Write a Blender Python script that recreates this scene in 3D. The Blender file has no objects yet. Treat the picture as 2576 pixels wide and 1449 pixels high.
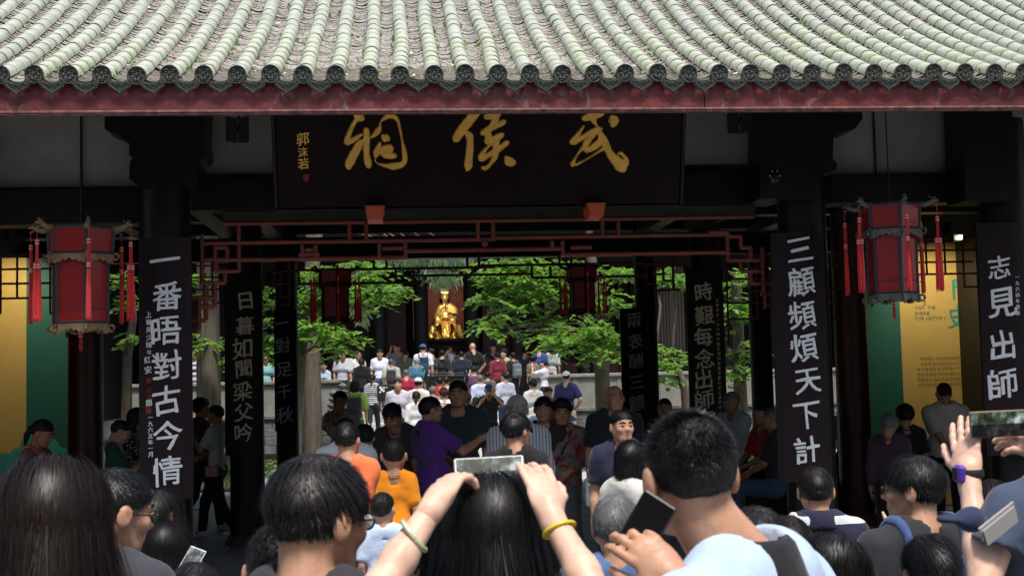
import bpy, math, random, time
import numpy as np
from mathutils import Vector, Matrix
T0 = time.time()
rad = math.radians
scene = bpy.context.scene
COL = scene.collection

# ------------------------------------------------------------------ camera
YAW, PITCH, ROLL, CAM, FPX, CX, CY = 5.0, 3.85, 1.35, np.array([0., 0., 1.9]), 3200., 1288., 724.5
def _basis():
    y, p, r = rad(YAW), rad(PITCH), rad(ROLL)
    f = np.array([math.sin(y)*math.cos(p), math.cos(y)*math.cos(p), math.sin(p)])
    R = np.array([math.cos(y), -math.sin(y), 0.]); U = np.cross(R, f)
    return f, R*math.cos(r)-U*math.sin(r), U*math.cos(r)+R*math.sin(r)
FW, RT, UP = _basis()
def P(px, py, Y):
    """a point of the place that stands at distance Y, from where it is seen in the photograph"""
    d = FW + (px-CX)/FPX*RT + (CY-py)/FPX*UP
    return Vector(CAM + d*(Y/d[1]))
def Q(p):
    v = np.array(p)-CAM; k = v@FW
    return CX+FPX*(v@RT)/k, CY-FPX*(v@UP)/k
cam = bpy.data.cameras.new('camera'); camo = bpy.data.objects.new('camera', cam); COL.objects.link(camo)
camo.matrix_world = Matrix(((RT[0], UP[0], -FW[0], CAM[0]), (RT[1], UP[1], -FW[1], CAM[1]), (RT[2], UP[2], -FW[2], CAM[2]), (0, 0, 0, 1)))
cam.sensor_width = 36; cam.lens = FPX/2576*36; cam.clip_end = 500; cam.clip_start = .05
cam.dof.use_dof = True; cam.dof.focus_distance = 12.5; cam.dof.aperture_fstop = 9
scene.camera = camo

# ------------------------------------------------------------------ world, sun, exposure
SUN_EL, SUN_AZ = 66, 168      # azimuth measured from +Y towards +X
world = bpy.data.worlds.new('World'); scene.world = world; world.use_nodes = True
wn = world.node_tree.nodes; wl = world.node_tree.links
sky = wn.new('ShaderNodeTexSky'); sky.sky_type = 'NISHITA'; sky.sun_disc = False
sky.sun_elevation = rad(SUN_EL); sky.sun_rotation = rad(SUN_AZ); sky.air_density = 1.0; sky.dust_density = 3.0; sky.ozone_density = 1.0
bg = wn['Background']; bg.inputs['Strength'].default_value = 0.11
wl.new(sky.outputs[0], bg.inputs['Color'])
sun = bpy.data.lights.new('sun', 'SUN'); suno = bpy.data.objects.new('sun', sun); COL.objects.link(suno)
sun.energy = 3.0; sun.angle = rad(10); sun.color = (1, .96, .9)
sd = Vector((math.sin(rad(SUN_AZ))*math.cos(rad(SUN_EL)), math.cos(rad(SUN_AZ))*math.cos(rad(SUN_EL)), math.sin(rad(SUN_EL))))
suno.rotation_euler = sd.to_track_quat('Z', 'Y').to_euler()
vs = scene.view_settings
scene.display_settings.display_device = 'sRGB'
vs.view_transform = 'Standard'; vs.look = 'None'; vs.gamma = 1; vs.use_curve_mapping = False; vs.exposure = 0.66

# ------------------------------------------------------------------ materials
MATS = {}
def mat(name, col, rough=.6, metal=0., bump=0., bscale=40., var=0., vscale=4., spec=.5, emit=None, estr=0., trans=0., stretch=(1, 1, 1), col2=None, coat=0., sheen=0.):
    """principled colour with fine relief (bump) and blotchy colour variation (var)"""
    if name in MATS: return MATS[name]
    m = bpy.data.materials.new(name); m.use_nodes = True; MATS[name] = m
    nt = m.node_tree; n = nt.nodes; l = nt.links; b = n['Principled BSDF']
    b.inputs['Base Color'].default_value = (*col, 1); b.inputs['Roughness'].default_value = rough
    b.inputs['Metallic'].default_value = metal; b.inputs['Specular IOR Level'].default_value = spec
    if coat: b.inputs['Coat Weight'].default_value = coat; b.inputs['Coat Roughness'].default_value = .15
    if sheen: b.inputs['Sheen Weight'].default_value = sheen
    if emit: b.inputs['Emission Color'].default_value = (*emit, 1); b.inputs['Emission Strength'].default_value = estr
    if trans: b.inputs['Transmission Weight'].default_value = trans
    if bump or var or col2:
        tc = n.new('ShaderNodeTexCoord'); mp = n.new('ShaderNodeMapping'); mp.inputs['Scale'].default_value = stretch
        l.new(tc.outputs['Object'], mp.inputs['Vector'])
    if bump:
        t = n.new('ShaderNodeTexNoise'); t.inputs['Scale'].default_value = bscale; t.inputs['Detail'].default_value = 4 if bscale != 21 else 9
        l.new(mp.outputs[0], t.inputs['Vector'])
        bm = n.new('ShaderNodeBump'); bm.inputs['Strength'].default_value = bump; bm.inputs['Distance'].default_value = .02
        l.new(t.outputs[0], bm.inputs['Height']); l.new(bm.outputs[0], b.inputs['Normal'])
    if var or col2:
        t = n.new('ShaderNodeTexNoise'); t.inputs['Scale'].default_value = vscale; t.inputs['Detail'].default_value = 6; t.inputs['Roughness'].default_value = .65
        l.new(mp.outputs[0], t.inputs['Vector'])
        r = n.new('ShaderNodeValToRGB'); r.color_ramp.elements[0].position = .36; r.color_ramp.elements[1].position = .64
        c2 = col2 or tuple(c*(1-var) for c in col); c1 = col if col2 else tuple(min(1, c*(1+var)) for c in col)
        r.color_ramp.elements[0].color = (*c2, 1); r.color_ramp.elements[1].color = (*c1, 1)
        l.new(t.outputs[0], r.inputs[0]); l.new(r.outputs[0], b.inputs['Base Color'])
    return m
def nodes(m): return m.node_tree.nodes, m.node_tree.links, m.node_tree.nodes['Principled BSDF']

# ------------------------------------------------------------------ object helpers
def new_mesh(name, V, F, m=None, smooth=False):
    me = bpy.data.meshes.new(name)
    if isinstance(V, np.ndarray) and isinstance(F, np.ndarray) and len(F):
        k = F.shape[1]
        me.vertices.add(len(V)); me.vertices.foreach_set('co', V.astype(np.float32).ravel())
        me.loops.add(F.size); me.loops.foreach_set('vertex_index', F.astype(np.int32).ravel())
        me.polygons.add(len(F)); me.polygons.foreach_set('loop_start', np.arange(0, F.size, k, dtype=np.int32))
        me.update(calc_edges=True)
    else:
        me.from_pydata([tuple(v) for v in V], [], [tuple(f) for f in F]); me.update()
    if smooth: me.polygons.foreach_set('use_smooth', np.ones(len(me.polygons), dtype=bool))
    if m is not None: me.materials.append(m)
    return me
def link(name, data, parent=None, loc=None, rot=None):
    o = bpy.data.objects.new(name, data); COL.objects.link(o)
    if parent is not None: o.parent = parent
    if loc is not None: o.location = loc
    if rot is not None: o.rotation_euler = rot
    return o
def tag(o, label=None, cat=None, group=None, kind=None):
    if label: o['label'] = label
    if cat: o['category'] = cat
    if group: o['group'] = group
    if kind: o['kind'] = kind
    return o
def thing(name, label, cat, loc=(0, 0, 0), rz=0, group=None):
    return tag(link(name, None, None, loc, (0, 0, rz)), label, cat, group)

class MB:
    """collects shapes in one coordinate frame; build() links them as one mesh object"""
    def __init__(s): s.V = []; s.F = []
    def add(s, V, F):
        k = len(s.V); s.V += [tuple(v) for v in V]; s.F += [tuple(i+k for i in f) for f in F]; return s
    def box(s, a, b, bev=0.):
        x0, y0, z0 = (min(a[i], b[i]) for i in range(3)); x1, y1, z1 = (max(a[i], b[i]) for i in range(3))
        if bev <= 0:
            return s.add([(x0, y0, z0), (x1, y0, z0), (x1, y1, z0), (x0, y1, z0), (x0, y0, z1), (x1, y0, z1), (x1, y1, z1), (x0, y1, z1)],
                         [(0, 3, 2, 1), (4, 5, 6, 7), (0, 1, 5, 4), (1, 2, 6, 5), (2, 3, 7, 6), (3, 0, 4, 7)])
        e = min(bev, (x1-x0)*.49, (y1-y0)*.49, (z1-z0)*.49)
        V = []; idx = {}
        for cz, zz, sz in ((0, z0, 1), (1, z1, -1)):
            for cy, yy, sy in ((0, y0, 1), (1, y1, -1)):
                for cx, xx, sx in ((0, x0, 1), (1, x1, -1)):
                    for ax in range(3):
                        v = [xx+sx*e, yy+sy*e, zz+sz*e]; v[ax] = (xx, yy, zz)[ax]
                        idx[cx, cy, cz, ax] = len(V); V.append(v)
        F = []
        for ax in range(3):
            o1, o2 = [i for i in range(3) if i != ax]
            for c in (0, 1):
                q = []
                for a1, a2 in ((0, 0), (1, 0), (1, 1), (0, 1)):
                    k = [0, 0, 0]; k[ax] = c; k[o1] = a1; k[o2] = a2; q.append(idx[k[0], k[1], k[2], ax])
                F.append(q)
        for ax in range(3):      # edges parallel to ax
            o1, o2 = [i for i in range(3) if i != ax]
            for a1 in (0, 1):
                for a2 in (0, 1):
                    def g(c, w):
                        k = [0, 0, 0]; k[ax] = c; k[o1] = a1; k[o2] = a2; return idx[k[0], k[1], k[2], w]
                    F.append((g(0, o1), g(1, o1), g(1, o2), g(0, o2)))
        for cx in (0, 1):
            for cy in (0, 1):
                for cz in (0, 1): F.append(tuple(idx[cx, cy, cz, w] for w in range(3)))
        return s.add(V, F)
    def tube(s, pts, r, n=8, cap=True):
        pts = [Vector(p) for p in pts]; rs = r if isinstance(r, (list, tuple)) else [r]*len(pts)
        V = []; F = []; ref = Vector((0, 0, 1))
        for i, p in enumerate(pts):
            t = (pts[min(i+1, len(pts)-1)]-pts[max(i-1, 0)]).normalized()
            if abs(t.dot(ref)) > .95: ref2 = Vector((1, 0, 0))
            else: ref2 = ref
            a = t.cross(ref2).normalized(); b = t.cross(a)
            for j in range(n):
                w = 2*math.pi*j/n; V.append(p+(a*math.cos(w)+b*math.sin(w))*rs[i])
        for i in range(len(pts)-1):
            for j in range(n):
                F.append((i*n+j, i*n+(j+1) % n, (i+1)*n+(j+1) % n, (i+1)*n+j))
        if cap: F.append(tuple(range(n))[::-1]); F.append(tuple((len(pts)-1)*n+j for j in range(n)))
        return s.add(V, F)
    def lathe(s, c, prof, n=20):
        V = []; F = []; c = Vector(c)
        for r, z in prof:
            for j in range(n):
                w = 2*math.pi*j/n; V.append(c+Vector((r*math.cos(w), r*math.sin(w), z)))
        for i in range(len(prof)-1):
            for j in range(n): F.append((i*n+j, i*n+(j+1) % n, (i+1)*n+(j+1) % n, (i+1)*n+j))
        F.append(tuple(range(n))[::-1]); F.append(tuple((len(prof)-1)*n+j for j in range(n)))
        return s.add(V, F)
    def prism(s, poly, o, ax, ay, an):
        """polygon (u,v) in the frame o + u*ax + v*ay, thickness vector an"""
        o, ax, ay, an = Vector(o), Vector(ax), Vector(ay), Vector(an); n = len(poly)
        V = [o+ax*u+ay*v for u, v in poly]+[o+ax*u+ay*v+an for u, v in poly]
        F = [tuple(range(n))[::-1], tuple(range(n, 2*n))]+[(i, (i+1) % n, (i+1) % n+n, i+n) for i in range(n)]
        return s.add(V, F)
    def ball(s, c, r, n=10, m=7):
        c = Vector(c); r = (r, r, r) if isinstance(r, (int, float)) else r
        prof = [(math.sin(math.pi*i/m), -math.cos(math.pi*i/m)) for i in range(m+1)]
        V = []; F = []
        for a, z in prof:
            for j in range(n):
                w = 2*math.pi*j/n; V.append((c.x+a*math.cos(w)*r[0], c.y+a*math.sin(w)*r[1], c.z+z*r[2]))
        for i in range(m):
            for j in range(n): F.append((i*n+j, i*n+(j+1) % n, (i+1)*n+(j+1) % n, (i+1)*n+j))
        return s.add(V, F)
    def mesh(s, name, m, smooth=False): return new_mesh(name, s.V, s.F, m, smooth)
    def build(s, name, m, parent=None, smooth=False, loc=None, rot=None, auto=False):
        me = s.mesh(name, m, smooth)
        if auto: me.shade_smooth() if hasattr(me, 'shade_smooth') else None
        if auto and hasattr(me, 'set_sharp_from_angle'): me.polygons.foreach_set('use_smooth', np.ones(len(me.polygons), dtype=bool)); me.set_sharp_from_angle(angle=rad(35))
        return link(name, me, parent, loc, rot)
def struct(o, label=None): return tag(o, label, None, None, 'structure')

# ------------------------------------------------------------------ characters
GLY = {}
def glyph(ch):
    """outline of a character as a flat triangle mesh, about one unit high, given a brushy slant"""
    if ch in GLY: return GLY[ch]
    cu = bpy.data.curves.new('g', 'FONT'); cu.body = ch; cu.size = 1; cu.resolution_u = 3; cu.offset = 0.
    o = bpy.data.objects.new('g', cu); COL.objects.link(o)
    dg = bpy.context.evaluated_depsgraph_get(); dg.update()
    me = bpy.data.meshes.new_from_object(o.evaluated_get(dg))
    V = np.array([v.co[:2] for v in me.vertices]) if len(me.vertices) else np.zeros((0, 2)); F = [tuple(p.vertices) for p in me.polygons]
    bpy.data.objects.remove(o); bpy.data.curves.remove(cu); bpy.data.meshes.remove(me)
    GLY[ch] = (V, F); return GLY[ch]
def char_mesh(ch, size, m, thick=.004, brush=True, seed=0, squash=1., bend=None):
    V, F = glyph(ch)
    if not len(V): return None
    V = V.copy(); lo, hi = V.min(0), V.max(0); c = (lo+hi)/2; V -= c
    if brush:
        rs = np.random.RandomState(seed+ord(ch) % 997)
        a, b = V[:, 0].copy(), V[:, 1].copy()
        V[:, 1] = b+.14*a+.02*np.sin(7*a+rs.rand()*6)+.012*np.sin(23*a+17*b)
        V[:, 0] = a-.05*b+.02*np.sin(6*b+rs.rand()*6)+.012*np.sin(21*b+13*a)
        V *= .94+.1*rs.rand()
    V = V*size; V[:, 0] *= squash
    w_ = .0095*size; n0 = len(V); V0 = V; dy = []        # four strokes side by side make the bold brush weight
    V = np.concatenate([V0+np.array(s)*w_ for s in ((-1, -.6), (1, .6), (-.5, 1), (.5, -1))]); F = [tuple(i+k*n0 for i in f) for k in range(4) for f in F]
    yo = np.repeat(np.arange(4)*.0004, n0); n = len(V)
    if bend:
        cy = lambda x: bend[1]*((x+bend[0])/bend[2])**2
        vv = [(x, -thick-yo[i], z) for i, (x, z) in enumerate(V)]+[(x, 0, z) for x, z in V]
    else: vv = [(x, -thick-yo[i], z) for i, (x, z) in enumerate(V)]+[(x, 0, z) for x, z in V]
    ec = {}
    for f in F:
        for i in range(len(f)):
            e = (f[i], f[(i+1) % len(f)]); ec[e] = ec.get(e, 0)+1
    ff = list(F)
    for e in ec:
        if (e[1], e[0]) not in ec: ff.append((e[1], e[0], e[0]+n, e[1]+n))
    if not bend: return new_mesh('character', vv, ff, m)
    import bmesh
    bm = bmesh.new(); vs_ = [bm.verts.new(v) for i, v in enumerate(vv)]
    for f in ff:
        try: bm.faces.new([vs_[i] for i in f])
        except ValueError: pass
    x = -bend[2]
    while x < bend[2]:
        bmesh.ops.bisect_plane(bm, geom=bm.verts[:]+bm.edges[:]+bm.faces[:], dist=1e-6, plane_co=(x-bend[0], 0, 0), plane_no=(1, 0, 0)); x += bend[2]/5
    for v in bm.verts: v.co.y += cy(v.co.x)
    me = bpy.data.meshes.new('character'); bm.to_mesh(me); bm.free(); me.materials.append(m); return me
# ================================================================== smooth solid modelling (for bodies, clothes, hair)
class Field:
    def __init__(s, lo, hi, h):
        s.h = h; s.lo = np.array(lo, float)-2*h; n = np.ceil((np.array(hi, float)+2*h-s.lo)/h).astype(int)+1
        s.n = n; s.ax = [(s.lo[i]+h*np.arange(n[i])).astype(np.float32) for i in range(3)]
        s.D = np.full(n, .1, np.float32)
    def _sub(s, lo, hi):
        sl = []
        for i in range(3):
            a = max(0, int((lo[i]-s.lo[i])/s.h)); b = min(s.n[i], int((hi[i]-s.lo[i])/s.h)+2)
            if b <= a: return None
            sl.append(slice(a, b))
        X, Y, Z = s.ax[0][sl[0]][:, None, None], s.ax[1][sl[1]][None, :, None], s.ax[2][sl[2]][None, None, :]
        return tuple(sl), X, Y, Z
    @staticmethod
    def smin(a, b, k):
        if k <= 0: return np.minimum(a, b)
        h = np.clip(.5+.5*(b-a)/k, 0, 1); return b+(a-b)*h-k*h*(1-h)
    def put(s, lo, hi, fn, k=.02, sub=False):
        pad = max(.03, k*1.2, s.h*3)
        q = s._sub(np.array(lo)-pad, np.array(hi)+pad)
        if q is None: return s
        sl, X, Y, Z = q; d = fn(X, Y, Z)
        if sub: s.D[sl] = -Field.smin(-s.D[sl], d, k)
        else: s.D[sl] = Field.smin(s.D[sl], d, k)
        return s
    def cone(s, a, b, ra, rb=None, k=.02, sub=False, sy=1.):
        """tapered capsule; sy>1 squeezes it along y"""
        rb = ra if rb is None else rb; a = np.array(a, float); b = np.array(b, float); d = b-a; L = d[0]**2+(d[1]*sy)**2+d[2]**2+1e-12
        def fn(X, Y, Z):
            x, y, z = X-a[0], (Y-a[1])*sy, Z-a[2]; dy = d[1]*sy
            t = np.clip((x*d[0]+y*dy+z*d[2])/L, 0, 1)
            return np.sqrt((x-t*d[0])**2+(y-t*dy)**2+(z-t*d[2])**2)-(ra+(rb-ra)*t)
        m = max(ra, rb); return s.put(np.minimum(a, b)-m, np.maximum(a, b)+m, fn, k, sub)
    def ell(s, c, r, k=.02, sub=False, M=None):
        """ellipsoid; M holds its axes as rows"""
        c = np.array(c, float); r = np.array(r, float)
        def fn(X, Y, Z):
            x, y, z = X-c[0], Y-c[1], Z-c[2]
            if M is not None: x, y, z = (M[i][0]*x+M[i][1]*y+M[i][2]*z for i in range(3))
            k0 = np.sqrt((x/r[0])**2+(y/r[1])**2+(z/r[2])**2)+1e-6; k1 = np.sqrt((x/r[0]**2)**2+(y/r[1]**2)**2+(z/r[2]**2)**2)+1e-6
            return k0*(k0-1)/k1
        m = r if M is None else r.max(); return s.put(c-m, c+m, fn, k, sub)
    def box(s, c, r, e=.01, k=.01, sub=False, M=None):
        c = np.array(c, float); r = np.array(r, float)
        def fn(X, Y, Z):
            x, y, z = X-c[0], Y-c[1], Z-c[2]
            if M is not None: x, y, z = (M[i][0]*x+M[i][1]*y+M[i][2]*z for i in range(3))
            x, y, z = np.abs(x)-r[0]+e, np.abs(y)-r[1]+e, np.abs(z)-r[2]+e
            return np.sqrt(np.maximum(x, 0)**2+np.maximum(y, 0)**2+np.maximum(z, 0)**2)+np.minimum(np.maximum(np.maximum(x, y), z), 0)-e
        m = r if M is None else np.linalg.norm(r); return s.put(c-m, c+m, fn, k, sub)
    def cut(s, fn):
        """keeps where fn(x,y,z) < 0"""
        X, Y, Z = s.ax[0][:, None, None], s.ax[1][None, :, None], s.ax[2][None, None, :]
        s.D = np.maximum(s.D, fn(X, Y, Z).astype(np.float32)); return s
    def warp(s, amp, fr, seed=0):
        """adds folds: a few crossed waves"""
        rs = np.random.RandomState(seed); X, Y, Z = s.ax[0][:, None, None], s.ax[1][None, :, None], s.ax[2][None, None, :]
        W = 0
        for _ in range(5):
            d = rs.randn(3); d /= np.linalg.norm(d); f = fr*(.6+.9*rs.rand())
            ph = f*(d[0]*X+d[1]*Y+d[2]*Z)+rs.rand()*6.28+1.3*np.sin(f*.45*(d[1]*X+d[2]*Y+d[0]*Z)+rs.rand()*6)
            W = W+np.sin(ph)
        s.D = s.D+(amp*W/2.2).astype(np.float32); return s
    def copy(s, add=0.):
        f = Field.__new__(Field); f.__dict__ = dict(s.__dict__); f.D = s.D+np.float32(add); return f
    def mesh(s):
        D = s.D; n = D.shape; I = D < 0
        if not I.any(): return np.zeros((0, 3)), np.zeros((0, 4), int)
        c = I[:-1, :-1, :-1].astype(np.int8)
        for i in (0, 1):
            for j in (0, 1):
                for k in (0, 1):
                    if i+j+k: c = c+I[i:n[0]-1+i, j:n[1]-1+j, k:n[2]-1+k]
        act = (c > 0) & (c < 8); ids = np.full(act.shape, -1, np.int64); idx = np.argwhere(act); ids[act] = np.arange(len(idx))
        A = np.zeros((len(idx), 3)); cnt = np.zeros(len(idx))
        g = [D[idx[:, 0]+i, idx[:, 1]+j, idx[:, 2]+k] for i in (0, 1) for j in (0, 1) for k in (0, 1)]
        off = np.array([(i, j, k) for i in (0, 1) for j in (0, 1) for k in (0, 1)], float)
        for a in range(8):
            for b in range(a+1, 8):
                if abs(off[a]-off[b]).sum() == 1:
                    da, db = g[a], g[b]; m = (da < 0) != (db < 0)
                    t = np.where(m, da/np.where(m, da-db, 1), 0)
                    A += m[:, None]*(off[a]+t[:, None]*(off[b]-off[a])); cnt += m
        V = s.lo+(idx+A/cnt[:, None])*s.h
        Fs = []
        for ax in range(3):
            o1, o2 = (ax+1) % 3, (ax+2) % 3
            sl0 = [slice(None)]*3; sl1 = [slice(None)]*3; sl0[ax] = slice(0, n[ax]-1); sl1[ax] = slice(1, n[ax])
            a, b = I[tuple(sl0)], I[tuple(sl1)]; e = np.argwhere(a != b)
            e = e[(e[:, o1] > 0) & (e[:, o2] > 0) & (e[:, o1] < n[o1]-1) & (e[:, o2] < n[o2]-1)]
            if not len(e): continue
            ins = a[e[:, 0], e[:, 1], e[:, 2]]
            def gi(d1, d2):
                q = e.copy(); q[:, o1] -= d1; q[:, o2] -= d2; return ids[q[:, 0], q[:, 1], q[:, 2]]
            q = np.stack([gi(1, 1), gi(0, 1), gi(0, 0), gi(1, 0)], 1)
            q[~ins] = q[~ins][:, ::-1]; Fs.append(q)
        return V, np.concatenate(Fs)
def join(parts):
    V = []; F = []; k = 0
    for v, f in parts:
        if len(f): V.append(v); F.append(f+k); k += len(v)
    return (np.concatenate(V), np.concatenate(F)) if V else (np.zeros((0, 3)), np.zeros((0, 4), int))
def solid(name, parts, m, parent, xf=None):
    V, F = join(parts if isinstance(parts, list) else [parts])
    if not len(F): return None
    return link(name, new_mesh(name, V, F, m, True), parent)

def unit(v): v = np.array(v, float); return v/(np.linalg.norm(v)+1e-9)

# ------------------------------------------------------------------ a hand: palm, four fingers of unequal length, thumb from the side
def hand(F, w, d, n, side, S=1., curl=(.35, .4, .4, .45), thumb=.5, spread=.06, k=.006):
    """w wrist, d towards the fingers, n out of the back of the hand, side +1 puts the thumb on d x n"""
    w = np.array(w, float); d = unit(d); n = unit(np.array(n, float)-np.dot(n, d)*d); x = np.cross(d, n)*side
    M = np.stack([x, d, n])
    F.ell(w+d*.045*S, (.040*S, .056*S, .016*S), .012, M=M)
    F.cone(w-d*.03*S, w+d*.02*S, .027*S, .030*S, .015)
    L = [.075, .084, .078, .060]; tips = []
    for i in range(4):
        b = w+d*(.085-.006*abs(i-1.2))*S+x*(.030-.020*i)*S
        a = (1.5-i)*spread; dd = unit(d*math.cos(a)+x*math.sin(a)); c = curl[i]; p = b; ang = 0
        for j, (fl, r) in enumerate(((.46, .0092), (.30, .0085), (.24, .0077))):
            ang += c*(.9, 1.1, .8)[j]; q = p+(dd*math.cos(ang)-n*math.sin(ang))*L[i]*fl*S
            F.cone(p, q, r*S, r*S*.94, k); p = q
        tips.append(p)
    b = w+d*.02*S+x*.022*S; q = b+unit(x*.75+d*.75-n*.35)*.042*S; F.cone(b, q, .015*S, .0115*S, .012)
    r = q+unit(x*(.55-.5*thumb)+d-n*(.2+.9*thumb))*.032*S; F.cone(q, r, .0105*S, .0095*S, k)
    t = r+unit(x*(.35-.7*thumb)+d-n*(.2+1.1*thumb))*.026*S; F.cone(r, t, .0095*S, .008*S, k)
    return tips+[t]

SKIN = dict(light=(.56, .33, .23), mid=(.46, .25, .16), tan=(.34, .17, .10), pale=(.66, .42, .31))
def skin(k='mid'):
    if 'skin_'+k in MATS: return MATS['skin_'+k]
    m = mat('skin_'+k, SKIN[k], rough=.46, var=.12, vscale=22, bump=.06, bscale=160, spec=.4); b = nodes(m)[2]
    b.inputs['Subsurface Weight'].default_value = .18; b.inputs['Subsurface Radius'].default_value = (1., .35, .2); b.inputs['Subsurface Scale'].default_value = .012; return m
HAIRC = dict(black=(.0055, .005, .005), brown=(.011, .006, .005), soft=(.009, .007, .0065), grey=(.13, .13, .13), white=(.5, .5, .49), red=(.05, .02, .015))
def hairm(k='black'): return mat('hair_'+k, HAIRC[k], rough=.5, bump=.6, bscale=90, var=.35, vscale=30, stretch=(1, 1, .25), spec=.3)
def cloth(c, pat=None, c2=None, sc=1.):
    nm = 'cloth_%s_%s_%s' % ('_'.join('%d' % round(v*1000) for v in c), pat, '' if c2 is None else '_'.join('%d' % round(v*1000) for v in c2))
    if nm in MATS: return MATS[nm]
    m = mat(nm, c, rough=.85, bump=.30, bscale=21, var=.07, vscale=9, spec=.25, sheen=.15)
    if pat:
        n, l, b = nodes(m); src = b.inputs['Base Color'].links[0].from_socket if b.inputs['Base Color'].links else None
        tc = n.new('ShaderNodeTexCoord'); sp = n.new('ShaderNodeSeparateXYZ'); l.new(tc.outputs['Object'], sp.inputs[0])
        mx = n.new('ShaderNodeMix'); mx.data_type = 'RGBA'; mx.inputs[7].default_value = (*c2, 1)
        if src: l.new(src, mx.inputs[6])
        else: mx.inputs[6].default_value = (*c, 1)
        if pat in ('hstripe', 'vstripe', 'wide'):
            w = n.new('ShaderNodeMath'); w.operation = 'MULTIPLY'; w.inputs[1].default_value = {'hstripe': 130, 'vstripe': 230, 'wide': 36}[pat]*sc
            l.new(sp.outputs['X' if pat == 'vstripe' else 'Z'], w.inputs[0]); s_ = n.new('ShaderNodeMath'); s_.operation = 'SINE'; l.new(w.outputs[0], s_.inputs[0])
            g = n.new('ShaderNodeMath'); g.operation = 'GREATER_THAN'; g.inputs[1].default_value = .1 if pat != 'wide' else .75; l.new(s_.outputs[0], g.inputs[0]); l.new(g.outputs[0], mx.inputs[0])
        elif pat == 'plaid':
            ms = []
            for ax, f in (('X', 90), ('Z', 90)):
                w = n.new('ShaderNodeMath'); w.operation = 'MULTIPLY'; w.inputs[1].default_value = f; l.new(sp.outputs[ax], w.inputs[0])
                s_ = n.new('ShaderNodeMath'); s_.operation = 'SINE'; l.new(w.outputs[0], s_.inputs[0]); g = n.new('ShaderNodeMath'); g.operation = 'GREATER_THAN'; g.inputs[1].default_value = .35; l.new(s_.outputs[0], g.inputs[0]); ms.append(g)
            a = n.new('ShaderNodeMath'); a.operation = 'MAXIMUM'; l.new(ms[0].outputs[0], a.inputs[0]); l.new(ms[1].outputs[0], a.inputs[1]); l.new(a.outputs[0], mx.inputs[0])
        elif pat == 'spots':
            v = n.new('ShaderNodeTexVoronoi'); v.inputs['Scale'].default_value = 16*sc; l.new(tc.outputs['Object'], v.inputs['Vector'])
            g = n.new('ShaderNodeMath'); g.operation = 'LESS_THAN'; g.inputs[1].default_value = .38; l.new(v.outputs['Distance'], g.inputs[0]); l.new(g.outputs[0], mx.inputs[0])
        elif pat == 'marble':
            v = n.new('ShaderNodeTexNoise'); v.inputs['Scale'].default_value = 14*sc; v.inputs['Detail'].default_value = 2; l.new(tc.outputs['Object'], v.inputs['Vector'])
            g = n.new('ShaderNodeMath'); g.operation = 'GREATER_THAN'; g.inputs[1].default_value = .56; l.new(v.outputs[0], g.inputs[0]); l.new(g.outputs[0], mx.inputs[0])
        l.new(mx.outputs[2], b.inputs['Base Color'])
    return m

# ------------------------------------------------------------------ hair strands: thin ribbons that follow the skull
def strands(P0, Dr, L, C, R, K=7, w=.0011, lift=.006, grav=.0, cling=True, seed=0, M=None):
    """P0 roots, Dr start directions, L lengths; C,R,M the skull ellipsoid they lie on"""
    rs = np.random.RandomState(seed); N = len(P0); p = P0.copy(); d = Dr.copy(); V = []
    def nrm(p):
        q = (p-C)@M.T; g = q/R**2; g = g@M; return g/np.linalg.norm(g, axis=1, keepdims=True), np.sqrt(((q/R)**2).sum(1))
    wob = rs.randn(N, 3)*.12; lay = lift*(.4+1.0*rs.rand(N))
    for i in range(K):
        nn, kk = nrm(p); wd = np.cross(d, nn); wd /= np.linalg.norm(wd, axis=1, keepdims=True)+1e-9
        ww = w*(1-.75*(i/(K-1))**2)
        V.append(np.stack([p-wd*ww, p+wd*ww], 1))
        d = d+wob*.25+np.array([0, 0, -1.])*grav
        if cling:
            r = kk*R.mean(); over = r-(R.mean()+lay); near = (over < .02) & (nn[:, 2] > -.05)
            d = d-nn*(np.clip((d*nn).sum(1), -9, 9)*.75)[:, None]*near[:, None]
            d = d-nn*np.clip(over*18, -.9, .6)[:, None]*near[:, None]
        d /= np.linalg.norm(d, axis=1, keepdims=True)
        p = p+d*(L/(K-1))[:, None]
    V = np.stack(V, 1)      # N,K,2,3
    idx = np.arange(N*K*2).reshape(N, K, 2)
    F = np.stack([idx[:, :-1, 0], idx[:, :-1, 1], idx[:, 1:, 1], idx[:, 1:, 0]], -1).reshape(-1, 4)
    return V.reshape(-1, 3), F

ZL = ([-1.0, -.55, -.1, .12, .3, .62, .88, 1.1], [-.62, -.58, -.30, .06, .22, .42, .62, .75])   # hairline height against depth, in skull units

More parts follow.
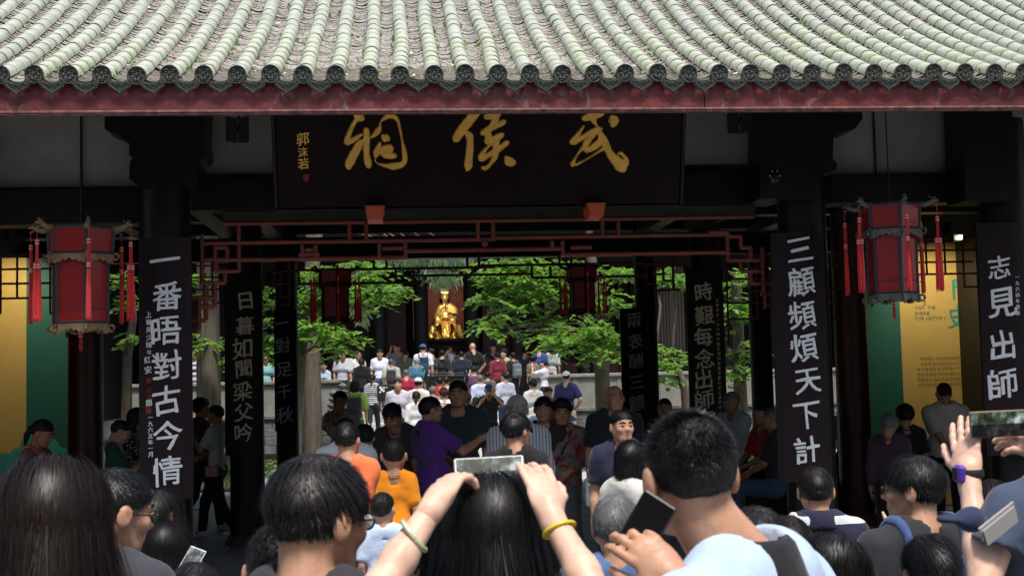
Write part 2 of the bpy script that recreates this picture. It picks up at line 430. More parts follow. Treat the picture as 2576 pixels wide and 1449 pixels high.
PEOPLE = []
def person(px, ytop, Y, yaw=0, label='', z0=None, name='person', skn='mid', hair='short', hc='black', top=None, sleeve=.5, hem=.52, bottom=(.02, .02, .025), legs='long',
           bpat=None, pat=None, c2=None, psc=1., armL='down', armR='down', hyaw=0, hpitch=0, hroll=0, lean=0, pose='stand', wide=1., kid=False, female=False, pack=None, packc=(.02, .02, .025),
           strap=None, lanyard=None, cap=None, glasses=None, face=False, shoes=(.6, .6, .58), collar=None, H=None, strand=0, det=None, hs=None, group=None, ground=None, hold=None, hshift=(0, 0, 0), mask=False, socks=None):
    H_given = H
    g0 = ground if ground is not None else GROUND(Y, px)
    pt = P(px, ytop, Y); z = pt.z
    if H is None: H = z-g0-{'crew': .05, 'short': .11, 'full': .17, 'bob': .16, 'long': .16, 'pony': .09, 'bun': .10, 'curly': .26}.get(hair, 0)*.105*(1 if not cap else 0)
    H_full = H
    if pose == 'sit': H_full = H/.76
    if H_given is None: H -= hshift[2]
    base = Vector((pt.x, Y, g0 if pose != 'sit' and H > 0 and ground is None and H_given is None else z-H))
    PEOPLE.append((px, ytop, Y, round(H_full, 2), label[:40]))
    root = thing(name, label, 'person', base, -rad(yaw), group)
    h = det or (.010 if Y < 3.6 else .0145 if Y < 7 else .018 if Y < 10 else .022 if Y < 18 else .028)
    hh = (.0045 if Y < 2.9 else .0065 if Y < 5 else .009 if Y < 8 else .012 if Y < 13 else .016 if Y < 24 else .020)
    S = H_full; hs = hs or (1.22 if kid else 1.0); u = .0665*1.7*hs*(1 if not kid else S/1.5)
    if not kid: u = .0665*S*.5+.0665*1.7*.5
    hb = 2*u    # head height
    # ---- joints (local: x right, y ahead, z up)
    sit = pose == 'sit'
    hipz = .515*S if not sit else .30*S
    tl = S-hb*.98-(.515*S)          # torso length hips -> chin
    lr = rad(lean)
    def T(x, y, zz):                # torso frame (leans ahead about the hips)
        dz = zz-hipz; return np.array([x, y*math.cos(lr)+dz*math.sin(lr), hipz+dz*math.cos(lr)-y*math.sin(lr)])
    shz = hipz+tl*.90 if not kid else hipz+tl*.92
    bw = wide*(.93 if female else 1.)*(S if not kid else S*.95)
    sx = .099*bw
    neckb = T(0, -.012*S, hipz+tl*.96); 
    hc0 = T(0, .012*S, hipz+tl+hb*.52)      # head centre
    hc0 = hc0+np.array(hshift)
    # head frame
    a, b_, c_ = rad(-hyaw), rad(hpitch), rad(hroll)
    Rz = np.array([[math.cos(a), -math.sin(a), 0], [math.sin(a), math.cos(a), 0], [0, 0, 1]]); Rx = np.array([[1, 0, 0], [0, math.cos(b_), -math.sin(b_)], [0, math.sin(b_), math.cos(b_)]])
    Ry = np.array([[math.cos(c_), 0, math.sin(c_)], [0, 1, 0], [-math.sin(c_), 0, math.cos(c_)]])
    HM = Rz@Rx@Ry                    # columns = head axes
    piv = hc0-np.array([0, 0, .75*u]); hc0 = piv+HM@np.array([0, 0, .75*u])
    def Hd(x, y, zz): return hc0+HM@(np.array([x, y, zz])*u)
    Mr = HM.T
    R6 = u*np.array([.68, .86, .78]); CC = Hd(0, -.10, .24)
    # legs
    hipx = .052*bw; ft = []
    kn = []; an = []
    for s in (-1, 1):
        if sit: kn.append(np.array([s*hipx*1.2, .245*S, hipz+.01])); an.append(np.array([s*hipx*1.2, .25*S, .045*S]))
        elif pose == 'walk':
            f = s*.085*S; kn.append(np.array([s*hipx, f+.03*S if s > 0 else f+.05*S, .285*S])); an.append(np.array([s*hipx, f*1.7-(0 if s > 0 else .02*S), .045*S+(0 if s > 0 else .03*S)]))
        else: kn.append(np.array([s*hipx*1.05, .008*S, .285*S])); an.append(np.array([s*hipx*1.15, -.01*S, .042*S]))
    hips = [np.array([s*hipx, 0, hipz]) for s in (-1, 1)]
    # arms
    arms = []
    for s, spec in ((-1, armL), (1, armR)):
        sh = T(s*sx, -.005*S, shz-.008*S); ua, fa = .170*S, .150*S; hd = None; nn = None; curl = (.35, .4, .45, .5); th = .5; pole = np.array([s*.35, -.8, -.5])
        if isinstance(spec, dict): tgt = np.array(spec['w'])*(S if not spec.get('abs') else 1); hd = spec.get('d'); nn = spec.get('n'); curl = spec.get('curl', curl); th = spec.get('thumb', th); pole = np.array(spec.get('pole', pole))
        elif spec == 'down': tgt = sh+np.array([s*.035*S, .02*S, -.312*S])
        elif spec == 'swing': tgt = sh+np.array([s*.04*S, .12*S*s, -.28*S])
        elif spec == 'back': tgt = np.array([-s*.01*S, -.10*S, hipz+.02*S]); pole = np.array([s*1., -.3, -.4])
        elif spec == 'hip': tgt = np.array([s*.10*S, .02*S, hipz+.05*S]); pole = np.array([s*1., -.5, 0])
        elif spec == 'front': tgt = np.array([s*.03*S, .16*S, hipz+.10*S]); pole = np.array([s*.8, -.4, -.6])
        elif spec == 'fold': tgt = np.array([-s*.06*S, .11*S, hipz+.16*S]); pole = np.array([s*.8, -.1, -.8])
        elif spec == 'photo': tgt = T(s*.045*S, .20*S, shz+.05*S); pole = np.array([s*.8, .1, -.9]); hd = (-.3*s, .25, 1); nn = (s*.7, -.5, .2); curl = (.5, .6, .7, .8)
        elif spec == 'phone': tgt = T(s*.02*S, .17*S, shz-.09*S); pole = np.array([s*.7, -.2, -1]); hd = (-.4*s, .6, .5); nn = (s*.5, .5, -.6); curl = (.6, .7, .8, .8)
        elif spec == 'face': tgt = Hd(s*.1, 1.0, -.95); pole = np.array([s*.5, .2, -1]); hd = (-.2*s, -.2, 1); nn = (s*.4, .9, .1)
        elif spec == 'lap': tgt = np.array([s*.03*S, .17*S, hipz+.09*S]); pole = np.array([s*.8, -.5, -.3])
        elif spec == 'high': tgt = T(s*.08*S, .12*S, shz+.20*S); pole = np.array([s*.9, .3, -.3]); hd = (0, .1, 1); nn = (0, -1, .1)
        v = tgt-sh; Ld = np.linalg.norm(v); mx = (ua+fa)*.995
        if Ld > mx: tgt = sh+v*mx/Ld; v = tgt-sh; Ld = mx
        if isinstance(spec, dict) and 'e' in spec: el = np.array(spec['e'])
        else:
            ca = (ua*ua+Ld*Ld-fa*fa)/(2*ua*Ld); ca = max(-1, min(1, ca)); vd = v/Ld; po = pole-np.dot(pole, vd)*vd; po = unit(po)
            el = sh+vd*ua*ca+po*ua*math.sqrt(1-ca*ca)
        d = unit(hd) if hd is not None else unit(unit(tgt-el)+(np.array([0, 0, -.1]) if tgt[2] < el[2] else 0))
        n_ = np.array(nn, float) if nn is not None else np.array([s*1., .1, .15])
        if isinstance(spec, dict) and spec.get('keep'): tgt = np.array(spec['w'])
        arms.append((sh, el, tgt, d, n_, s, curl, th))
    # ---- body (skin): one continuous surface; head and hands sampled finer
    lim = np.array([j for A in arms for j in A[:3]]+[T(0, 0, shz)]+kn+an); lo = lim.min(0)-.12*S; hi = lim.max(0)+.12*S; lo[2] = 0 if not lean else min(0, lo[2]); lo[2] = max(lo[2], -.05)
    B = Field((lo[0], lo[1], 0), (hi[0], hi[1], max(hi[2], neckb[2]+.1)), h*1.25)
    def torso(F, e, ks=.05, low=True):
        if e > 0: F.cone(T(-.035*bw, -.016*S, shz+.014*S), T(.035*bw, -.016*S, shz+.014*S), .036*bw+e*.6, k=ks*.6)
        if low: F.cone((-.028*bw, 0, hipz+.01*S), (.028*bw, 0, hipz+.01*S), .068*bw+e, k=ks, sy=1.18)
        F.cone(T(-.022*bw, 0, hipz+tl*.28), T(.022*bw, 0, hipz+tl*.28), .060*bw+e, k=ks, sy=1.3)
        F.cone(T(-.045*bw, 0, hipz+tl*.62), T(.045*bw, 0, hipz+tl*.62), .062*bw+e, k=ks, sy=1.22)
        F.cone(T(-sx*.86, -.004*S, shz-.035*S), T(sx*.86, -.004*S, shz-.035*S), .040*bw+e, k=ks*.8, sy=1.05)
        F.cone(T(-sx*.55, -.012*S, shz+.0*S), T(sx*.55, -.012*S, shz+.0*S), .028*bw+e*.8, k=ks*.8)
        if female: F.ell(T(-.045*bw, .05*S, hipz+tl*.60), (.035*bw+e, .035*bw+e, .04*bw+e), ks*.6).ell(T(.045*bw, .05*S, hipz+tl*.60), (.035*bw+e, .035*bw+e, .04*bw+e), ks*.6)
        if wide > 1.08: F.ell(T(0, .035*S, hipz+tl*.25), (.09*bw+e, .06*bw+e, .08*bw), ks)
    torso(B, -.004)
    nk = .031*S+.004 if not female else .027*S
    if kid: nk = .034*S
    B.cone(neckb-np.array([0, 0, .03*S]), Hd(0, -.22, -.55), nk*1.12, nk, .03)
    B.cone(T(-.03*S, -.012*S, hipz+tl*.90), T(.03*S, -.012*S, hipz+tl*.90), .03*S, k=.05)
    for i in (0, 1):
        B.cone(hips[i], kn[i], .050*bw, .032*S, .03).cone(kn[i], an[i]+np.array([0, 0, .03*S]), .031*S, .021*S, .02)
        B.cone(kn[i]*.6+an[i]*.4+np.array([0, -.012*S, .02*S]), kn[i]*.4+an[i]*.6, .027*S, .02*S, .02)
        B.cone(an[i], an[i]+np.array([0, .08*S, -.022*S]), .021*S, .018*S, .02)
    for sh, el, w, d, n_, s, curl, th in arms:
        r0 = (.027 if not female else .0235)*S*(.6+.4*wide); B.cone(sh, el, r0*.98, r0*.84, .02).cone(el, el*.65+w*.35, r0*.88, r0*.86, .02).cone(el*.65+w*.35, w, r0*.86, r0*.60, .02)
    parts = [B.mesh()]
    # head
    Hf = Field(hc0-1.55*u*np.array([1, 1, 1.1]), hc0+1.5*u, hh)
    Hf.ell(CC, R6, .01, M=Mr)
    Hf.ell(Hd(0, .24, -.28), u*np.array([.54, .56, .70]), .35*u, M=Mr)
    Hf.cone(Hd(-.16, .52, -.76), Hd(.16, .52, -.76), .20*u, k=.2*u)
    for s in (-1, 1):
        Hf.cone(Hd(s*.52, -.02, -.35), Hd(s*.30, .40, -.72), .14*u, .16*u, .2*u)          # jaw
        Hf.ell(Hd(s*.38, .55, -.18), u*np.array([.2, .2, .2]), .2*u, M=Mr)                 # cheek
        Hf.ell(Hd(s*.76, -.08, -.04), u*np.array([.10, .20, .31]), .04*u, M=Mr)           # ear
        Hf.ell(Hd(s*.85, .02, -.01), u*np.array([.04, .10, .17]), .03*u, sub=True, M=Mr)
        Hf.cone(Hd(s*.12, .74, .20), Hd(s*.42, .64, .22), .09*u, .07*u, .12*u)             # brow
        Hf.ell(Hd(s*.29, .86, .05), u*np.array([.17, .14, .10]), .10*u, sub=True, M=Mr)    # socket
    Hf.cone(Hd(0, .74, .10), Hd(0, .92, -.20), .065*u, .10*u, .08*u)
    for s in (-1, 1): Hf.ell(Hd(s*.10, .84, -.24), u*np.array([.075, .08, .065]), .05*u, M=Mr)
    Hf.cone(Hd(-.16, .74, -.47), Hd(.16, .74, -.47), .065*u, k=.05*u).cone(Hd(-.13, .74, -.57), Hd(.13, .74, -.57), .07*u, k=.04*u)
    Hf.cone(neckb, Hd(0, -.22, -.5), nk*1.1, nk, .03)
    Hf.cone(T(-.04*S, -.012*S, hipz+tl*.92), T(.04*S, -.012*S, hipz+tl*.92), .026*S, k=.04)
    parts.append(Hf.mesh())
    hk = .0042 if Y < 4 else .0065 if Y < 8 else .009 if Y < 14 else .013
    tips = []
    for sh, el, w, d, n_, s, curl, th in arms:
        HF = Field(w-.05*S, w+.05*S, hk) if False else Field(np.minimum(w, w+d*.20*S/1.7)-.055*S/1.7*1.6, np.maximum(w, w+d*.20*S/1.7)+.055*S/1.7*1.6, hk)
        if Y < 16: tips.append(hand(HF, w, d, n_, s if not (isinstance(armL if s < 0 else armR, dict) and (armL if s < 0 else armR).get('flip')) else -s, S/1.72, curl, th))
        else: HF.ell(w+d*.045*S, (.018*S, .014*S, .018*S), .01).cone(w+d*.03*S, w+d*.09*S, .017*S, .012*S, .01); tips.append(None)
        HF.cone(el*.2+w*.8, w, (.027 if not female else .0235)*S*(.6+.4*wide)*.68-.0012, (.027 if not female else .0235)*S*(.6+.4*wide)*.60+.0004, .01); parts.append(HF.mesh())
    solid('body', parts, skin(skn), root)
    # ---- face details
    if face:
        for s in (-1, 1):
            if Y < 14:
                link('eye', MB().ball(Hd(s*.29, .665, .055), u*.115, 10, 7).mesh('eye', mat('eye_white', (.34, .32, .30), .25), True), root)
                link('iris', MB().ball(Hd(s*.29, .755, .05), u*.062, 8, 6).mesh('iris', mat('iris', (.012, .008, .006), .15), True), root)
                e = Field(Hd(s*.29, .75, .05)-.32*u, Hd(s*.29, .75, .05)+.32*u, hh*.45)
                e.cone(Hd(s*.14, .775, .10), Hd(s*.30, .80, .135), .028*u, .04*u, .01*u).cone(Hd(s*.30, .80, .135), Hd(s*.45, .70, .07), .04*u, .03*u, .01*u); solid('eyelid', [e.mesh()], skin(skn), root)
            bf = MB().tube([Hd(s*.10, .83, .27), Hd(s*.28, .795, .33), Hd(s*.48, .66, .26)], [u*.035, u*.045, u*.02], 6); link('eyebrow', bf.mesh('eyebrow', hairm('black'), True), root)
        mo = MB().tube([Hd(-.22, .735, -.515), Hd(0, .815, -.525), Hd(.22, .735, -.515)], [u*.012, u*.03, u*.012], 6); link('mouth', mo.mesh('mouth', mat('lips', (.20, .06, .05), .4), True), root)
    # ---- hair
    if hair and hair != 'bald':
        t = {'crew': .045, 'short': .08, 'full': .125, 'bob': .17, 'long': .20, 'pony': .09, 'bun': .11, 'curly': .30}[hair]*u
        lowr = 3.4*u if hair == 'long' else 1.7*u
        f = Field(hc0-np.array([1.5*u, 1.7*u, lowr]), hc0+1.5*u, hh)
        f.ell(CC+HM@np.array([0, -.02, .04])*u, R6+t, .01, M=Mr)
        zl = np.array(ZL[1])*1.; dz = {'crew': .12, 'short': 0, 'full': -.05}.get(hair, 0)
        if hair in ('bob', 'long'):
            f.cone(Hd(-.28, -.22, .1), Hd(-.36, -.18, -.95), .52*u, .40*u, .15*u).cone(Hd(.28, -.22, .1), Hd(.36, -.18, -.95), .52*u, .40*u, .15*u).cone(Hd(0, -.38, 0), Hd(0, -.40, -.95), .62*u, .52*u, .2*u)
            if hair == 'long': f.cone(Hd(-.30, -.32, -.35), Hd(-.52, -.42, -2.6), .52*u, .46*u, .2*u, sy=1.2).cone(Hd(.30, -.32, -.35), Hd(.52, -.42, -2.6), .52*u, .46*u, .2*u, sy=1.2).cone(Hd(0, -.45, -.5), Hd(0, -.55, -2.6), .6*u, .5*u, .2*u, sy=1.2)
        if hair == 'pony': f.ell(Hd(0, -1.0, .1), u*np.array([.2, .2, .2]), .1*u, M=Mr).cone(Hd(0, -1.05, .1), Hd(0, -1.15, -.6), .2*u, .24*u, .1*u).cone(Hd(0, -1.15, -.6), Hd(0, -.95, -1.5), .24*u, .1*u, .1*u)
        if hair == 'bun': f.ell(Hd(0, -.65, .95), u*np.array([.36, .36, .32]), .05*u, M=Mr)
        ng = np.random.RandomState(int(px*7) % 9999)
        f.warp({'curly': .075, 'full': .035, 'short': .028}.get(hair, .018)*u, (14 if hair == 'curly' else 9)/u, int(px))
        def cutf(X, Y_, Z):
            x, y, z = X-hc0[0], Y_-hc0[1], Z-hc0[2]; lx, ly, lz = ((Mr[i][0]*x+Mr[i][1]*y+Mr[i][2]*z)/u for i in range(3))
            if hair in ('bob', 'long'):
                fr = .42+.0*lx; d = np.minimum(ly-(.30+.12*np.abs(lx)*2), (.60-lz)+.1*np.abs(lx)); low = (-.98 if hair == 'bob' else -9)-lz
                return np.maximum(d, low)*u
            zc = np.interp(ly, ZL[0], zl+dz)+.05*np.sin(lx*9+px)+.045*np.sin(lx*23+ly*9+px)+.03*np.sin(lx*41+px*2)+.42*np.exp(-((ly+.08)/.24)**2)*(np.abs(lx) > .45); return (zc-lz)*u*.8
        if hair not in ('bob', 'long'):        # thins out toward the hairline
            X, Y_, Z = f.ax[0][:, None, None]-hc0[0], f.ax[1][None, :, None]-hc0[1], f.ax[2][None, None, :]-hc0[2]
            ly, lz = ((Mr[i][0]*X+Mr[i][1]*Y_+Mr[i][2]*Z)/u for i in (1, 2)); zc = np.interp(ly, ZL[0], zl+dz); s_ = np.clip((lz-zc)/np.where(ly < 0, .85, .5), 0, 1)
            f.D = f.D+((t-.025*u)*(1-s_)**1.6*np.where(ly > .5, .35, 1.0)).astype(np.float32)
        if hair in ('pony', 'bun'):
            k_ = f.D.copy(); f.cut(cutf)
            if hair == 'pony':
                g = Field.__new__(Field); g.__dict__ = dict(f.__dict__); g.D = np.full_like(f.D, .1); g.ell(Hd(0, -1.0, .1), u*np.array([.2, .2, .2]), .1*u, M=Mr).cone(Hd(0, -1.05, .1), Hd(0, -1.15, -.6), .2*u, .24*u, .1*u).cone(Hd(0, -1.15, -.6), Hd(0, -.95, -1.5), .24*u, .1*u, .1*u)
                f.D = np.minimum(f.D, g.D)
        else: f.cut(cutf)
        ho = solid('hair', [f.mesh()], hairm(hc), root)
        if not strand and Y < 13 and hair in ('crew', 'short', 'full', 'bob', 'long'): strand = 900
        if strand:
            rs = np.random.RandomState(int(px)); N = strand
            q = rs.randn(N*3, 3); q /= np.linalg.norm(q, axis=1, keepdims=True)
            loc = (q*(R6+t*.55))/u; loc = loc+np.array([0, -.12, .28]); ok = loc[:, 2] > (np.interp(loc[:, 1], ZL[0], zl+dz)+.04 if hair not in ('bob', 'long') else np.where(loc[:, 1] > .3, .62, -.2)); loc = loc[ok][:N]; q = q[ok][:N]
            P0 = hc0+(loc*u)@HM.T; nn = (q/R6); nn = nn@HM.T; nn /= np.linalg.norm(nn, axis=1, keepdims=True)
            wh = Hd(.12, -.35, 1.0) if hair != 'long' and hair != 'bob' else Hd(0, .1, 1.05)       # crown whorl or parting
            fl = P0-wh; fl = fl-nn*(fl*nn).sum(1, keepdims=True); fl /= np.linalg.norm(fl, axis=1, keepdims=True)+1e-6
            if hair in ('crew', 'short', 'full'):
                tw = np.cross(nn, fl); up_ = {'crew': 1.9, 'short': .75, 'full': .45}[hair]; dr = fl+tw*.35+nn*up_+rs.randn(len(P0), 3)*.30; dr /= np.linalg.norm(dr, axis=1, keepdims=True)
                L = {'crew': .010, 'short': .034, 'full': .050}[hair]*(.6+.8*rs.rand(len(P0))); side = np.clip((loc[:, 2]+.1)/.7, .28, 1)*np.where(loc[:, 1] > .35, .45 if hair != 'full' else .8, 1); L = L*side*np.where(rs.rand(len(P0)) < .06, 1.7, 1)
                V, Fc = strands(P0, dr, L, CC, R6+t*.8, 5, .00075 if hair == 'crew' else .0010, lift=.010, grav=.04, cling=hair != 'crew', seed=3, M=Mr)
            else:
                dr = fl+nn*.15+rs.randn(len(P0), 3)*.06+np.array([0, 0, -.25]); dr /= np.linalg.norm(dr, axis=1, keepdims=True)
                L = (.22 if hair == 'bob' else .40)*(.75+.35*rs.rand(len(P0)))*np.clip((loc[:, 2]+1.3)/2, .35, 1)
                V, Fc = strands(P0, dr, L, CC, R6+t, 11, .0008, lift=.012, grav=.22, seed=4, M=Mr)
            V_, F_ = V, Fc
            o = link('hair_strands', new_mesh('hair_strands', V_, F_, mat('strand_'+hc, tuple(c*1.1 for c in HAIRC[hc]), rough=.42, spec=.30), True), root); tag(o, kind='stuff')
    if cap:
        f = Field(hc0-1.6*u, hc0+2.0*u, hh); f.ell(CC+HM@np.array([0, 0, .06])*u, R6+.16*u, .01, M=Mr)
        def cc(X, Y_, Z):
            x, y, z = X-hc0[0], Y_-hc0[1], Z-hc0[2]; ly, lz = ((Mr[i][0]*x+Mr[i][1]*y+Mr[i][2]*z)/u for i in (1, 2)); return (.36-.08*ly-lz)*u
        f.cut(cc)
        hat = f.mesh(); br = Field(hc0-1.6*u, hc0+2.0*u, hh*.8)
        back = cap.get('back', False); br.ell(Hd(0, (-1 if back else 1)*.95, .40), u*np.array([.62, .62, .10]), .02, M=Mr)
        solid('cap', [hat, br.mesh()], cloth(cap['c'], cap.get('pat'), cap.get('c2')), root)
    if glasses:
        gm = mat('glasses_frame', (.01, .01, .01), .25); G = MB()
        for s in (-1, 1):
            pts = [Hd(s*.31+.20*math.cos(w), .90-.03*abs(math.cos(w)), .04+.15*math.sin(w)) for w in np.linspace(0, 6.2832, 14)]; G.tube(pts, u*.022, 5)
            G.tube([Hd(s*.50, .88, .08), Hd(s*.72, .55, .07), Hd(s*.76, -.05, .02), Hd(s*.74, -.15, -.08)], u*.022, 5)
        G.tube([Hd(-.11, .93, .06), Hd(.11, .93, .06)], u*.022, 5); go = link('glasses', G.mesh('glasses', gm, True), root)
        LN = MB()
        for s in (-1, 1): LN.add([Hd(s*.31+.19*math.cos(w), .895, .04+.14*math.sin(w)) for w in np.linspace(0, 5.98, 16)], [tuple(range(16))])
        link('lens', LN.mesh('lens', mat('dark_lens', (.01, .01, .012), .05) if glasses == 'sun' else mat('lens', (.8, .85, .85), .03, trans=1.), True), go)
    # ---- clothes
    if top is not None:
        sv = sleeve; lo2 = np.array([min(A[0][0] for A in arms), -.2*S, hem*S-.05]); 
        F = Field((lo[0], lo[1], min(hem*S, hipz-.02*S if not sit else hipz-.05)-.04), (hi[0], hi[1], neckb[2]+.05*S), h)
        e = .012+.006*wide
        torso(F, e)
        if hem < .50 and not sit: F.cone((-.03*bw, 0, hem*S), (.03*bw, 0, hem*S), .074*bw+e, k=.05, sy=1.15)
        for sh, el, w, d, n_, s, _, _ in arms:
            r0 = .029*S*(.6+.4*wide)+e*.6
            if sv > 0:
                end = sh+(el-sh)*min(1, sv/.55) if sv <= .55 else el
                G = Field.__new__(Field); G.__dict__ = dict(F.__dict__); G.D = np.full_like(F.D, .1)
                G.cone(sh, end, r0*1.10, r0*(1.14 if sv <= .55 else .95), .02)
                dn = unit(end-sh) 
                if sv <= .55: 
                    pe = end; G.cut(lambda X, Y_, Z: (X-pe[0])*dn[0]+(Y_-pe[1])*dn[1]+(Z-pe[2])*dn[2])
                else: G.cone(el, el+(w-el)*min(1, (sv-.5)/.5), r0*.92, r0*.72, .02)
                F.D = Field.smin(F.D, G.D, .035)
        nz = neckb+np.array([0, -.002, (-.02 if Y < 14 else -.008)*S])
        F.cone(nz, nz+np.array([0, .01, .12*S]), nk+.007*S, nk+.012*S, .006, sub=True)
        F.ell(T(0, .045*S, hipz+tl*.965), (.044*S, .045*S, .040*S), .01, sub=True)
        if pose != 'sit' and not collar:
            rg = [nz+np.array([(nk+.013*S)*math.cos(w), (nk+.012*S)*math.sin(w), .016*S-.030*S*max(0, math.sin(w))**1.5-.004*S*max(0, -math.sin(w))]) for w in np.linspace(0, 6.2832, 22)]; crew = MB().tube(rg, .0062, 6)
        if not sit: F.cut(lambda X, Y_, Z: hem*S-Z+0*X*Y_)
        F.warp(.0034 if Y > 9 else .0050, 24, int(px)).warp(.0018, 60, int(px)+5)
        so = solid('shirt', [F.mesh()], cloth(top, pat, c2, psc), root)
        if pose != 'sit' and not collar and Y < 14: link('neckband', crew.mesh('neckband', cloth(tuple(c*.85 for c in top)), True), root)
        def band(nm, fn, m, e2=.008, par=None, lowz=None):
            b2 = F.copy(-e2); X, Y_, Z = F.ax[0][:, None, None], F.ax[1][None, :, None], F.ax[2][None, None, :]
            b2.D = np.maximum(b2.D, np.maximum(fn(X, Y_, Z), -(F.D)-.012)); return solid(nm, [b2.mesh()], m, par or root)
        if strap:
            s = strap.get('s', 1); q0 = T(s*sx*.5, 0, shz); q1 = T(-s*sx*.9, 0, hipz+.04*S); dv = unit(q1-q0); nv = unit(np.array([dv[2], 0, -dv[0]])); wd = strap.get('w', .012)
            band('strap', lambda X, Y_, Z: np.abs((X-q0[0])*nv[0]+(Z-q0[2])*nv[2])-wd+0*Y_, cloth(strap['c']))
            if strap.get('bag', True):
                bp = q1+np.array([-s*.03, .0, -.06]); f = Field(bp-.14, bp+.14, max(.012, h*.7)); f.box(bp, (.045, .08, .065), .03); solid('bag', [f.mesh()], cloth(strap['c']), root)
        if pack:
            pb = T(0, (-.115 if pack != 'front' else .135)*S, hipz+tl*.50); sg = -1 if pack != 'front' else 1
            f = Field(pb-.25, pb+.27, max(.011, h*.8)); f.box(pb, (.082*S, .045*S, .125*S), .045).box(pb+np.array([0, sg*.035*S, -.04*S]), (.06*S, .03*S, .06*S), .03).warp(.003, 25, 3)
            f.cone(pb+np.array([-.015, -sg*.02, .125*S]), pb+np.array([.015, -sg*.02, .125*S]), .012, k=.01)
            po = solid('backpack', [f.mesh()], cloth(packc), root)
            z0_ = hipz+tl*.42
            band('shoulder_strap', lambda X, Y_, Z: np.maximum(np.abs(np.abs(X)-.062*bw)-.018+0*Y_, z0_-Z), cloth(tuple(min(1, c*1.25+.006) for c in packc)), .014, par=root)
        if collar is not None:
            m_ = MB(); na = 30; pr = [(.006, .018), (.007, .052), (.012, .056), (.018, .050), (.034, .012), (.030, .006)]; VV = []; FF = []
            for ia in range(na):
                w = math.pi/2+.16+(2*math.pi-.32)*ia/(na-1); sn = math.sin(w)
                for r_, z_ in pr:
                    rr_ = nk+r_*S; VV.append(nz+np.array([rr_*math.cos(w)*1.04, rr_*sn+.004*S, z_*S-.040*S*max(0, sn)**1.4-.010*S*abs(math.cos(w))*(r_ > .02)]))
            for ia in range(na-1):
                for k_ in range(len(pr)): FF.append((ia*len(pr)+k_, ia*len(pr)+(k_+1) % len(pr), (ia+1)*len(pr)+(k_+1) % len(pr), (ia+1)*len(pr)+k_))
            FF += [tuple(range(len(pr))), tuple((na-1)*len(pr)+k_ for k_ in range(len(pr)))[::-1]]
            link('collar', m_.add(VV, FF).mesh('collar', cloth(collar), True), root)
    if lanyard is not None:
        ring = [neckb+np.array([(nk+.014*S)*math.cos(w), (nk+.012*S)*math.sin(w)-.002, -.004*S-.045*S*max(0, math.sin(w))**1.5]) for w in np.linspace(0, 6.2832, 20)]
        link('lanyard', MB().tube(ring, .0045, 6).mesh('lanyard', cloth(lanyard), True), root)
    # bottom
    if legs:
        F = Field((-.2*bw-.02, lo[1], 0), (.2*bw+.02, max(hi[1], .1), hipz+.12*S), h*1.15)
        end = {'long': .05, 'shorts': .30, 'skirt': .22, 'longskirt': .06, 'short': .33}[legs]
        F.cone((-.028*bw, 0, hipz+.02*S), (.028*bw, 0, hipz+.02*S), .071*bw+.010, k=.03, sy=1.16)
        if legs in ('skirt', 'longskirt') and not sit:
            F.cone((0, 0, hipz-.02*S), (0, 0, end*S), .088*bw+.012, (.125 if legs == 'longskirt' else .12)*S, .03, sy=1.1); F.warp(.008, 24, int(px))
        else:
            for i in (0, 1):
                F.cone(hips[i]-np.array([0, 0, .01]), kn[i], .054*bw+.010, .041*S+.006, .02)
                if legs == 'long': F.cone(kn[i], an[i]*.96+kn[i]*.04, .040*S+.006, .031*S+.004, .02)
            F.warp(.0045, 22, int(px))
        if not sit: F.cut(lambda X, Y_, Z: np.maximum(end*S-Z, Z-(hipz+.055*S))+0*X*Y_)
        elif legs != 'long': pass
        solid('skirt' if 'skirt' in legs else 'shorts' if legs == 'shorts' else 'trousers', [F.mesh()], cloth(bottom, bpat, (.1, .1, .1) if bpat else None), root)
    for i in (0, 1):
        a_ = an[i]; f = Field(a_+np.array([-.05, -.08, -.06])*S/1.6, a_+np.array([.05, .14, .04])*S/1.6, h*.8)
        zb = a_[2]-.04*S
        f.cone(a_+np.array([0, -.012*S, -.018*S]), a_+np.array([0, .085*S, -.026*S]), .026*S, .022*S, .015).cone(a_+np.array([0, -.005*S, -.01*S]), a_+np.array([0, 0, .008*S]), .025*S, .025*S, .01)
        f.cut(lambda X, Y_, Z: zb-Z+0*X*Y_); solid('shoe', [f.mesh()], mat('shoe_%d_%d' % (int(shoes[0]*99), int(shoes[2]*99)), shoes, .5, bump=.1), root)
    root['_'] = 0; del root['_']
    R = Matrix.Translation(base)@Matrix.Rotation(-rad(yaw), 4, 'Z')
    return dict(root=root, base=base, S=S, u=u, Hd=Hd, T=T, tips=tips, arms=arms, X=R, hc=hc0, hipz=hipz, tl=tl, shz=shz)
def to_local(px, py, Y, pos, yaw):
    """a place in the photograph expressed in the frame of a person who stands at pos"""
    v = P(px, py, Y)-Vector(pos); a = rad(yaw); return np.array([v.x*math.cos(a)-v.y*math.sin(a), v.x*math.sin(a)+v.y*math.cos(a), v.z])
# ================================================================== the place
random.seed(4)
RS = np.random.RandomState(7)
def GROUND(Y, px=0):
    if Y < 3.75: return 0.
    if Y < 6.9: return -.30
    if Y < 28.6: return 0.
    if Y < 33.1: return min(.9, .15*(1+int((Y-28.6)/.75)))
    return .9
M_black = mat('black_lacquer', (.007, .007, .008), .42, spec=.3, bump=.15, bscale=25, var=.3, vscale=6)
M_dark = mat('dark_timber', (.012, .010, .010), .6, bump=.3, bscale=18, var=.35, vscale=5, stretch=(1, 1, .3))
M_redlac = mat('dark_red_lacquer', (.060, .010, .009), .35, var=.35, vscale=6, bump=.1)
M_lattice = mat('lattice_red', (.15, .026, .016), .38, var=.25, vscale=8, bump=.08)
M_fascia = mat('fascia_red', (.125, .018, .018), .5, var=.25, vscale=3, bump=.2, bscale=30)
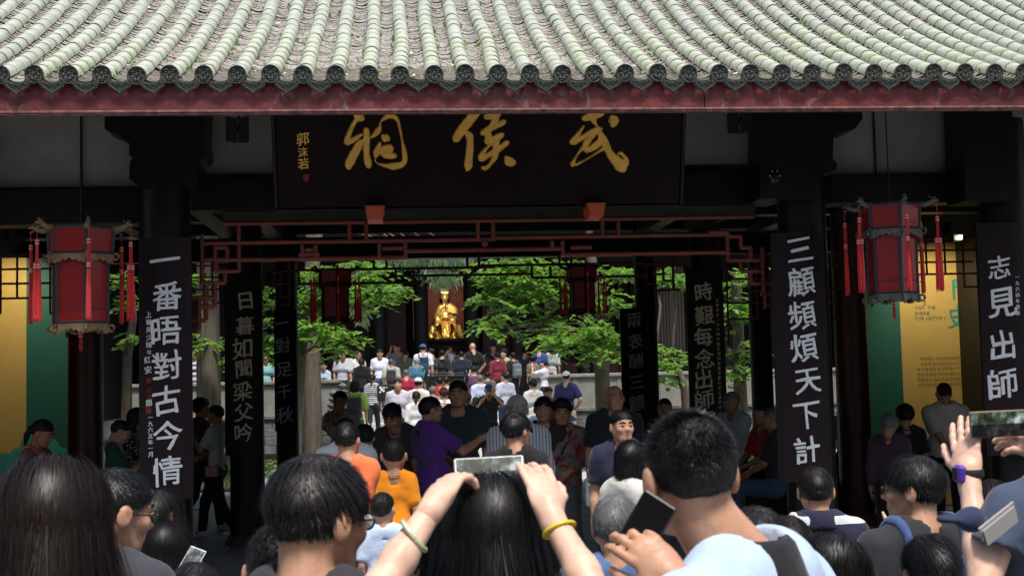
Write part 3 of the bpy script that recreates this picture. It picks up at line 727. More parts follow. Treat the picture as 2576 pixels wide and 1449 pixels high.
# pale streaks and salt stains on the fascia
n_, l_, b_ = nodes(M_fascia)
src = b_.inputs['Base Color'].links[0].from_socket
tc = n_.new('ShaderNodeTexCoord'); mp = n_.new('ShaderNodeMapping'); mp.inputs['Scale'].default_value = (2.2, 1, 1.3); l_.new(tc.outputs['Object'], mp.inputs[0])
t1 = n_.new('ShaderNodeTexNoise'); t1.inputs['Scale'].default_value = 3.1; t1.inputs['Detail'].default_value = 9; t1.inputs['Roughness'].default_value = .62; t1.inputs['Distortion'].default_value = 1.2; l_.new(mp.outputs[0], t1.inputs['Vector'])
rr = n_.new('ShaderNodeValToRGB'); rr.color_ramp.elements[0].position = .58; rr.color_ramp.elements[0].color = (0, 0, 0, 1); rr.color_ramp.elements[1].position = .74; rr.color_ramp.elements[1].color = (.55, .55, .55, 1); l_.new(t1.outputs[0], rr.inputs[0])
mx = n_.new('ShaderNodeMix'); mx.data_type = 'RGBA'; mx.inputs[7].default_value = (.33, .28, .28, 1); l_.new(rr.outputs[0], mx.inputs[0]); l_.new(src, mx.inputs[6]); l_.new(mx.outputs[2], b_.inputs['Base Color'])

# ---- grounds
def slab(name, x0, y0, x1, y1, z, m, th=.25, seg=None): return struct(MB().box((x0, y0, z-th), (x1, y1, z)).build(name, m))
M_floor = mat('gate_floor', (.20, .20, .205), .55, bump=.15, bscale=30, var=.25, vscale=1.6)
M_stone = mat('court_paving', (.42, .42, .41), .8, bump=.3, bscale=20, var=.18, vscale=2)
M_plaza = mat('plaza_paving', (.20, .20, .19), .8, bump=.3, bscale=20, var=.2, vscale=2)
slab('ground', -60, -30, 60, 90, -.45, mat('earth', (.09, .085, .06), .95, var=.3), .1)
slab('platform', -9, -6, 9, 3.75, 0, M_plaza, .40)
slab('plaza', -14, 3.75, 14, 6.9, -.30, M_plaza, .12)
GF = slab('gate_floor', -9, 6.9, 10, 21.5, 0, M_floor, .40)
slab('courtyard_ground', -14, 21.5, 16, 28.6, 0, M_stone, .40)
# flagstones in the gate and the court, each with its own edge
def paving(parent, x0, x1, y0, y1, sx, sy, z, m, name='flagstone'):
    base = MB().box((-sx/2+.004, -sy/2+.004, .0), (sx/2-.004, sy/2-.004, .012), .004).mesh(name, m); i = 0
    y = y0; row = 0
    while y < y1-.01:
        x = x0+(sx/2 if row % 2 else 0)
        while x < x1-sx/2:
            link(name, base, parent, (x+sx/2, y+sy/2, z+random.uniform(-.0015, .0015)), (0, 0, random.uniform(-.003, .003))); x += sx; i += 1
        y += sy; row += 1
    return i
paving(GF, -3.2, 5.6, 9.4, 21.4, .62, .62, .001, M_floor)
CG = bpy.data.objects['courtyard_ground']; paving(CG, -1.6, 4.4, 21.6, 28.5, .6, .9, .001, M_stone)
# the flight of steps up to the hall terrace, in the middle
xl, xr = P(872, 990, 33).x, P(1336, 990, 33).x
ST = thing('stone_steps', 'flight of low pale stone steps between the parapets up to the hall terrace', 'steps', ((xl+xr)/2, 28.6, 0))
for i in range(6):
    MB().box((xl-(xl+xr)/2-.02, i*.75, -.1), (xr-(xl+xr)/2+.02, 6.2, .15*(i+1)-.001*0), .012).build('step', M_stone, ST)
slab('terrace', -14, 33.3, 16, 60, .899, mat('terrace_paving', (.25, .25, .24), .8, var=.2, bump=.2), 1.2)

# ---- parapet walls with blocks below
M_plaster = mat('grey_plaster', (.21, .21, .18), .85, var=.16, vscale=2.5, bump=.15, bscale=30)
M_cap = mat('parapet_cap', (.22, .21, .18), .85, var=.25, vscale=6, bump=.3)
M_block = mat('stone_block', (.115, .125, .12), .85, var=.3, vscale=4, bump=.45, bscale=22)
def parapet(label, x0, x1, Y, z0, z1, side):
    w = x1-x0; t = thing('parapet_wall', label, 'wall', ((x0+x1)/2, Y, 0)); h = w/2
    MB().box((-h, 0, z0), (h, .22, z1-.10), .0).build('panel', M_plaster, t)
    MB().box((-h-.02, -.07, z1-.10), (h+.02, .29, z1), .02).build('coping', M_cap, t)
    MB().box((-h-.02, -.10, z0-.10), (h+.02, .26, z0), .015).build('ledge', mat('ledge_stone', (.13, .12, .10), .85, var=.3, bump=.4), t)
    zz = z0-.10; 
    bl = []
    for j in range(4):
        bh = (z0-.10)/4; x = -h-(.3 if j % 2 else 0)
        while x < h:
            L = .62+random.uniform(-.06, .06); a, b = max(-h, x), min(h, x+L)
            if b-a > .05: MB().box((a+.004, -.05+random.uniform(-.008, .008), j*bh+.004), (b-.004, .2, (j+1)*bh-.004), .012).build('stone_block', M_block, t)
            x += L
    # pilasters dividing the panel
    n = max(1, int(w/1.1))
    for i in range(n+1):
        x = -h+w*i/n; MB().box((x-.05, -.02, z0+.001), (x+.05, .1, z1-.101)).build('pilaster', M_plaster, t)
    return t
parapet('long grey plastered parapet wall with stone base, left of the steps', -6.9, xl-.15, 33.0, .98, 1.86, -1)
parapet('long grey panelled parapet wall with stone base, right of the steps', xr+.02, 12.5, 33.0, .98, 1.86, 1)
# turned stone posts at the left end of the steps
def newel(px, py, Y, h, label):
    p = P(px, py, Y); t = thing('stone_post', label, 'post', (p.x, Y, p.z-h), group='turned stone posts by the steps')
    m = mat('carved_stone', (.12, .12, .115), .8, var=.3, vscale=20, bump=.4)
    MB().lathe((0, 0, -.6), [(.10, 0), (.10, .6), (.16, .62), (.17, .66), (.11, .70)], 14).build('base', m, t, auto=True)
    MB().lathe((0, 0, .10), [(.10, 0), (.16, .05), (.17, .09), (.10, .13), (.07, .15), (.12, .19), (.14, .23), (.08, .27), (.06, .28), (.10, .32), (.11, .37), (.07, .42), (.01, .45)], 14).build('finial', m, t, auto=True)
newel(862, 962, 32.2, .55, 'turned grey stone post with stacked finial nearest the steps')
newel(840, 985, 31.0, .50, 'lower turned grey stone post just behind the woman in lime green')

# ================================================================== gate hall
YC, YI, YR = 10.8, 15.1, 19.3
GH = thing('gate_hall', 'old dark timber gate hall with red eave board and grey-green tiled roof', 'building', (.6, YC, 0))
gx, gy = .6, YC
def gl(p): return (p[0]-gx, p[1]-gy, p[2])
def gbox(a, b, name, m, bev=.0, parent=None): return MB().box(gl(a), gl(b), bev).build(name, m, parent or GH)
def prect(x0, y0, x1, y1, Y, dep, name, m, bev=0., parent=None):
    """a board seen at these places in the photograph, standing upright at distance Y"""
    xm, ym = (x0+x1)/2, (y0+y1)/2
    return gbox((P(x0, ym, Y).x, Y, P(xm, y1, Y).z), (P(x1, ym, Y).x, Y+dep, P(xm, y0, Y).z), name, m, bev, parent)
# columns
colx = [[P(x, 900, Y).x for x in xs] for Y, xs in ((YC, (-100, 417, 2030, 2542)), (YI, (215, 620, 1783, 2142)), (YR, (440, 722, 1628, 1915)))]
COLX = colx
for Y, xs in zip((YC, YI, YR), colx):
    for i, x in enumerate(xs):
        r = (.215, .20, .17)[(YC, YI, YR).index(Y)]
        ccol = M_black if not (Y == YI and i in (0, 3)) else M_redlac
        c = MB().lathe((x-gx, Y-gy, .09), [(r*1.02, 0), (r, .3), (r*.97, 3.2), (r*.94, 5.0 if Y != YC else 3.95)], 24).build('column', ccol, GH, auto=True)
        MB().lathe((x-gx, Y-gy, 0), [(r*1.3, 0), (r*1.34, .03), (r*1.2, .09), (r*1.05, .12)], 24).build('column_base', mat('column_foot', (.10, .035, .022), .7, var=.3), c, auto=True)
for x in (COLX[0][1]+.21, COLX[0][1]-.25): pass
# front line: grey wall panels, lintels and brackets
M_grey = mat('upper_plaster', (.27, .27, .26), .9, var=.15, vscale=2, bump=.1)
Yw = 10.95
for (a, b, c, d) in ((-140, 250, 355, 472), (500, 250, 702, 436), (1718, 250, 1912, 412), (2052, 250, 2420, 440), (2545, 250, 2800, 465)):
    prect(a, b, c, d, Yw, .08, 'wall_panel', M_grey)
prect(-160, 474, 355, 566, 10.85, .25, 'lintel', M_black, .01); prect(480, 438, 1952, 520, 10.85, .25, 'lintel', M_black, .01); prect(2090, 436, 2900, 508, 10.85, .25, 'lintel', M_black, .01)
prect(-400, 100, 3000, 284, 11.10, .2, 'tie_beam', M_black)
prect(560, 523, 1900, 552, 10.98, .14, 'tie_board', mat('grey_green_board', (.045, .052, .045), .7, var=.4, vscale=3), .004)
prect(203, 240, 206, 474, 10.92, .02, 'panel_joint', M_black); 
prect(2199, 240, 2202, 440, 10.92, .02, 'panel_joint', M_black)
def pprism(pts, Y, dep, name, m, parent=None):
    pr = [P(x, y, Y) for x, y in pts]
    return MB().prism([(p.x-gx, p.z) for p in pr][::-1], (0, Y-gy, 0), (1, 0, 0), (0, 0, 1), (0, dep, 0)).build(name, m, parent or GH)
pprism([(263, 250), (263, 325), (300, 342), (325, 362), (325, 392), (334, 398), (326, 408), (325, 450), (345, 466), (495, 466), (500, 410), (520, 390), (515, 345), (518, 250)], 10.45, .38, 'bracket', M_black)
pprism([(1912, 250), (1912, 500), (2052, 500), (2052, 432), (2094, 430), (2105, 424), (2105, 410), (2095, 400), (2097, 336), (2150, 325), (2170, 300), (2165, 250)], 10.45, .38, 'bracket', M_black)
pprism([(2420, 240), (2430, 505), (2552, 505), (2545, 240)], 10.45, .38, 'bracket', M_black)
# beams inside, running away from the eave and across
for xs in zip(COLX[0], COLX[1], COLX[2]):
    for j, z in ((0, 3.55), (1, 3.95)):
        gbox((xs[j]-.10, (YC, YI)[j]+.2, z), (xs[j]+.10, (YI, YR)[j]-.2, z+.35), 'cross_beam', M_black)
gbox((-5.5, 11.3, 4.62), (7.5, 19.2, 4.70), 'ceiling', M_black)
for Y, z in ((YI, 3.75), (YI, 4.75), (YR, 3.67)):
    gbox((-5.5, Y-.12, z), (7.5, Y+.12, z+.34), 'cross_beam', M_black)
gbox((-5.5, YI-.02, 4.09), (7.5, YI+.04, 4.75), 'wall_panel', M_dark)
gbox((-5.5, YR-.02, 4.07), (7.5, YR+.04, 5.2), 'wall_panel', M_dark)
for x in (-5.6, 7.6): gbox((x-.1, 10.9, 0), (x+.1, 20.5, 5), 'end_wall', M_dark)
# fascia board and its moulded foot
Ye = 8.98
zf0, zf1 = P(1288, 284, Ye+.05).z, P(1288, 205, Ye+.05).z
gbox((-4.6, Ye+.05, zf0+.03), (1.9+.33, Ye+.09, zf1+.0), 'fascia', M_fascia); gbox((2.238, Ye+.052, zf0+.03), (8.2, Ye+.092, zf1+.0), 'fascia', M_fascia)
gbox((-4.6, Ye+.038, zf0+.012), (8.2, Ye+.10, zf0+.030), 'fascia_bead', mat('worn_red_edge', (.16, .07, .065), .55, var=.6, vscale=14), .004)
gbox((-4.6, Ye+.044, zf0), (8.2, Ye+.10, zf0+.0105), 'fascia_bead', mat('worn_red_edge', (.2, .1, .1)), .003)
# eave soffit
MB().prism([(Ye+.1-gy, zf0+.01), (11.1-gy, 4.55), (11.1-gy, 4.75), (Ye+.1-gy, zf0+.2)], (-4.6-gx, 0, 0), (0, 1, 0), (0, 0, 1), (12.8, 0, 0)).build('soffit', M_dark, GH)

# ---- roof
PITCH_T = .2314; X0T = P(88, 185, 9.0).x
z_e = 4.040
def prof(Y):
    d = Y-9.0; return z_e+.405*d+.034*d*d
roof = None
NR = 46; ys = np.linspace(Ye+.11, 15.3, 22)
V = []; F = []
xa, xb = X0T-PITCH_T*5.5, X0T+PITCH_T*40.5
for y in ys:
    for z in (-.075, -.11): V += [(xa-gx, y-gy, prof(y)+z), (xb-gx, y-gy, prof(y)+z)]
for i in range(len(ys)-1):
    k = 4*i; F += [(k, k+1, k+5, k+4), (k+2, k+6, k+7, k+3)]
zr = prof(15.3); k = len(V); V += [(xa-gx, 15.3-gy, zr-.1), (xb-gx, 15.3-gy, zr-.1), (xb-gx, 20.5-gy, 4.25), (xa-gx, 20.5-gy, 4.25)]; F.append((k, k+1, k+2, k+3))
M_deck = mat('roof_bed', (.05, .045, .035), .95, var=.4, vscale=12, bump=.6)
roof = link('roof', new_mesh('roof', V, F, M_deck), GH)
# tile materials: pale lichened grey-green, each tile a little different
def tile_mat(name, c, c2, c3):
    m = mat(name, c, .75, bump=.35, bscale=60, col2=c2, vscale=9); n, l, b = nodes(m)
    src = b.inputs['Base Color'].links[0].from_socket; oi = n.new('ShaderNodeObjectInfo'); mx = n.new('ShaderNodeMix'); mx.data_type = 'RGBA'; mx.inputs[7].default_value = (*c3, 1)
    rr = n.new('ShaderNodeMapRange'); rr.inputs[3].default_value = 0; rr.inputs[4].default_value = .55; l.new(oi.outputs['Random'], rr.inputs[0]); l.new(rr.outputs[0], mx.inputs[0]); l.new(src, mx.inputs[6]); l.new(mx.outputs[2], b.inputs['Base Color']); return m
M_bar = tile_mat('barrel_tile', (.43, .455, .35), (.20, .25, .12), (.42, .44, .42))
M_pan = tile_mat('pan_tile', (.50, .48, .45), (.22, .205, .17), (.42, .40, .38))
M_disc = mat('eave_disc', (.050, .055, .055), .7, bump=.5, bscale=70, col2=(.035, .045, .025), vscale=14)
# barrel tile: half tube, 0.205 long, slightly wider at the lip
SEG = .192
def barrel_mesh():
    V = []; F = []; n = 8
    for (y, r) in ((0, .0605), (.004, .0625), (SEG-.012, .0598), (SEG-.010, .053)):
        for j in range(n+1):
            w = math.pi*j/n; V.append((math.cos(w)*r, y, math.sin(w)*r-.012))
    for i in range(3):
        for j in range(n): a = i*(n+1)+j; F.append((a, a+1, a+n+2, a+n+1))
    F.append(tuple(range(n+1)))
    return V, F
bV, bF = barrel_mesh(); bar_me = new_mesh('barrel_tile', bV, bF, M_bar, True)
bar_me.set_sharp_from_angle(angle=rad(40)) if hasattr(bar_me, 'set_sharp_from_angle') else None
def pan_mesh():
    V = []; F = []; n = 6; W = .088
    for (y, dz) in ((0, .001), (0, .013), (.078, .004)):
        for j in range(n+1):
            u_ = -1+2*j/n; V.append((u_*W, y, dz+.040*u_*u_))
    for i in range(2):
        for j in range(n): a = i*(n+1)+j; F.append((a, a+1, a+n+2, a+n+1))
    return V, F
pV, pF = pan_mesh(); pan_me = new_mesh('pan_tile', pV, pF, M_pan, True)
pan_me.set_sharp_from_angle(angle=rad(40))
def along(s):     # arc length -> Y
    y = 9.0; st = .05
    while s > 0: y += min(st, s)/math.hypot(1, .405+.068*(y-9)); s -= st
    return y
ncount = 0; ARC = [along(i*SEG) for i in range(36)]
rest = MB(); rv = []; rf = []
near_b = []; 
for r in range(-4, 40):
    x = X0T+PITCH_T*r
    sway = [random.gauss(0, .004) for _ in range(4)]
    for i in range(21):
        y = ARC[i]; z = prof(y); sl = math.atan(.405+.068*(y-9)); xx = x+sway[0]*math.sin(i*.5+r)+sway[1]*math.sin(i*.21)
        near_b.append((i, r, xx, y, z+random.gauss(0, .0018), sl, random.gauss(0, .008)))
vis = [t for t in near_b if 0 <= t[1] <= 32]
vis.sort(key=lambda t: (t[0], abs(t[1]-16)))
first = set(id(t) for t in vis[:297])
def rt(vx, sl, yaw_, o):
    c, s = math.cos(sl), math.sin(sl); out = []
    cz, sz = math.cos(yaw_), math.sin(yaw_)
    for a, b, d in vx:
        a2, b2 = a*cz-b*sz, a*sz+b*cz; out.append((a2+o[0], b2*c-d*s+o[1], b2*s+d*c+o[2]))
    return out
for t in near_b:
    i, r, xx, y, z, sl, yw = t
    if id(t) in first: link('barrel_tile', bar_me, roof, (xx-gx, y-gy, z+.012), (sl, 0, yw))
    else: rest.add(rt(bV, sl, yw, (xx-gx, y-gy, z+.012)), bF)
tag(rest.build('barrel_tiles', M_bar, roof, smooth=True), kind='stuff')
rest = MB(); PSTEP = .058; yy = 9.0; k = 0; plist = []
while yy < 13.4:
    plist.append(yy); yy += PSTEP/math.hypot(1, .405+.068*(yy-9))
cnt = 0
for k, y in enumerate(plist):
    sl = math.atan(.405+.068*(y-9))
    for r in range(-4, 40):
        x = X0T+PITCH_T*(r+.5); o = (x-gx+random.gauss(0, .003), y-gy+random.gauss(0, .002), prof(y)-.040+random.gauss(0, .0025))
        s2 = sl-.24+random.gauss(0, .03)
        if k < 9 and 0 <= r <= 32 and cnt < 297: link('pan_tile', pan_me, roof, o, (s2, random.gauss(0, .04), random.gauss(0, .03))); cnt += 1
        else: rest.add(rt(pV, s2, random.gauss(0, .03), o), pF)
tag(rest.build('pan_tiles', M_pan, roof, smooth=True), kind='stuff')
# eave discs with a smiling face in relief, drip tiles between them
def disc_mesh(v):
    m = MB(); rr = random.Random(v)
    m.V = []; prof_ = [(.0, -.030), (.0, -.030)]
    pr = [(.065, 0), (.068, -.012), (.065, -.022), (.059, -.023), (.058, -.017), (0.001, -.019)]
    n = 20; Vv = []; Ff = []
    for rad_, y in pr:
        for j in range(n): w = 2*math.pi*j/n; Vv.append((rad_*math.cos(w), y, rad_*math.sin(w)))
    for i in range(len(pr)-1):
        for j in range(n): Ff.append((i*n+j, i*n+(j+1) % n, (i+1)*n+(j+1) % n, (i+1)*n+j))
    m.add(Vv, Ff)
    a = rr.uniform(-.15, .15)
    def pt(x, z): return (x*math.cos(a)-z*math.sin(a), -.021, x*math.sin(a)+z*math.cos(a))
    for s in (-1, 1):
        m.tube([pt(s*.012, .024), pt(s*.028, .032), pt(s*.045, .020)], .0045, 4)      # brow
        m.ball(pt(s*.024, .012), (.010, .006, .006), 6, 4)                               # eye
        m.ball(pt(s*.030, -.008), (.013, .005, .012), 6, 4)                              # cheek
    m.tube([pt(0, .018), pt(0, -.004)], [.004, .008], 5)
    m.tube([pt(-.030, -.018), pt(-.012, -.032), pt(.012, -.032), pt(.030, -.018)], .0042, 4); m.tube([pt(-.018, -.040), pt(0, -.046), pt(.018, -.040)], .004, 4)
    return m.mesh('eave_disc', M_disc, True)
dms = [disc_mesh(i) for i in range(5)]
def drip_mesh(v):
    pts = []
    for j in range(13):
        u_ = -1+2*j/12; pts.append((u_*.092, -.006+.030*u_*u_))
    low = [(.092, .014), (.091, -.014), (.072, -.046), (.042, -.066), (.018, -.082), (0, -.108), (-.018, -.082), (-.042, -.066), (-.072, -.046), (-.091, -.014), (-.092, .014)]
    m = MB(); m.prism(pts+low, (0, 0, 0), (1, 0, 0), (0, 0, 1), (0, .014, 0))
    q = [(x*.80, z*.78-.006) for x, z in low]; 
    m.tube([(x, -.002, z) for x, z in q], .0035, 4)
    for s in (-1, 1):
        m.tube([(s*.012, -.002, -.012), (s*.030, -.002, -.020), (s*.046, -.002, -.008), (s*.055, -.002, -.014)], .0035, 4); m.tube([(0, -.002, -.018), (s*.014, -.002, -.032), (s*.03, -.002, -.032)], .003, 4)
    return m.mesh('drip_tile', mat('drip_tile', (.058, .066, .062), .7, bump=.5, bscale=70, col2=(.05, .06, .028), vscale=10), False)
rm = drip_mesh(0)
for r in range(-4, 40):
    x = X0T+PITCH_T*r
    link('eave_disc', dms[(r*3) % 5], roof, (x-gx+random.gauss(0, .004), 8.995-gy, z_e+.010+random.gauss(0, .003)), (.08, random.uniform(-.2, .2), random.gauss(0, .05)))
    link('drip_tile', rm, roof, (x+PITCH_T/2-gx+random.gauss(0, .003), 8.975-gy, z_e-.038+random.gauss(0, .003)), (.22, random.gauss(0, .04), random.gauss(0, .04)))
# ---- needles, dead leaves and weeds on the roof
def scatter(name, n, m, gen, label=None):
    V = []; F = []
    for _ in range(n):
        vs_, fs_ = gen(); k = len(V); V += vs_; F += [tuple(i+k for i in f) for f in fs_]
    return tag(link(name, new_mesh(name, V, F, m)), label, None, None, 'stuff')
def valley(spread=.05, ymax=12.6):
    r = random.randint(-3, 38); y = 9.0+random.random()**1.3*(ymax-9.0)
    x = X0T+PITCH_T*(r+.5)+random.gauss(0, spread); return x, y, prof(y)-.028
def needle():
    x, y, z = valley(.045); z += .012+random.random()*.018; a = random.random()*6.28; L = random.uniform(.015, .045); e = random.gauss(0, .25)
    d = Vector((math.cos(a), math.sin(a), e+.4*math.sin(a)))*L; s = Vector((-math.sin(a), math.cos(a), 0))*.0015
    p = Vector((x, y, z)); return [tuple(p-s), tuple(p+s), tuple(p+d*.5+s+Vector((0, 0, .006))), tuple(p+d), tuple(p+d*.5-s+Vector((0, 0, .006)))], [(0, 1, 2, 3, 4)]
scatter('needle_litter', 9000, mat('dry_needles', (.60, .50, .45), .8, col2=(.30, .19, .16), vscale=3), needle, 'dry brown needles lying in the tile valleys of the roof')
def dleaf():
    x, y, z = valley(.05); z += .03; a = random.random()*6.28; L = random.uniform(.014, .034); p = Vector((x, y, z))
    u1 = Vector((math.cos(a), math.sin(a), .35*math.sin(a)+random.gauss(0, .2)))*L; v1 = Vector((-math.sin(a), math.cos(a), .35*math.cos(a)+random.gauss(0, .3)))*L*.5
    return [tuple(p-u1), tuple(p+v1), tuple(p+u1), tuple(p-v1)], [(0, 1, 2, 3)]
scatter('dead_leaves', 240, mat('dead_leaf_pale', (.55, .50, .44), .7), dleaf, 'pale fallen leaves on the roof'); scatter('dead_leaves', 46, mat('dead_leaf_red', (.35, .10, .05), .7), dleaf, 'reddish fallen leaves on the roof')
def weed():
    r = random.randint(-3, 38); y = 9.0+random.random()*3.5; s = random.choice((-1, 1)); x = X0T+PITCH_T*(r+.5)+s*(.062+random.gauss(0, .008)); z = prof(y)-.025
    V = []; F = []
    for _ in range(5):
        a = random.random()*6.28; L = random.uniform(.014, .042); p = Vector((x+random.gauss(0, .008), y+random.gauss(0, .012), z)); t = p+Vector((math.cos(a)*L*.7, math.sin(a)*L*.7, L)); w = Vector((-math.sin(a), math.cos(a), 0))*L*.28
        k = len(V); V += [tuple(p), tuple((p+t)/2+w), tuple(t), tuple((p+t)/2-w)]; F.append((k, k+1, k+2, k+3))
    return V, F
scatter('weeds', 1700, mat('weed_green', (.20, .32, .06), .7), weed, 'small green weeds and moss along the tile rows')

# ---- fretwork of round red bars under the lintels
def fret(Y, lines, label, r=.019, m=M_lattice, cat='lattice'):
    pts = [P(x, y, Y) for l in lines for x, y in l]; x0 = sum(p.x for p in pts)/len(pts); zt = max(p.z for p in pts)
    t = thing('fretwork_screen', label, 'fretwork', (x0, Y, zt))
    for l in lines:
        q = [P(x, y, Y) for x, y in l]
        a, b = q
        if abs(a.x-b.x) > abs(a.z-b.z): b = Vector((b.x, b.y, a.z+0*(b.z-a.z))); zz = (q[0].z+q[1].z)/2; a = Vector((a.x, a.y, zz)); b.z = zz
        else: xx = (q[0].x+q[1].x)/2; a = Vector((xx, a.y, a.z)); b = Vector((xx, b.y, b.z))
        rr_ = r*random.uniform(.97, 1.04); MB().tube([a-t.location, b-t.location], rr_, 10).build('bar', m, t, smooth=False, auto=True)
    return t
S_ = .8587/2.579
def z4(x, y): return (x*S_, .8587*563+y*S_)
def z5(x, y): return (.8587*700+x*S_, .8587*563+y*S_)
def z6(x, y): return (.8587*1400+x*S_, .8587*563+y*S_)
def z7(x, y): return (.8587*2100+x*S_, .8587*563+y*S_)
L = [[(560, 562), (1896, 547)], [(506, 612), (1245, 602)], [(1245, 600), (1836, 588)], [(560, 652), (1022, 650)], [(1020, 631), (1420, 626)], [(1418, 642), (1836, 634)],
     [z5(1258, 385), z5(1258, 505)], [z6(640, 370), z6(640, 480)], [z5(1060, 385), z5(1060, 500)], [z5(1085, 425), z5(1240, 422)], [z6(560, 370), z6(560, 430)], [z6(700, 420), z6(860, 415)]]
for x in (835, 962): L.append([z5(x, 232), z5(x, 368)])
for x in (1805, 1920): L.append([z5(x, 228), z5(x, 355)])
for x in (940, 1060): L.append([z6(x, 215), z6(x, 335)])
L += [[z5(480, 400), z5(480, 500)], [z5(580, 400), z5(580, 500)], [z5(450, 470), z5(610, 470)], [z5(500, 435), z5(560, 435)]]
L += [[(508, 590), (508, 713)], [(506, 713), (566, 713)], [(566, 683), (566, 713)], [(539, 683), (602, 683)], [(601, 562), (601, 683)], [(541, 612), (541, 683)], [(508, 653), (571, 653)], [(571, 623), (571, 653)], [(541, 623), (571, 623)],
      [(518, 713), (518, 806)], [(484, 750), (540, 750)], [(540, 713), (540, 772)], [(500, 772), (540, 772)], [(500, 750), (500, 830)], [(484, 806), (518, 806)], [(484, 830), (500, 830)]]
L += [[z7(80, 300), z7(80, 520)], [z7(-60, 305), z7(80, 302)], [z7(80, 335), z7(182, 335)], [z7(181, 335), z7(181, 420)], [z7(181, 420), z7(258, 420)], [z7(256, 420), z7(256, 515)], [z7(80, 516), z7(256, 514)], [z7(181, 520), z7(181, 600)], [z7(181, 600), z7(350, 597)],
      [z7(350, 420), z7(350, 770)], [z7(256, 600), z7(256, 690)], [z7(256, 690), z7(430, 688)], [z7(428, 600), z7(428, 770)], [z7(330, 770), z7(430, 770)], [z7(366, 770), z7(366, 880)], [z7(366, 850), z7(440, 850)], [z7(440, 770), z7(440, 950)], [z7(256, 515), z7(350, 515)]]
fret(10.78, L, 'red fretwork screen of round bars across the front bay, stepping down beside both columns')
# round boss in the middle
tag(MB().tube([P(1220, 614, 10.74), P(1220, 614, 10.80)], .028, 14).build('fret_boss', M_lattice), 'small round red boss set between two bars of the front fretwork', 'boss')
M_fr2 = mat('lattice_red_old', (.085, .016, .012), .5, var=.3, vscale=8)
L = [[z5(450, 585), z5(1934, 572)], [z6(0, 562), z6(1270, 530)], [z5(1180, 640), z6(410, 612)], [z5(860, 688), z5(1330, 682)], [z5(450, 692), z5(865, 690)], [z6(410, 648), z6(1270, 632)], [z5(1020, 515), z5(1020, 580)], [z5(1115, 515), z5(1115, 580)], [z5(1725, 478), z5(1725, 572)], [z5(1812, 478), z5(1812, 572)],
     [z6(10, 465), z6(10, 560)], [z6(615, 450), z6(615, 545)], [z6(705, 450), z6(705, 545)], [z6(408, 560), z6(408, 650)], [z6(548, 560), z6(548, 640)], [z5(1185, 585), z5(1185, 690)], [z5(1320, 590), z5(1320, 690)],
     [z6(1270, 480), z6(1270, 690)], [z6(1270, 690), z6(1345, 690)], [z6(1340, 545), z6(1340, 740)], [z6(1270, 545), z6(1400, 545)], [z6(1400, 480), z6(1400, 670)], [z6(1320, 620), z6(1400, 620)], [z6(1270, 480), z6(1530, 475)], [z6(1475, 480), z6(1475, 740)], [z6(1340, 740), z6(1530, 738)], [z6(1400, 670), z6(1475, 670)],
     [z5(450, 530), z5(450, 692)], [z5(380, 530), z5(380, 850)], [z5(310, 600), z5(310, 800)], [z5(240, 600), z5(450, 595)], [z5(250, 690), z5(380, 690)], [z5(310, 790), z5(380, 790)], [z5(320, 850), z5(380, 850)]]
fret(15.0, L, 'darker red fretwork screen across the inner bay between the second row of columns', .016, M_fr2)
# side bays: small-panel screens
def grid(x0, y0, x1, y1, Y, label, nx=4, ny=3, drop=True):
    L = [[(x0, y0), (x1, y0)], [(x0, y1), (x1, y1)]]
    w = (x1-x0)/nx
    for i in range(nx+1): L.append([(x0+w*i, y0), (x0+w*i, y1+(0 if not drop else (y1-y0)*(.9 if i in (0, nx) else .35 if i in (1, nx-1) else 0)))])
    for j in range(1, ny): L.append([(x0+(w*.5 if j % 2 else 0), y0+(y1-y0)*j/ny), (x1-(w*.5 if j % 2 == 0 else 0), y0+(y1-y0)*j/ny)])
    if drop: L += [[(x0, y1+(y1-y0)*.35), (x0+w, y1+(y1-y0)*.35)], [(x1-w, y1+(y1-y0)*.35), (x1, y1+(y1-y0)*.35)]]
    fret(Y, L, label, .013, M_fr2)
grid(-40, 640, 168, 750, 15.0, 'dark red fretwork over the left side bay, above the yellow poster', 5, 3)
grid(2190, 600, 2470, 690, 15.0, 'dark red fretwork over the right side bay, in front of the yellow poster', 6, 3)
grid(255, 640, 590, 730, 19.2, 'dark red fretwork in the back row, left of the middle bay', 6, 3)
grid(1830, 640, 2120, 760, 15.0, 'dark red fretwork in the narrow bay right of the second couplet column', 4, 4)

# ---- name plaque
pl = [P(690, 284, 10.2), P(1734, 272, 10.2)]
PC = P(1212, 520, 10.55)
NP = thing('name_plaque', 'huge black name plaque with three gold brushed characters under the eave', 'plaque', (PC.x, 10.55, PC.z), 0)
TILT = .28      # leans out at the top
NP.rotation_euler = (TILT, 0, 0)
pw = (P(1722, 470, 10.45).x-P(703, 470, 10.45).x)/2; ph = 1.25
MB().box((-pw, .0, 0), (pw, .06, ph), .01).build('board', mat('plaque_lacquer', (.0055, .003, .0055), .45, var=.3, vscale=3, spec=.15, col2=(.012, .002, .003)), NP)
for a, b in (((-pw-.02, -.012, -.03), (pw+.02, .075, 0)), ((-pw-.03, -.012, 0), (-pw, .075, ph)), ((pw, -.012, 0), (pw+.03, .075, ph)), ((-pw-.03, -.012, ph), (pw+.03, .075, ph+.03))): MB().box(a, b, .006).build('frame', M_black, NP)
M_gold = mat('gold_leaf', (.92, .53, .10), .36, metal=.30, bump=.25, bscale=60, var=.12, vscale=10)
npn = Vector((0, math.cos(TILT), math.sin(TILT))); npu = Vector((0, -math.sin(TILT), math.cos(TILT)))
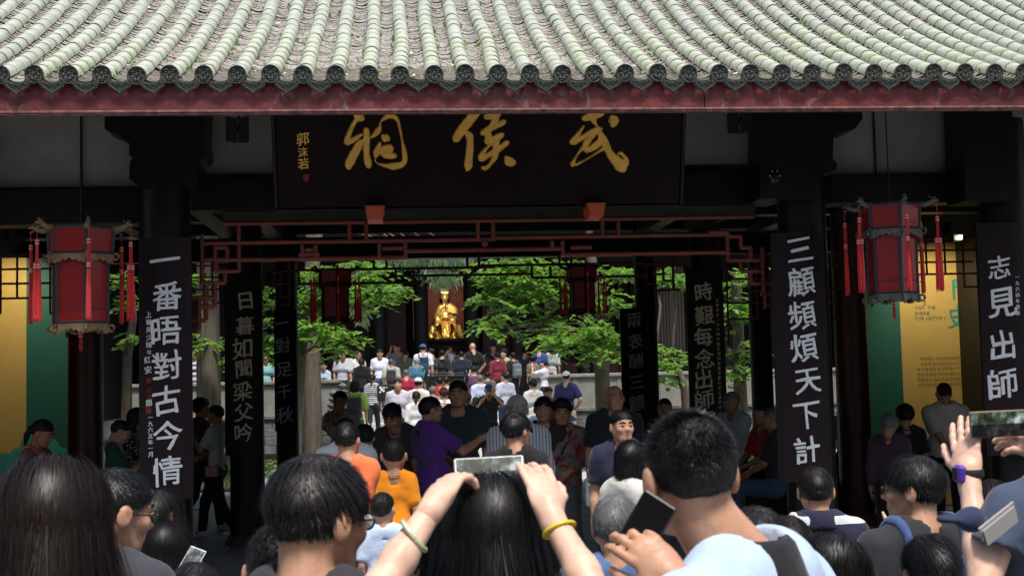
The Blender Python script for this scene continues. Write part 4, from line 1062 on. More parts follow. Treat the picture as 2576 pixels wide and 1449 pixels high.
def on_plaque(px, py):
    """where the line of sight meets the tilted board, in its own frame"""
    d = Vector(FW+(px-CX)/FPX*RT+(CY-py)/FPX*UP); c = Vector(CAM); o = Vector((PC.x, 10.55, PC.z)); t = (o-c).dot(npn)/d.dot(npn); q = c+d*t-o
    return q.x, q.dot(npu)
ST_ = {
 'ci': (990, 320, 7.627, [
  [(400, 60, 60), (450, 150, 85), (540, 205, 68)], [(480, 190, 80), (405, 250, 42), (345, 340, 42), (300, 430, 45), (235, 590, 50), (205, 690, 60), (195, 745, 58)], [(200, 750, 60), (350, 680, 50), (450, 615, 42), (540, 560, 25)],
  [(590, 690, 40), (500, 760, 70), (430, 880, 80), (330, 1060, 88), (250, 1230, 85), (245, 1310, 55)], [(630, 450, 55), (645, 600, 62), (640, 750, 62), (635, 900, 62), (645, 1050, 62), (675, 1190, 72), (690, 1275, 60)],
  [(735, 640, 22), (820, 570, 48), (890, 490, 62), (935, 400, 38), (950, 300, 18), (1010, 225, 34), (1120, 155, 58), (1220, 150, 55), (1310, 215, 42), (1360, 320, 30), (1400, 500, 26), (1435, 700, 26), (1470, 880, 42), (1493, 1040, 52), (1490, 1150, 55), (1420, 1235, 60), (1280, 1270, 72), (1130, 1270, 52), (980, 1240, 30), (870, 1200, 14)],
  [(1000, 590, 40), (1060, 640, 85), (1110, 660, 68)], [(945, 740, 22), (910, 850, 58), (870, 970, 75), (840, 1060, 42)], [(940, 930, 60), (1060, 870, 60), (1180, 845, 58)], [(960, 920, 60), (1060, 1000, 80), (1170, 1040, 66), (1275, 1040, 55)], [(1180, 850, 60), (1150, 950, 70)], [(850, 1090, 12), (835, 1150, 12), (870, 1200, 14)]]),
 'hou': (1310, 320, 7.627, [
  [(640, 40, 100), (500, 250, 98), (350, 430, 92), (240, 590, 88), (195, 670, 82)], [(430, 510, 50), (500, 610, 74), (515, 780, 68), (500, 980, 74), (480, 1150, 80), (465, 1290, 74), (445, 1370, 30)],
  [(860, 170, 58), (980, 150, 70), (1150, 110, 66)], [(1090, 150, 68), (1065, 290, 72), (980, 410, 66), (860, 490, 66), (785, 540, 56)], [(1275, 280, 56), (1150, 345, 58), (1010, 415, 52)], [(905, 520, 66), (925, 640, 76), (905, 740, 72)], [(920, 720, 78), (1060, 665, 72), (1180, 600, 66), (1235, 560, 46)],
  [(1110, 690, 66), (1090, 830, 62), (1070, 960, 68), (1060, 1080, 62), (990, 1190, 42), (920, 1270, 42), (850, 1320, 48), (785, 1300, 38)], [(1340, 745, 58), (1230, 830, 58), (1090, 930, 64), (930, 1020, 58), (800, 1090, 64), (735, 1120, 48)], [(1010, 770, 30), (880, 870, 34), (800, 980, 52), (740, 1080, 58)], [(1330, 1080, 60), (1390, 1165, 100), (1460, 1190, 90)]]),
 'wu': (1650, 320, 7.245, [
  [(440, 195, 60), (560, 160, 70), (700, 120, 80), (830, 85, 55)], [(640, 200, 70), (660, 270, 46), (705, 340, 26), (750, 410, 34)], [(1050, 190, 80), (1080, 250, 95), (1055, 345, 55)], [(430, 360, 22), (360, 470, 36), (275, 590, 54), (205, 690, 66), (195, 710, 60)], [(215, 705, 62), (330, 640, 55), (480, 560, 55), (640, 470, 62), (785, 430, 62)],
  [(700, 470, 55), (590, 590, 60), (480, 740, 60), (470, 830, 60), (510, 870, 55)], [(490, 865, 62), (600, 830, 60), (720, 750, 72), (790, 670, 66), (790, 570, 46)], [(465, 760, 34), (385, 850, 34), (290, 980, 22), (225, 1100, 38), (200, 1175, 58)], [(260, 1180, 30), (420, 1100, 22), (580, 1010, 20), (720, 920, 24), (860, 830, 42)],
  [(780, 500, 50), (840, 630, 75), (900, 750, 75), (960, 880, 70), (1040, 1010, 85), (1150, 1120, 100), (1235, 1220, 115), (1270, 1280, 82)], [(1150, 980, 22), (1200, 920, 34), (1290, 1000, 40), (1330, 1090, 60), (1310, 1180, 70)]])}
def brush(name, st, m, parent, thick=.012):
    ox, oy, sc, strokes = st; mb = MB()
    for si, s in enumerate(strokes):
        pts = [on_plaque(.8587*(ox+x/sc), .8587*(oy+y/sc))+(w*.8587/sc/FPX*10.7*1.17,) for x, y, w in s]
        # smooth the centre line
        q = []
        for i in range(len(pts)-1):
            for t in (0, .34, .67): 
                p0 = pts[max(i-1, 0)]; p1 = pts[i]; p2 = pts[i+1]; p3 = pts[min(i+2, len(pts)-1)]
                q.append(tuple(.5*((2*p1[k])+(-p0[k]+p2[k])*t+(2*p0[k]-5*p1[k]+4*p2[k]-p3[k])*t*t+(-p0[k]+3*p1[k]-3*p2[k]+p3[k])*t**3) for k in range(3)))
        q.append(pts[-1]); Lf = []; Rt = []; n = len(q)
        rs = random.Random(si+int(ox))
        for i, (x, z, w) in enumerate(q):
            dx = q[min(i+1, n-1)][0]-q[max(i-1, 0)][0]; dz = q[min(i+1, n-1)][1]-q[max(i-1, 0)][1]; L_ = math.hypot(dx, dz)+1e-9; w = w*(1+rs.uniform(-.07, .07))
            Lf.append((x-dz/L_*w, z+dx/L_*w)); Rt.append((x+dz/L_*w, z-dx/L_*w))
        def capp(i, sgn):
            x, z, w = q[i]; j = min(max(i+(-1 if sgn > 0 else 1), 0), n-1); dx, dz = x-q[j][0], z-q[j][1]; L_ = math.hypot(dx, dz)+1e-9; dx, dz = dx/L_, dz/L_
            return [(x+(dx*math.cos(a)-dz*math.sin(a))*w*.8, z+(dx*math.sin(a)+dz*math.cos(a))*w*.8) for a in (-.9, -.3, .3, .9)]
        out = Lf[::-1]; ring = Rt+capp(n-1, 1)+out+capp(0, -1)
        # base ring, raised bevelled face, built as strips so that it stays clean
        c = thick+.0006*si; k = len(mb.V); N = len(ring)
        cx = [None]*N
        def inset(i):
            a, b, d = ring[i-1], ring[i], ring[(i+1) % N]; t = (d[0]-a[0], d[1]-a[1]); L_ = math.hypot(*t)+1e-9; return (b[0]-t[1]/L_*.008, b[1]+t[0]/L_*.008)
        V = [(x, -.001, z) for x, z in ring]+[(x, -c, z) for x, z in (inset(i) for i in range(N))]
        F = [(i, (i+1) % N, (i+1) % N+N, i+N) for i in range(N)]
        r0 = N; nR = len(Rt); 
        # top face strips
        for i in range(n-1): F.append((N+i, N+i+1, N+(nR+4)+(n-2-i), N+(nR+4)+(n-1-i)))
        F.append(tuple([N+nR-1]+[N+nR+j for j in range(4)]+[N+nR+4])); F.append(tuple([N+nR+4+n-1]+[N+nR+4+n+j for j in range(4)]+[N]))
        mb.add(V, F)
    return mb.build(name, m, parent)
for k in ('ci', 'hou', 'wu'): brush('character', ST_[k], M_gold, NP)
for ch, (px, py), sz in (('郭', (762, 350), .118), ('沫', (762, 383), .085), ('若', (763, 412), .10)):
    x, z = on_plaque(px, py); me = char_mesh(ch, sz, M_gold, .004); link('signature_character', me, NP, (x, -.001, z))
x, z = on_plaque(770, 448); MB().box((x-.022, -.004, z-.028), (x+.022, -.001, z+.028)).build('seal', mat('seal_red', (.20, .006, .008), .5), NP)
for (a, b, c, d) in ((918, 517, 968, 553), (1478, 510, 1524, 545)):
    p0, p1, p2, p3 = P(a, b, 10.42), P(c, b, 10.42), P(c-6, d, 10.42), P(a+6, d, 10.42)
    t = thing('plaque_bracket', ('left' if a < 1000 else 'right')+'-hand orange-red wedge block that carries the foot of the plaque', 'bracket', ((p0.x+p1.x)/2, 10.42, p2.z), group='wedge blocks under the plaque')
    MB().prism([(q.x-t.location.x, q.z-p2.z) for q in (p3, p2, p1, p0)], (0, 0, 0), (1, 0, 0), (0, 0, 1), (0, .3, 0)).build('block', mat('orange_red_paint', (.62, .10, .04), .45, var=.15), t)
    MB().prism([(q.x*.93-t.location.x*.93, (q.z-p2.z)*.86+.008) for q in (p3, p2, p1, p0)], (0, -.006, 0), (1, 0, 0), (0, 0, 1), (0, .006, 0)).build('raised_face', mat('orange_red_paint', (.36, .055, .022)), t)

# ---- couplet boards
def couplet(label, rect, Y, chars, size, mt, bm, small=(), lean=0., seal=None, thick=.008, smt=None):
    x0, y0, x1, y1 = rect; c = P((x0+x1)/2, y1, Y); hw = (P(x1, (y0+y1)/2, Y).x-P(x0, (y0+y1)/2, Y).x)/2; h = P((x0+x1)/2, y0, Y).z-c.z
    cx = (P(x0, (y0+y1)/2, Y).x+P(x1, (y0+y1)/2, Y).x)/2
    t = thing('couplet_board', label, 'couplet board', (cx, Y, c.z), group='vertical couplet boards on the columns')
    cv = .035 if Y < 16 else 0.
    if cv:
        n_ = 20; xs_ = [-hw+2*hw*i/n_ for i in range(n_+1)]; poly = [(x, cv*(x/hw)**2) for x in xs_]+[(x, cv*(x/hw)**2+.035) for x in xs_[::-1]]
        MB().prism([(a, b) for a, b in poly], (0, 0, 0), (1, 0, 0), (0, 1, 0), (0, 0, h)).build('board', bm, t, auto=True)
        for zz in (0, h-.02): MB().prism([(a, b-.003) for a, b in poly[:n_+1]]+[(a, b+.003) for a, b in poly[n_+1:]], (0, 0, zz), (1, 0, 0), (0, 1, 0), (0, 0, .02)).build('edge_band', M_black, t, auto=True)
    else: MB().box((-hw, 0, 0), (hw, .045, h), .006).build('board', bm, t)
    for ch, px, py, *s in chars:
        p = P(px, py, Y); me = char_mesh(ch, (s[0] if s else size), mt, thick, bend=(p.x-cx, cv, hw) if cv else None)
        if me: link('character', me, t, (p.x-cx, -.001, p.z-c.z))
    for ch, px, py, sz, *mm in small:
        p = P(px, py, Y); me = char_mesh(ch, sz, mm[0] if mm else (smt or mt), .003, bend=(p.x-cx, cv, hw) if cv else None)
        if me: me.name = 'small_character'; link('small_character', me, t, (p.x-cx, -.001, p.z-c.z))
    if seal:
        a = P(seal[0], seal[1], Y); b = P(seal[2], seal[3], Y); MB().box((a.x-cx, -.003+cv*.35, b.z-c.z), (b.x-cx, cv, a.z-c.z)).build('seal', mat('seal_red_paint', (.18, .012, .010), .6), t)
    return t
M_bd = mat('board_purple_black', (.011, .0065, .009), .5, var=.25, vscale=7, bump=.35, bscale=30, stretch=(1, 1, .12), spec=.22, col2=(.018, .008, .010))
M_bd2 = mat('board_black', (.007, .007, .008), .45, var=.2, spec=.2)
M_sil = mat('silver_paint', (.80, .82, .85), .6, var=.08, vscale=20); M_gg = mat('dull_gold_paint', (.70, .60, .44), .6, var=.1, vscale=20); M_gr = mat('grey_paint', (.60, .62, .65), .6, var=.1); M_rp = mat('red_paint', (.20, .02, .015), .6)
YB = 10.5
couplet('purple-black board on the left front column, its silver writing beginning with one long stroke', (347, 598, 481, 1255), YB, [('一', 415, 655, .27), ('番', 420, 745), ('晤', 417, 832), ('對', 420, 920), ('古', 419, 1006), ('今', 422, 1094), ('情', 420, 1184)], .252, M_sil, M_bd,
        [(c, 373+i*.5, 791+i*19, .052) for i, c in enumerate('上聯用少陵')]+[('句', 374, 886, .04), ('紅', 370, 905, .062), ('安', 372, 930, .062), ('董', 374, 957, .055, M_rp), ('必', 375, 980, .05, M_rp), ('武', 376, 998, .05, M_rp), ('題', 374, 1013, .055)]+[(c, 378, 1050+i*15.5, .045) for i, c in enumerate('一九六五年一')]+[('月', 378, 1143, .045)], seal=(366, 1022, 383, 1040))
couplet('purple-black board on the right front column, seven large silver characters from three to plan', (1953, 585, 2085, 1212), YB, [('三', 2012, 629, .26), ('顧', 2016, 708), ('頻', 2018, 793), ('煩', 2023, 875), ('天', 2033, 958), ('下', 2029, 1045), ('計', 2031, 1131)], .25, M_sil, M_bd)
couplet('board with silver characters at the far right edge, beyond the right lantern', (2474, 560, 2590, 1146), YB, [('志', 2514, 672, .22), ('見', 2521, 762, .27), ('出', 2522, 868, .25), ('師', 2524, 965, .27), ('表', 2530, 1085, .25)], .25, M_sil, M_bd,
        [(c, 2560+i*.4, 697+i*15, .042) for i, c in enumerate('一九六四年蓂首')])
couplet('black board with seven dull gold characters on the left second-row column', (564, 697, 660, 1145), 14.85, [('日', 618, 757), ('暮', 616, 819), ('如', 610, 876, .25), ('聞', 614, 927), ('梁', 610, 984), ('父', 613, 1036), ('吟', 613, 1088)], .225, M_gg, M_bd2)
couplet('black board with large dull gold characters on the right second-row column', (1733, 675, 1826, 1100), 14.85, [('時', 1770, 734), ('艱', 1772, 793), ('每', 1770, 847), ('念', 1773, 902), ('出', 1770, 953), ('師', 1773, 1004), ('表', 1775, 1056)], .24, M_gg, M_bd2,
        [(c, 1805+i*.33, 755+i*12.2, .042) for i, c in enumerate('此聯作於一九六四年春丞相祠堂重修書以紀之成都老人題')])
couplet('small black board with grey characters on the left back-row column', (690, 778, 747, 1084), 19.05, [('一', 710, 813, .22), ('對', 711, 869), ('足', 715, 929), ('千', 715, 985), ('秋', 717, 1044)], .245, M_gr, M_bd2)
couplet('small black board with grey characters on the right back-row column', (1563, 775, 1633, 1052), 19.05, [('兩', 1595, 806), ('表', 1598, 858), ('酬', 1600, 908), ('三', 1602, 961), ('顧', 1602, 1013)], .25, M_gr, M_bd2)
couplet('narrow dark board with fine gold writing deep behind the right tree', (1368, 640, 1384, 905), 37.2, [(c, 1376, 700+i*22, .16) for i, c in enumerate('攻心則反側自消')], .16, mat('old_gold', (.45, .24, .05), .5), M_bd2, thick=.005)

# ---- floodlights with barn doors tucked under the eave
def flood(px, py, Y, label):
    p = P(px, py, Y); t = thing('floodlight', label, 'floodlight', (p.x, Y, p.z), group='floodlights under the eave'); m = mat('lamp_black', (.008, .008, .009), .45)
    MB().box((-.07, .02, -.09), (.07, .14, .09), .01).build('housing', m, t)
    for s in (-1, 1): MB().prism([(.0, -.10), (.085, -.11), (.085, .10), (0, .09)], (s*.008, .0, 0), (s, -.25, 0), (0, 0, 1), (0, .004, 0)).build('barn_door', m, t)
    MB().tube([(0, .08, .09), (0, .08, .42)], .012, 8).build('rod', m, t)
    MB().box((-.0035, .004, .03), (.0035, .006, .085)).build('glint', mat('glint_strip', (.8, .75, .6), .15, metal=1), t)  # bright strips stand in for highlights between the barn doors
    MB().box((-.0045, .004, -.075), (.0025, .006, -.035)).build('glint', mat('glint_strip', (.8, .75, .6)), t)
flood(598, 325, 10.35, 'black floodlight with barn doors hanging left of the plaque'); flood(1860, 303, 10.35, 'black floodlight with barn doors hanging right of the plaque')
# dark projector hung above the right column
p = P(1945, 445, 10.3); t = thing('spot_cluster', 'small cluster of tiny round lamps hanging above the right front column', 'lamp', (p.x, 10.3, p.z)); MB().ball((0, 0, 0), (.05, .05, .07)).build('housing', M_black, t, True)
for i in range(6): a = i*1.05; MB().ball((.042*math.cos(a), -.05, .045*math.sin(a)), .008, 6, 4).build('lamp_eye', mat('lamp_eye', (.35, .3, .28), .2), t, True)

# ---- palace lanterns
M_lw = mat('lantern_wood', (.030, .036, .044), .55, var=.2, bump=.1); M_lr = mat('lantern_red', (.26, .009, .012), .30, var=.1, vscale=6, coat=.4); M_lc = mat('lantern_carving', (.21, .13, .07), .6, var=.3, vscale=20, bump=.4, bscale=60); M_lg = mat('lantern_carving_grey', (.10, .10, .09), .6, var=.3, vscale=20, bump=.4, bscale=60)
M_silk = mat('red_silk', (.62, .008, .006), .45, var=.25, vscale=60, stretch=(1, 1, .05), bump=.5, bscale=300, sheen=.3); M_bead = mat('bead', (.75, .55, .5), .3)
def tassel(par, o, L, double=True, thin=1.):
    t = link('tassel', MB().tube([(0, 0, 0), (0, 0, -.10*L/.7)], .0022, 5).mesh('tassel', M_silk), par, o)
    z = -.10*L/.7
    def bundle(x, z0, z1, r0, r1):
        V = []; F = []; n = 46
        for i in range(n):
            a = random.random()*6.28; q = math.sqrt(random.random()); xs0, ys0 = x+r0*q*math.cos(a), r0*q*math.sin(a); xs1, ys1 = x+r1*q*math.cos(a)+random.gauss(0, .002), r1*q*math.sin(a)
            ze = z1+random.uniform(-.02, .012); w = .0016; ca, sa = math.cos(a*3), math.sin(a*3); k = len(V)
            xm, ym, zm = (xs0+xs1)/2+(r1-r0)*.2*math.cos(a), (ys0+ys1)/2, (z0+ze)/2
            V += [(xs0-w*ca, ys0-w*sa, z0), (xs0+w*ca, ys0+w*sa, z0), (xm+w*ca, ym+w*sa, zm), (xm-w*ca, ym-w*sa, zm), (xs1+w*ca, ys1+w*sa, ze), (xs1-w*ca, ys1-w*sa, ze)]; F += [(k, k+1, k+2, k+3), (k+3, k+2, k+4, k+5)]
        m = MB(); m.add(V, F); m.tube([(x, 0, z0), (x, 0, (z0+z1)/2), (x, 0, z1+.01)], [r0*.8, r1*.85, r1*.8], 8); return m
    bundle(0, z, z-.20*L/.7, .011*thin, .013*thin).build('fringe', M_silk, t)
    MB().lathe((0, 0, z-.005), [(.013*thin, -.045), (.0145*thin, -.04), (.0145*thin, -.005), (.012*thin, 0)], 10).build('collar', M_silk, t, True)
    for k in (.012, .034): MB().lathe((0, 0, z-k-.004), [(.0155*thin, 0), (.0158*thin, .006)], 10).build('band', M_bead, t, True)
    if double:
        for s in ((-1, 1) if double == 2 else (0,)):
            x = s*.013; z2 = z-.20*L/.7
            bundle(x, z2, -L, .013*thin, .021*thin).build('fringe', M_silk, t); MB().lathe((x, 0, z2), [(.015*thin, -.03), (.0155*thin, .02), (.012*thin, .025)], 10).build('collar', M_silk, t, True)
            for k in (.0, -.018): MB().lathe((x, 0, z2+k+.004), [(.0165*thin, 0), (.0168*thin, .006)], 10).build('band', M_bead, t, True)
    return t
def lantern(px, ytop, ybot, Y, rot, carv, label, sc=1., dark=False, tas=.72, wire=True):
    top = P(px, ytop, Y); bot = P(px+3, ybot, Y); Hh = top.z-bot.z
    t = thing('palace_lantern', label, 'lantern', (top.x, Y, bot.z), group='hanging red palace lanterns' if not dark else 'dark lanterns in the inner bay')
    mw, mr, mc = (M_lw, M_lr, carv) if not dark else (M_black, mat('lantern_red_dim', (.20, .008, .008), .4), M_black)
    k = Hh/.82; R1, R2, R0 = .262*k*sc, .262*k*sc, .215*k*sc
    def ring(r, z): return [Vector((r*math.cos(rot+i*math.pi/3), r*math.sin(rot+i*math.pi/3), z)) for i in range(6)]
    zt, zm, zl = Hh, Hh*.76, Hh*.10
    U1, U0, D1, D0 = ring(R1, zt), ring(R1*.96, zm), ring(R0, zm-.02*k), ring(R0, zl)
    for i in range(6):
        j = (i+1) % 6
        for a, b, r_ in ((U1[i], U0[i], .017*k), (D1[i], D0[i]-Vector((0, 0, .07*k)), .016*k)): MB().tube([a, b], r_, 4).build('post', mw, t)
        for a, b, r_ in ((U1[i], U1[j], .017*k), (U0[i], U0[j], .013*k), (D0[i], D0[j], .012*k), (D0[i]+Vector((0, 0, .10*k)), D0[j]+Vector((0, 0, .10*k)), .009*k), (D1[i], D1[j], .012*k)): MB().tube([a, b], r_, 4).build('rail', mw, t)
        for A, B, C, D in ((U1[i], U1[j], U0[j], U0[i]), (D1[i], D1[j], D0[j], D0[i])):
            n = (B-A).cross(D-A).normalized()*.004; MB().add([A, B, C, D, A-n, B-n, C-n, D-n], [(0, 1, 2, 3), (7, 6, 5, 4), (0, 4, 5, 1), (1, 5, 6, 2), (2, 6, 7, 3), (3, 7, 4, 0)]).build('panel', mr, t)
        for A, B, hh_ in ((U0[i]*1.0, U0[j]*1.0, .075*k), (D0[i], D0[j], .075*k)):      # carved valance
            A = A+(A-Vector((0, 0, A.z)))*.02; B = B+(B-Vector((0, 0, B.z)))*.02; ax = B-A; L_ = ax.length; ax = ax.normalized()
            prof_ = [(0, 0), (0, -.95), (.08, -1), (.14, -.8), (.2, -.95), (.3, -.6), (.38, -.75), (.5, -.45), (.62, -.75), (.7, -.6), (.8, -.95), (.86, -.8), (.92, -1), (1, -.95), (1, 0)]
            nrm = ax.cross(Vector((0, 0, 1))).normalized()*.008
            MB().prism([(u_*L_, v*hh_) for u_, v in prof_], A-Vector((0, 0, .012*k)), ax, (0, 0, 1), nrm).build('valance', mc, t)
        # dragon head that carries a tassel
        d = Vector((U1[i].x, U1[i].y, 0)).normalized(); o = U1[i]+Vector((0, 0, .005)); m = MB(); kk = k*.9
        m.tube([o-d*.03, o+d*.05*kk+Vector((0, 0, -.012)), o+d*.10*kk+Vector((0, 0, .004)), o+d*.145*kk+Vector((0, 0, .022)), o+d*.175*kk+Vector((0, 0, .012))], [.02*kk, .026*kk, .022*kk, .018*kk, .006], 7)
        m.tube([o+d*.09*kk, o+d*.11*kk+Vector((0, 0, .045*kk)), o+d*.08*kk+Vector((0, 0, .07*kk))], [.012*kk, .009*kk, .003], 5); m.tube([o+d*.13*kk+Vector((0, 0, -.01)), o+d*.165*kk+Vector((0, 0, -.02))], [.012*kk, .005], 5)
        m.tube([o+d*.12*kk+Vector((0, 0, .02)), o+d*.135*kk+Vector((0, 0, .055*kk)), o+d*.155*kk+Vector((0, 0, .05*kk))], [.01*kk, .008*kk, .003], 5)
        m.build('dragon_head', mc if not dark else mw, t, True)
        tassel(t, o+d*.155*kk+Vector((0, 0, -.01)), tas*k, 2 if i % 2 else 1, k)
        for q, zz in ((U0[i], .03), (D0[i], .05)):       # scroll feet
            dd = Vector((q.x, q.y, 0)).normalized(); o2 = q+dd*.012-Vector((0, 0, zz*k)); pts = [o2+dd*(.022+.020*math.cos(a))*k+Vector((0, 0, .026*math.sin(a)))*k for a in np.linspace(2.6, -3.4, 9)]
            MB().tube(pts, [.010*k]*8+[.005*k], 6).build('scroll', mc, t, True)
    MB().prism([(q.x, q.y) for q in ring(R1, 0)], (0, 0, zt), (1, 0, 0), (0, 1, 0), (0, 0, .012)).build('top_board', mw, t)
    MB().prism([(q.x, q.y) for q in ring(R0, 0)], (0, 0, zl-.01), (1, 0, 0), (0, 1, 0), (0, 0, .01)).build('bottom_board', mw, t)
    MB().tube([(0, 0, zt), (0, 0, zt+.9)], .005, 6).build('hanging_cord', M_black, t)
    tassel(t, (0, 0, zl), .48*k, False, k)
    return t
lantern(203, 577, 838, 9.9, rad(-68), M_lc, 'red hexagonal palace lantern with brown carving hanging at the left')
lantern(2238, 520, 762, 9.9, rad(-92), M_lg, 'red hexagonal palace lantern with grey carving hanging at the right', .93)
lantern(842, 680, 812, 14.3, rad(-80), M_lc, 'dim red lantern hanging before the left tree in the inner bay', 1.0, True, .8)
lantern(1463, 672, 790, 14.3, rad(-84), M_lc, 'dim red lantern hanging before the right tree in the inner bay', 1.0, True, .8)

# ---- posters in the side galleries
M_yel = mat('poster_yellow', (.56, .39, .11), .7, var=.05); M_grn = mat('poster_green', (.012, .115, .085), .6, var=.06); M_teal = mat('poster_teal', (.05, .33, .27), .6)
def panel(label, rects, Y, cat='poster', dep=.05):
    x0 = min(r[0] for r in rects); x1 = max(r[2] for r in rects); c = P((x0+x1)/2, 1100, Y); t = thing('exhibition_panel', label, cat, (c.x, Y, 0))
    for a, b, cc, d, nm, m in rects:
        xm, ym = (a+cc)/2, (b+d)/2; MB().box((P(a, ym, Y).x-c.x, 0, max(0.02, P(xm, d, Y).z)), (P(cc, ym, Y).x-c.x, dep, P(xm, b, Y).z)).build(nm, m, t)
    return t, c
YP = 16.6
LPo, cL = panel('yellow and green exhibition panel in the left gallery behind the lantern', [(-140, 650, 66, 1330, 'yellow_sheet', M_yel), (66, 650, 190, 1330, 'green_sheet', M_grn)], YP)
for i, (x, y, r) in enumerate(((12, 1165, 26), (20, 1195, 20), (45, 1145, 18), (78, 1120, 26), (120, 1130, 30), (150, 1150, 26), (100, 1160, 34), (60, 1180, 28), (10, 1215, 22))):
    p = P(x, y, YP); MB().lathe((0, 0, 0), [(r/FPX*YP, 0), (r/FPX*YP, .004)], 18).build('printed_cloud', M_teal, LPo, loc=(p.x-cL.x, -.004-.0007*i, p.z), rot=(rad(90), 0, 0))
RPo, cR = panel('green and yellow exhibition panel headed visit the shrine for history', [(2150, 610, 2272, 1330, 'green_sheet', M_grn), (2272, 610, 2600, 1330, 'yellow_sheet', M_yel)], YP)
def line(txt, px, py, size, m, par, c, Y, rot=0, step=None, nm='lettering'):
    """a printed line: one flat mesh"""
    V = []; F = []; x = 0
    for ch in txt:
        if ch == ' ': x += size*.35; continue
        g, gf = glyph(ch); 
        if not len(g): x += size*.4; continue
        lo, hi = g.min(0), g.max(0); k = len(V)
        for a, b in g: V.append((x+(a-lo[0])*size, -.0015, b*size))
        F += [tuple(i+k for i in f) for f in gf]; x += (hi[0]-lo[0]+.09)*size if step is None else step
    p = P(px, py, Y); o = link(nm, new_mesh(nm, V, F, m), par, (p.x-c.x, -.002, p.z-par.location.z), (0, rot, 0)); tag(o, kind='stuff') if len(txt) > 14 else None; return o
M_ink = mat('poster_ink', (.03, .13, .10), .7); M_ink2 = mat('poster_ink_soft', (.28, .22, .06), .7)
for tx, x, y in (('VISIT THE', 2301, 779), ('SHRINE', 2302, 793), ('FOR HISTORY', 2303, 806)): line(tx, x, y, .068, M_ink, RPo, cR, YP)
for i, ch in enumerate('武侯祠'):
    p = P(2306+i*1, 702+i*23, YP); link('lettering', char_mesh(ch, .12, M_ink, .001, False), RPo, (p.x-cR.x, -.002, p.z))
line('WUHOU SHRINE', 2320, 700, .05, M_ink, RPo, cR, YP, rot=rad(90))
for ch, px, py, s in (('問', 2420, 725, .30), ('史', 2412, 795, .32)):
    p = P(px, py, YP); link('lettering', char_mesh(ch, s, mat('poster_green2', (.03, .30, .22), .6), .001), RPo, (p.x-cR.x, -.002, p.z))
txts = ['時論雖久遠古祠森森至今尤為盛', '成都武侯祠肇始於公元二二三年劉備惠', '陵三國君臣合祀祠廟一千八百餘年來', '歷經滄桑唐宋明清屢有修葺香火不絕', '祠堂今日為全國重點文物保護單位之一', '訪祠讀史望古思今觀者絡繹', '楹聯匾額琳琅滿目', '歷久彌新']
for i, tx in enumerate(txts[:6]): line(tx, 2306+(8 if i < 2 else 0)+i*.5, 906+i*13.2, .052, M_ink2, RPo, cR, YP, step=.056)
# the lit lamp high in the right gallery (bulb and housing)
p = P(2415, 597, 14.6); t = thing('gallery_lamp', 'lit white lamp shining high in the right gallery', 'lamp', (p.x, 14.6, p.z))
MB().ball((0, 0, 0), (.030, .02, .024), 12, 8).build('bulb', mat('lit_bulb', (1, 1, 1), emit=(1, .86, .6), estr=60), t, True); MB().box((-.07, .035, -.045), (.07, .12, .05), .01).build('housing', M_black, t)
def spot(px, py, Y, tgt, e, size, col, rad_=.06):
    l = bpy.data.lights.new('gallery_spot', 'SPOT'); l.energy = e; l.spot_size = size; l.spot_blend = .8; l.color = col; l.shadow_soft_size = rad_
    o = bpy.data.objects.new('gallery_spot', l); COL.objects.link(o); o.location = P(px, py, Y); o.rotation_euler = (Vector(tgt)-o.location).to_track_quat('-Z', 'Y').to_euler()
    t = thing('spotlight_fitting', {2380: 'black spotlight fitting pointed at the yellow panel of the right gallery', 20: 'black spotlight fitting pointed at the yellow panel of the left gallery'}.get(px, 'black spotlight fitting aimed at the golden statue'), 'spotlight', o.location, 0)
    b = MB(); dv = (Vector(tgt)-o.location).normalized(); b.tube([-dv*.16, -dv*.03], .05, 10); b.build('housing', M_black, t); return o
spot(2380, 590, 15.5, P(2360, 830, YP), 60, rad(95), (1, .85, .6)); spot(20, 600, 15.5, P(30, 850, YP), 55, rad(95), (1, .85, .6))

# ---- benches/rails along the inner bays
def bench(x0, x1, Y, label):
    t = thing('rail_bench', label, 'bench', ((x0+x1)/2, Y, 0)); h = (x1-x0)/2
    MB().box((-h, -.18, .42), (h, .18, .47), .01).build('seat', M_redlac, t); MB().box((-h, .1, 0), (h, .14, .42)).build('apron', M_dark, t)
    for x in (-h+.05, h-.05): MB().box((x-.04, -.15, 0), (x+.04, .15, .42)).build('leg', M_dark, t)
bench(COLX[1][0]+.25, COLX[1][1]-.9, YI+.2, 'low dark red bench between the left inner columns under the seated boy'); bench(COLX[1][2]+.5, COLX[1][3]+.1, YI+.6, 'low dark red bench between the right inner columns')
# ================================================================== far hall with the golden statue
YH = 38.2
FH = thing('statue_hall', 'dark timber hall across the court that shelters the golden statue', 'building', (1.2, YH, .9))
fx, fy, fz = 1.2, YH, .9
def hb(a, b, name, m, bev=.0, par=None): return MB().box((a[0]-fx, a[1]-fy, a[2]-fz), (b[0]-fx, b[1]-fy, b[2]-fz), bev).build(name, m, par or FH)
M_hd = mat('hall_timber', (.008, .006, .006), .6, var=.3); M_hr = mat('hall_red', (.05, .007, .008), .6, var=.25)
hcol = [P(x, 850, YH).x for x in (410, 600, 760, 955, 1060, 1186, 1300, 1470, 1640, 1830)]
for x in hcol: MB().lathe((x-fx, 0, 0), [(.22, 0), (.22, 5.2)], 16).build('column', M_hd, FH, auto=True)
hb((-12, YH-.2, 5.1), (16, YH+.3, 5.9), 'lintel', M_hd); hb((-12, YH+6.5, .9), (16, YH+6.7, 6.5), 'back_wall', M_hd); hb((-12, YH-3, 6.5), (16, YH+9, 6.7), 'ceiling', M_hd)
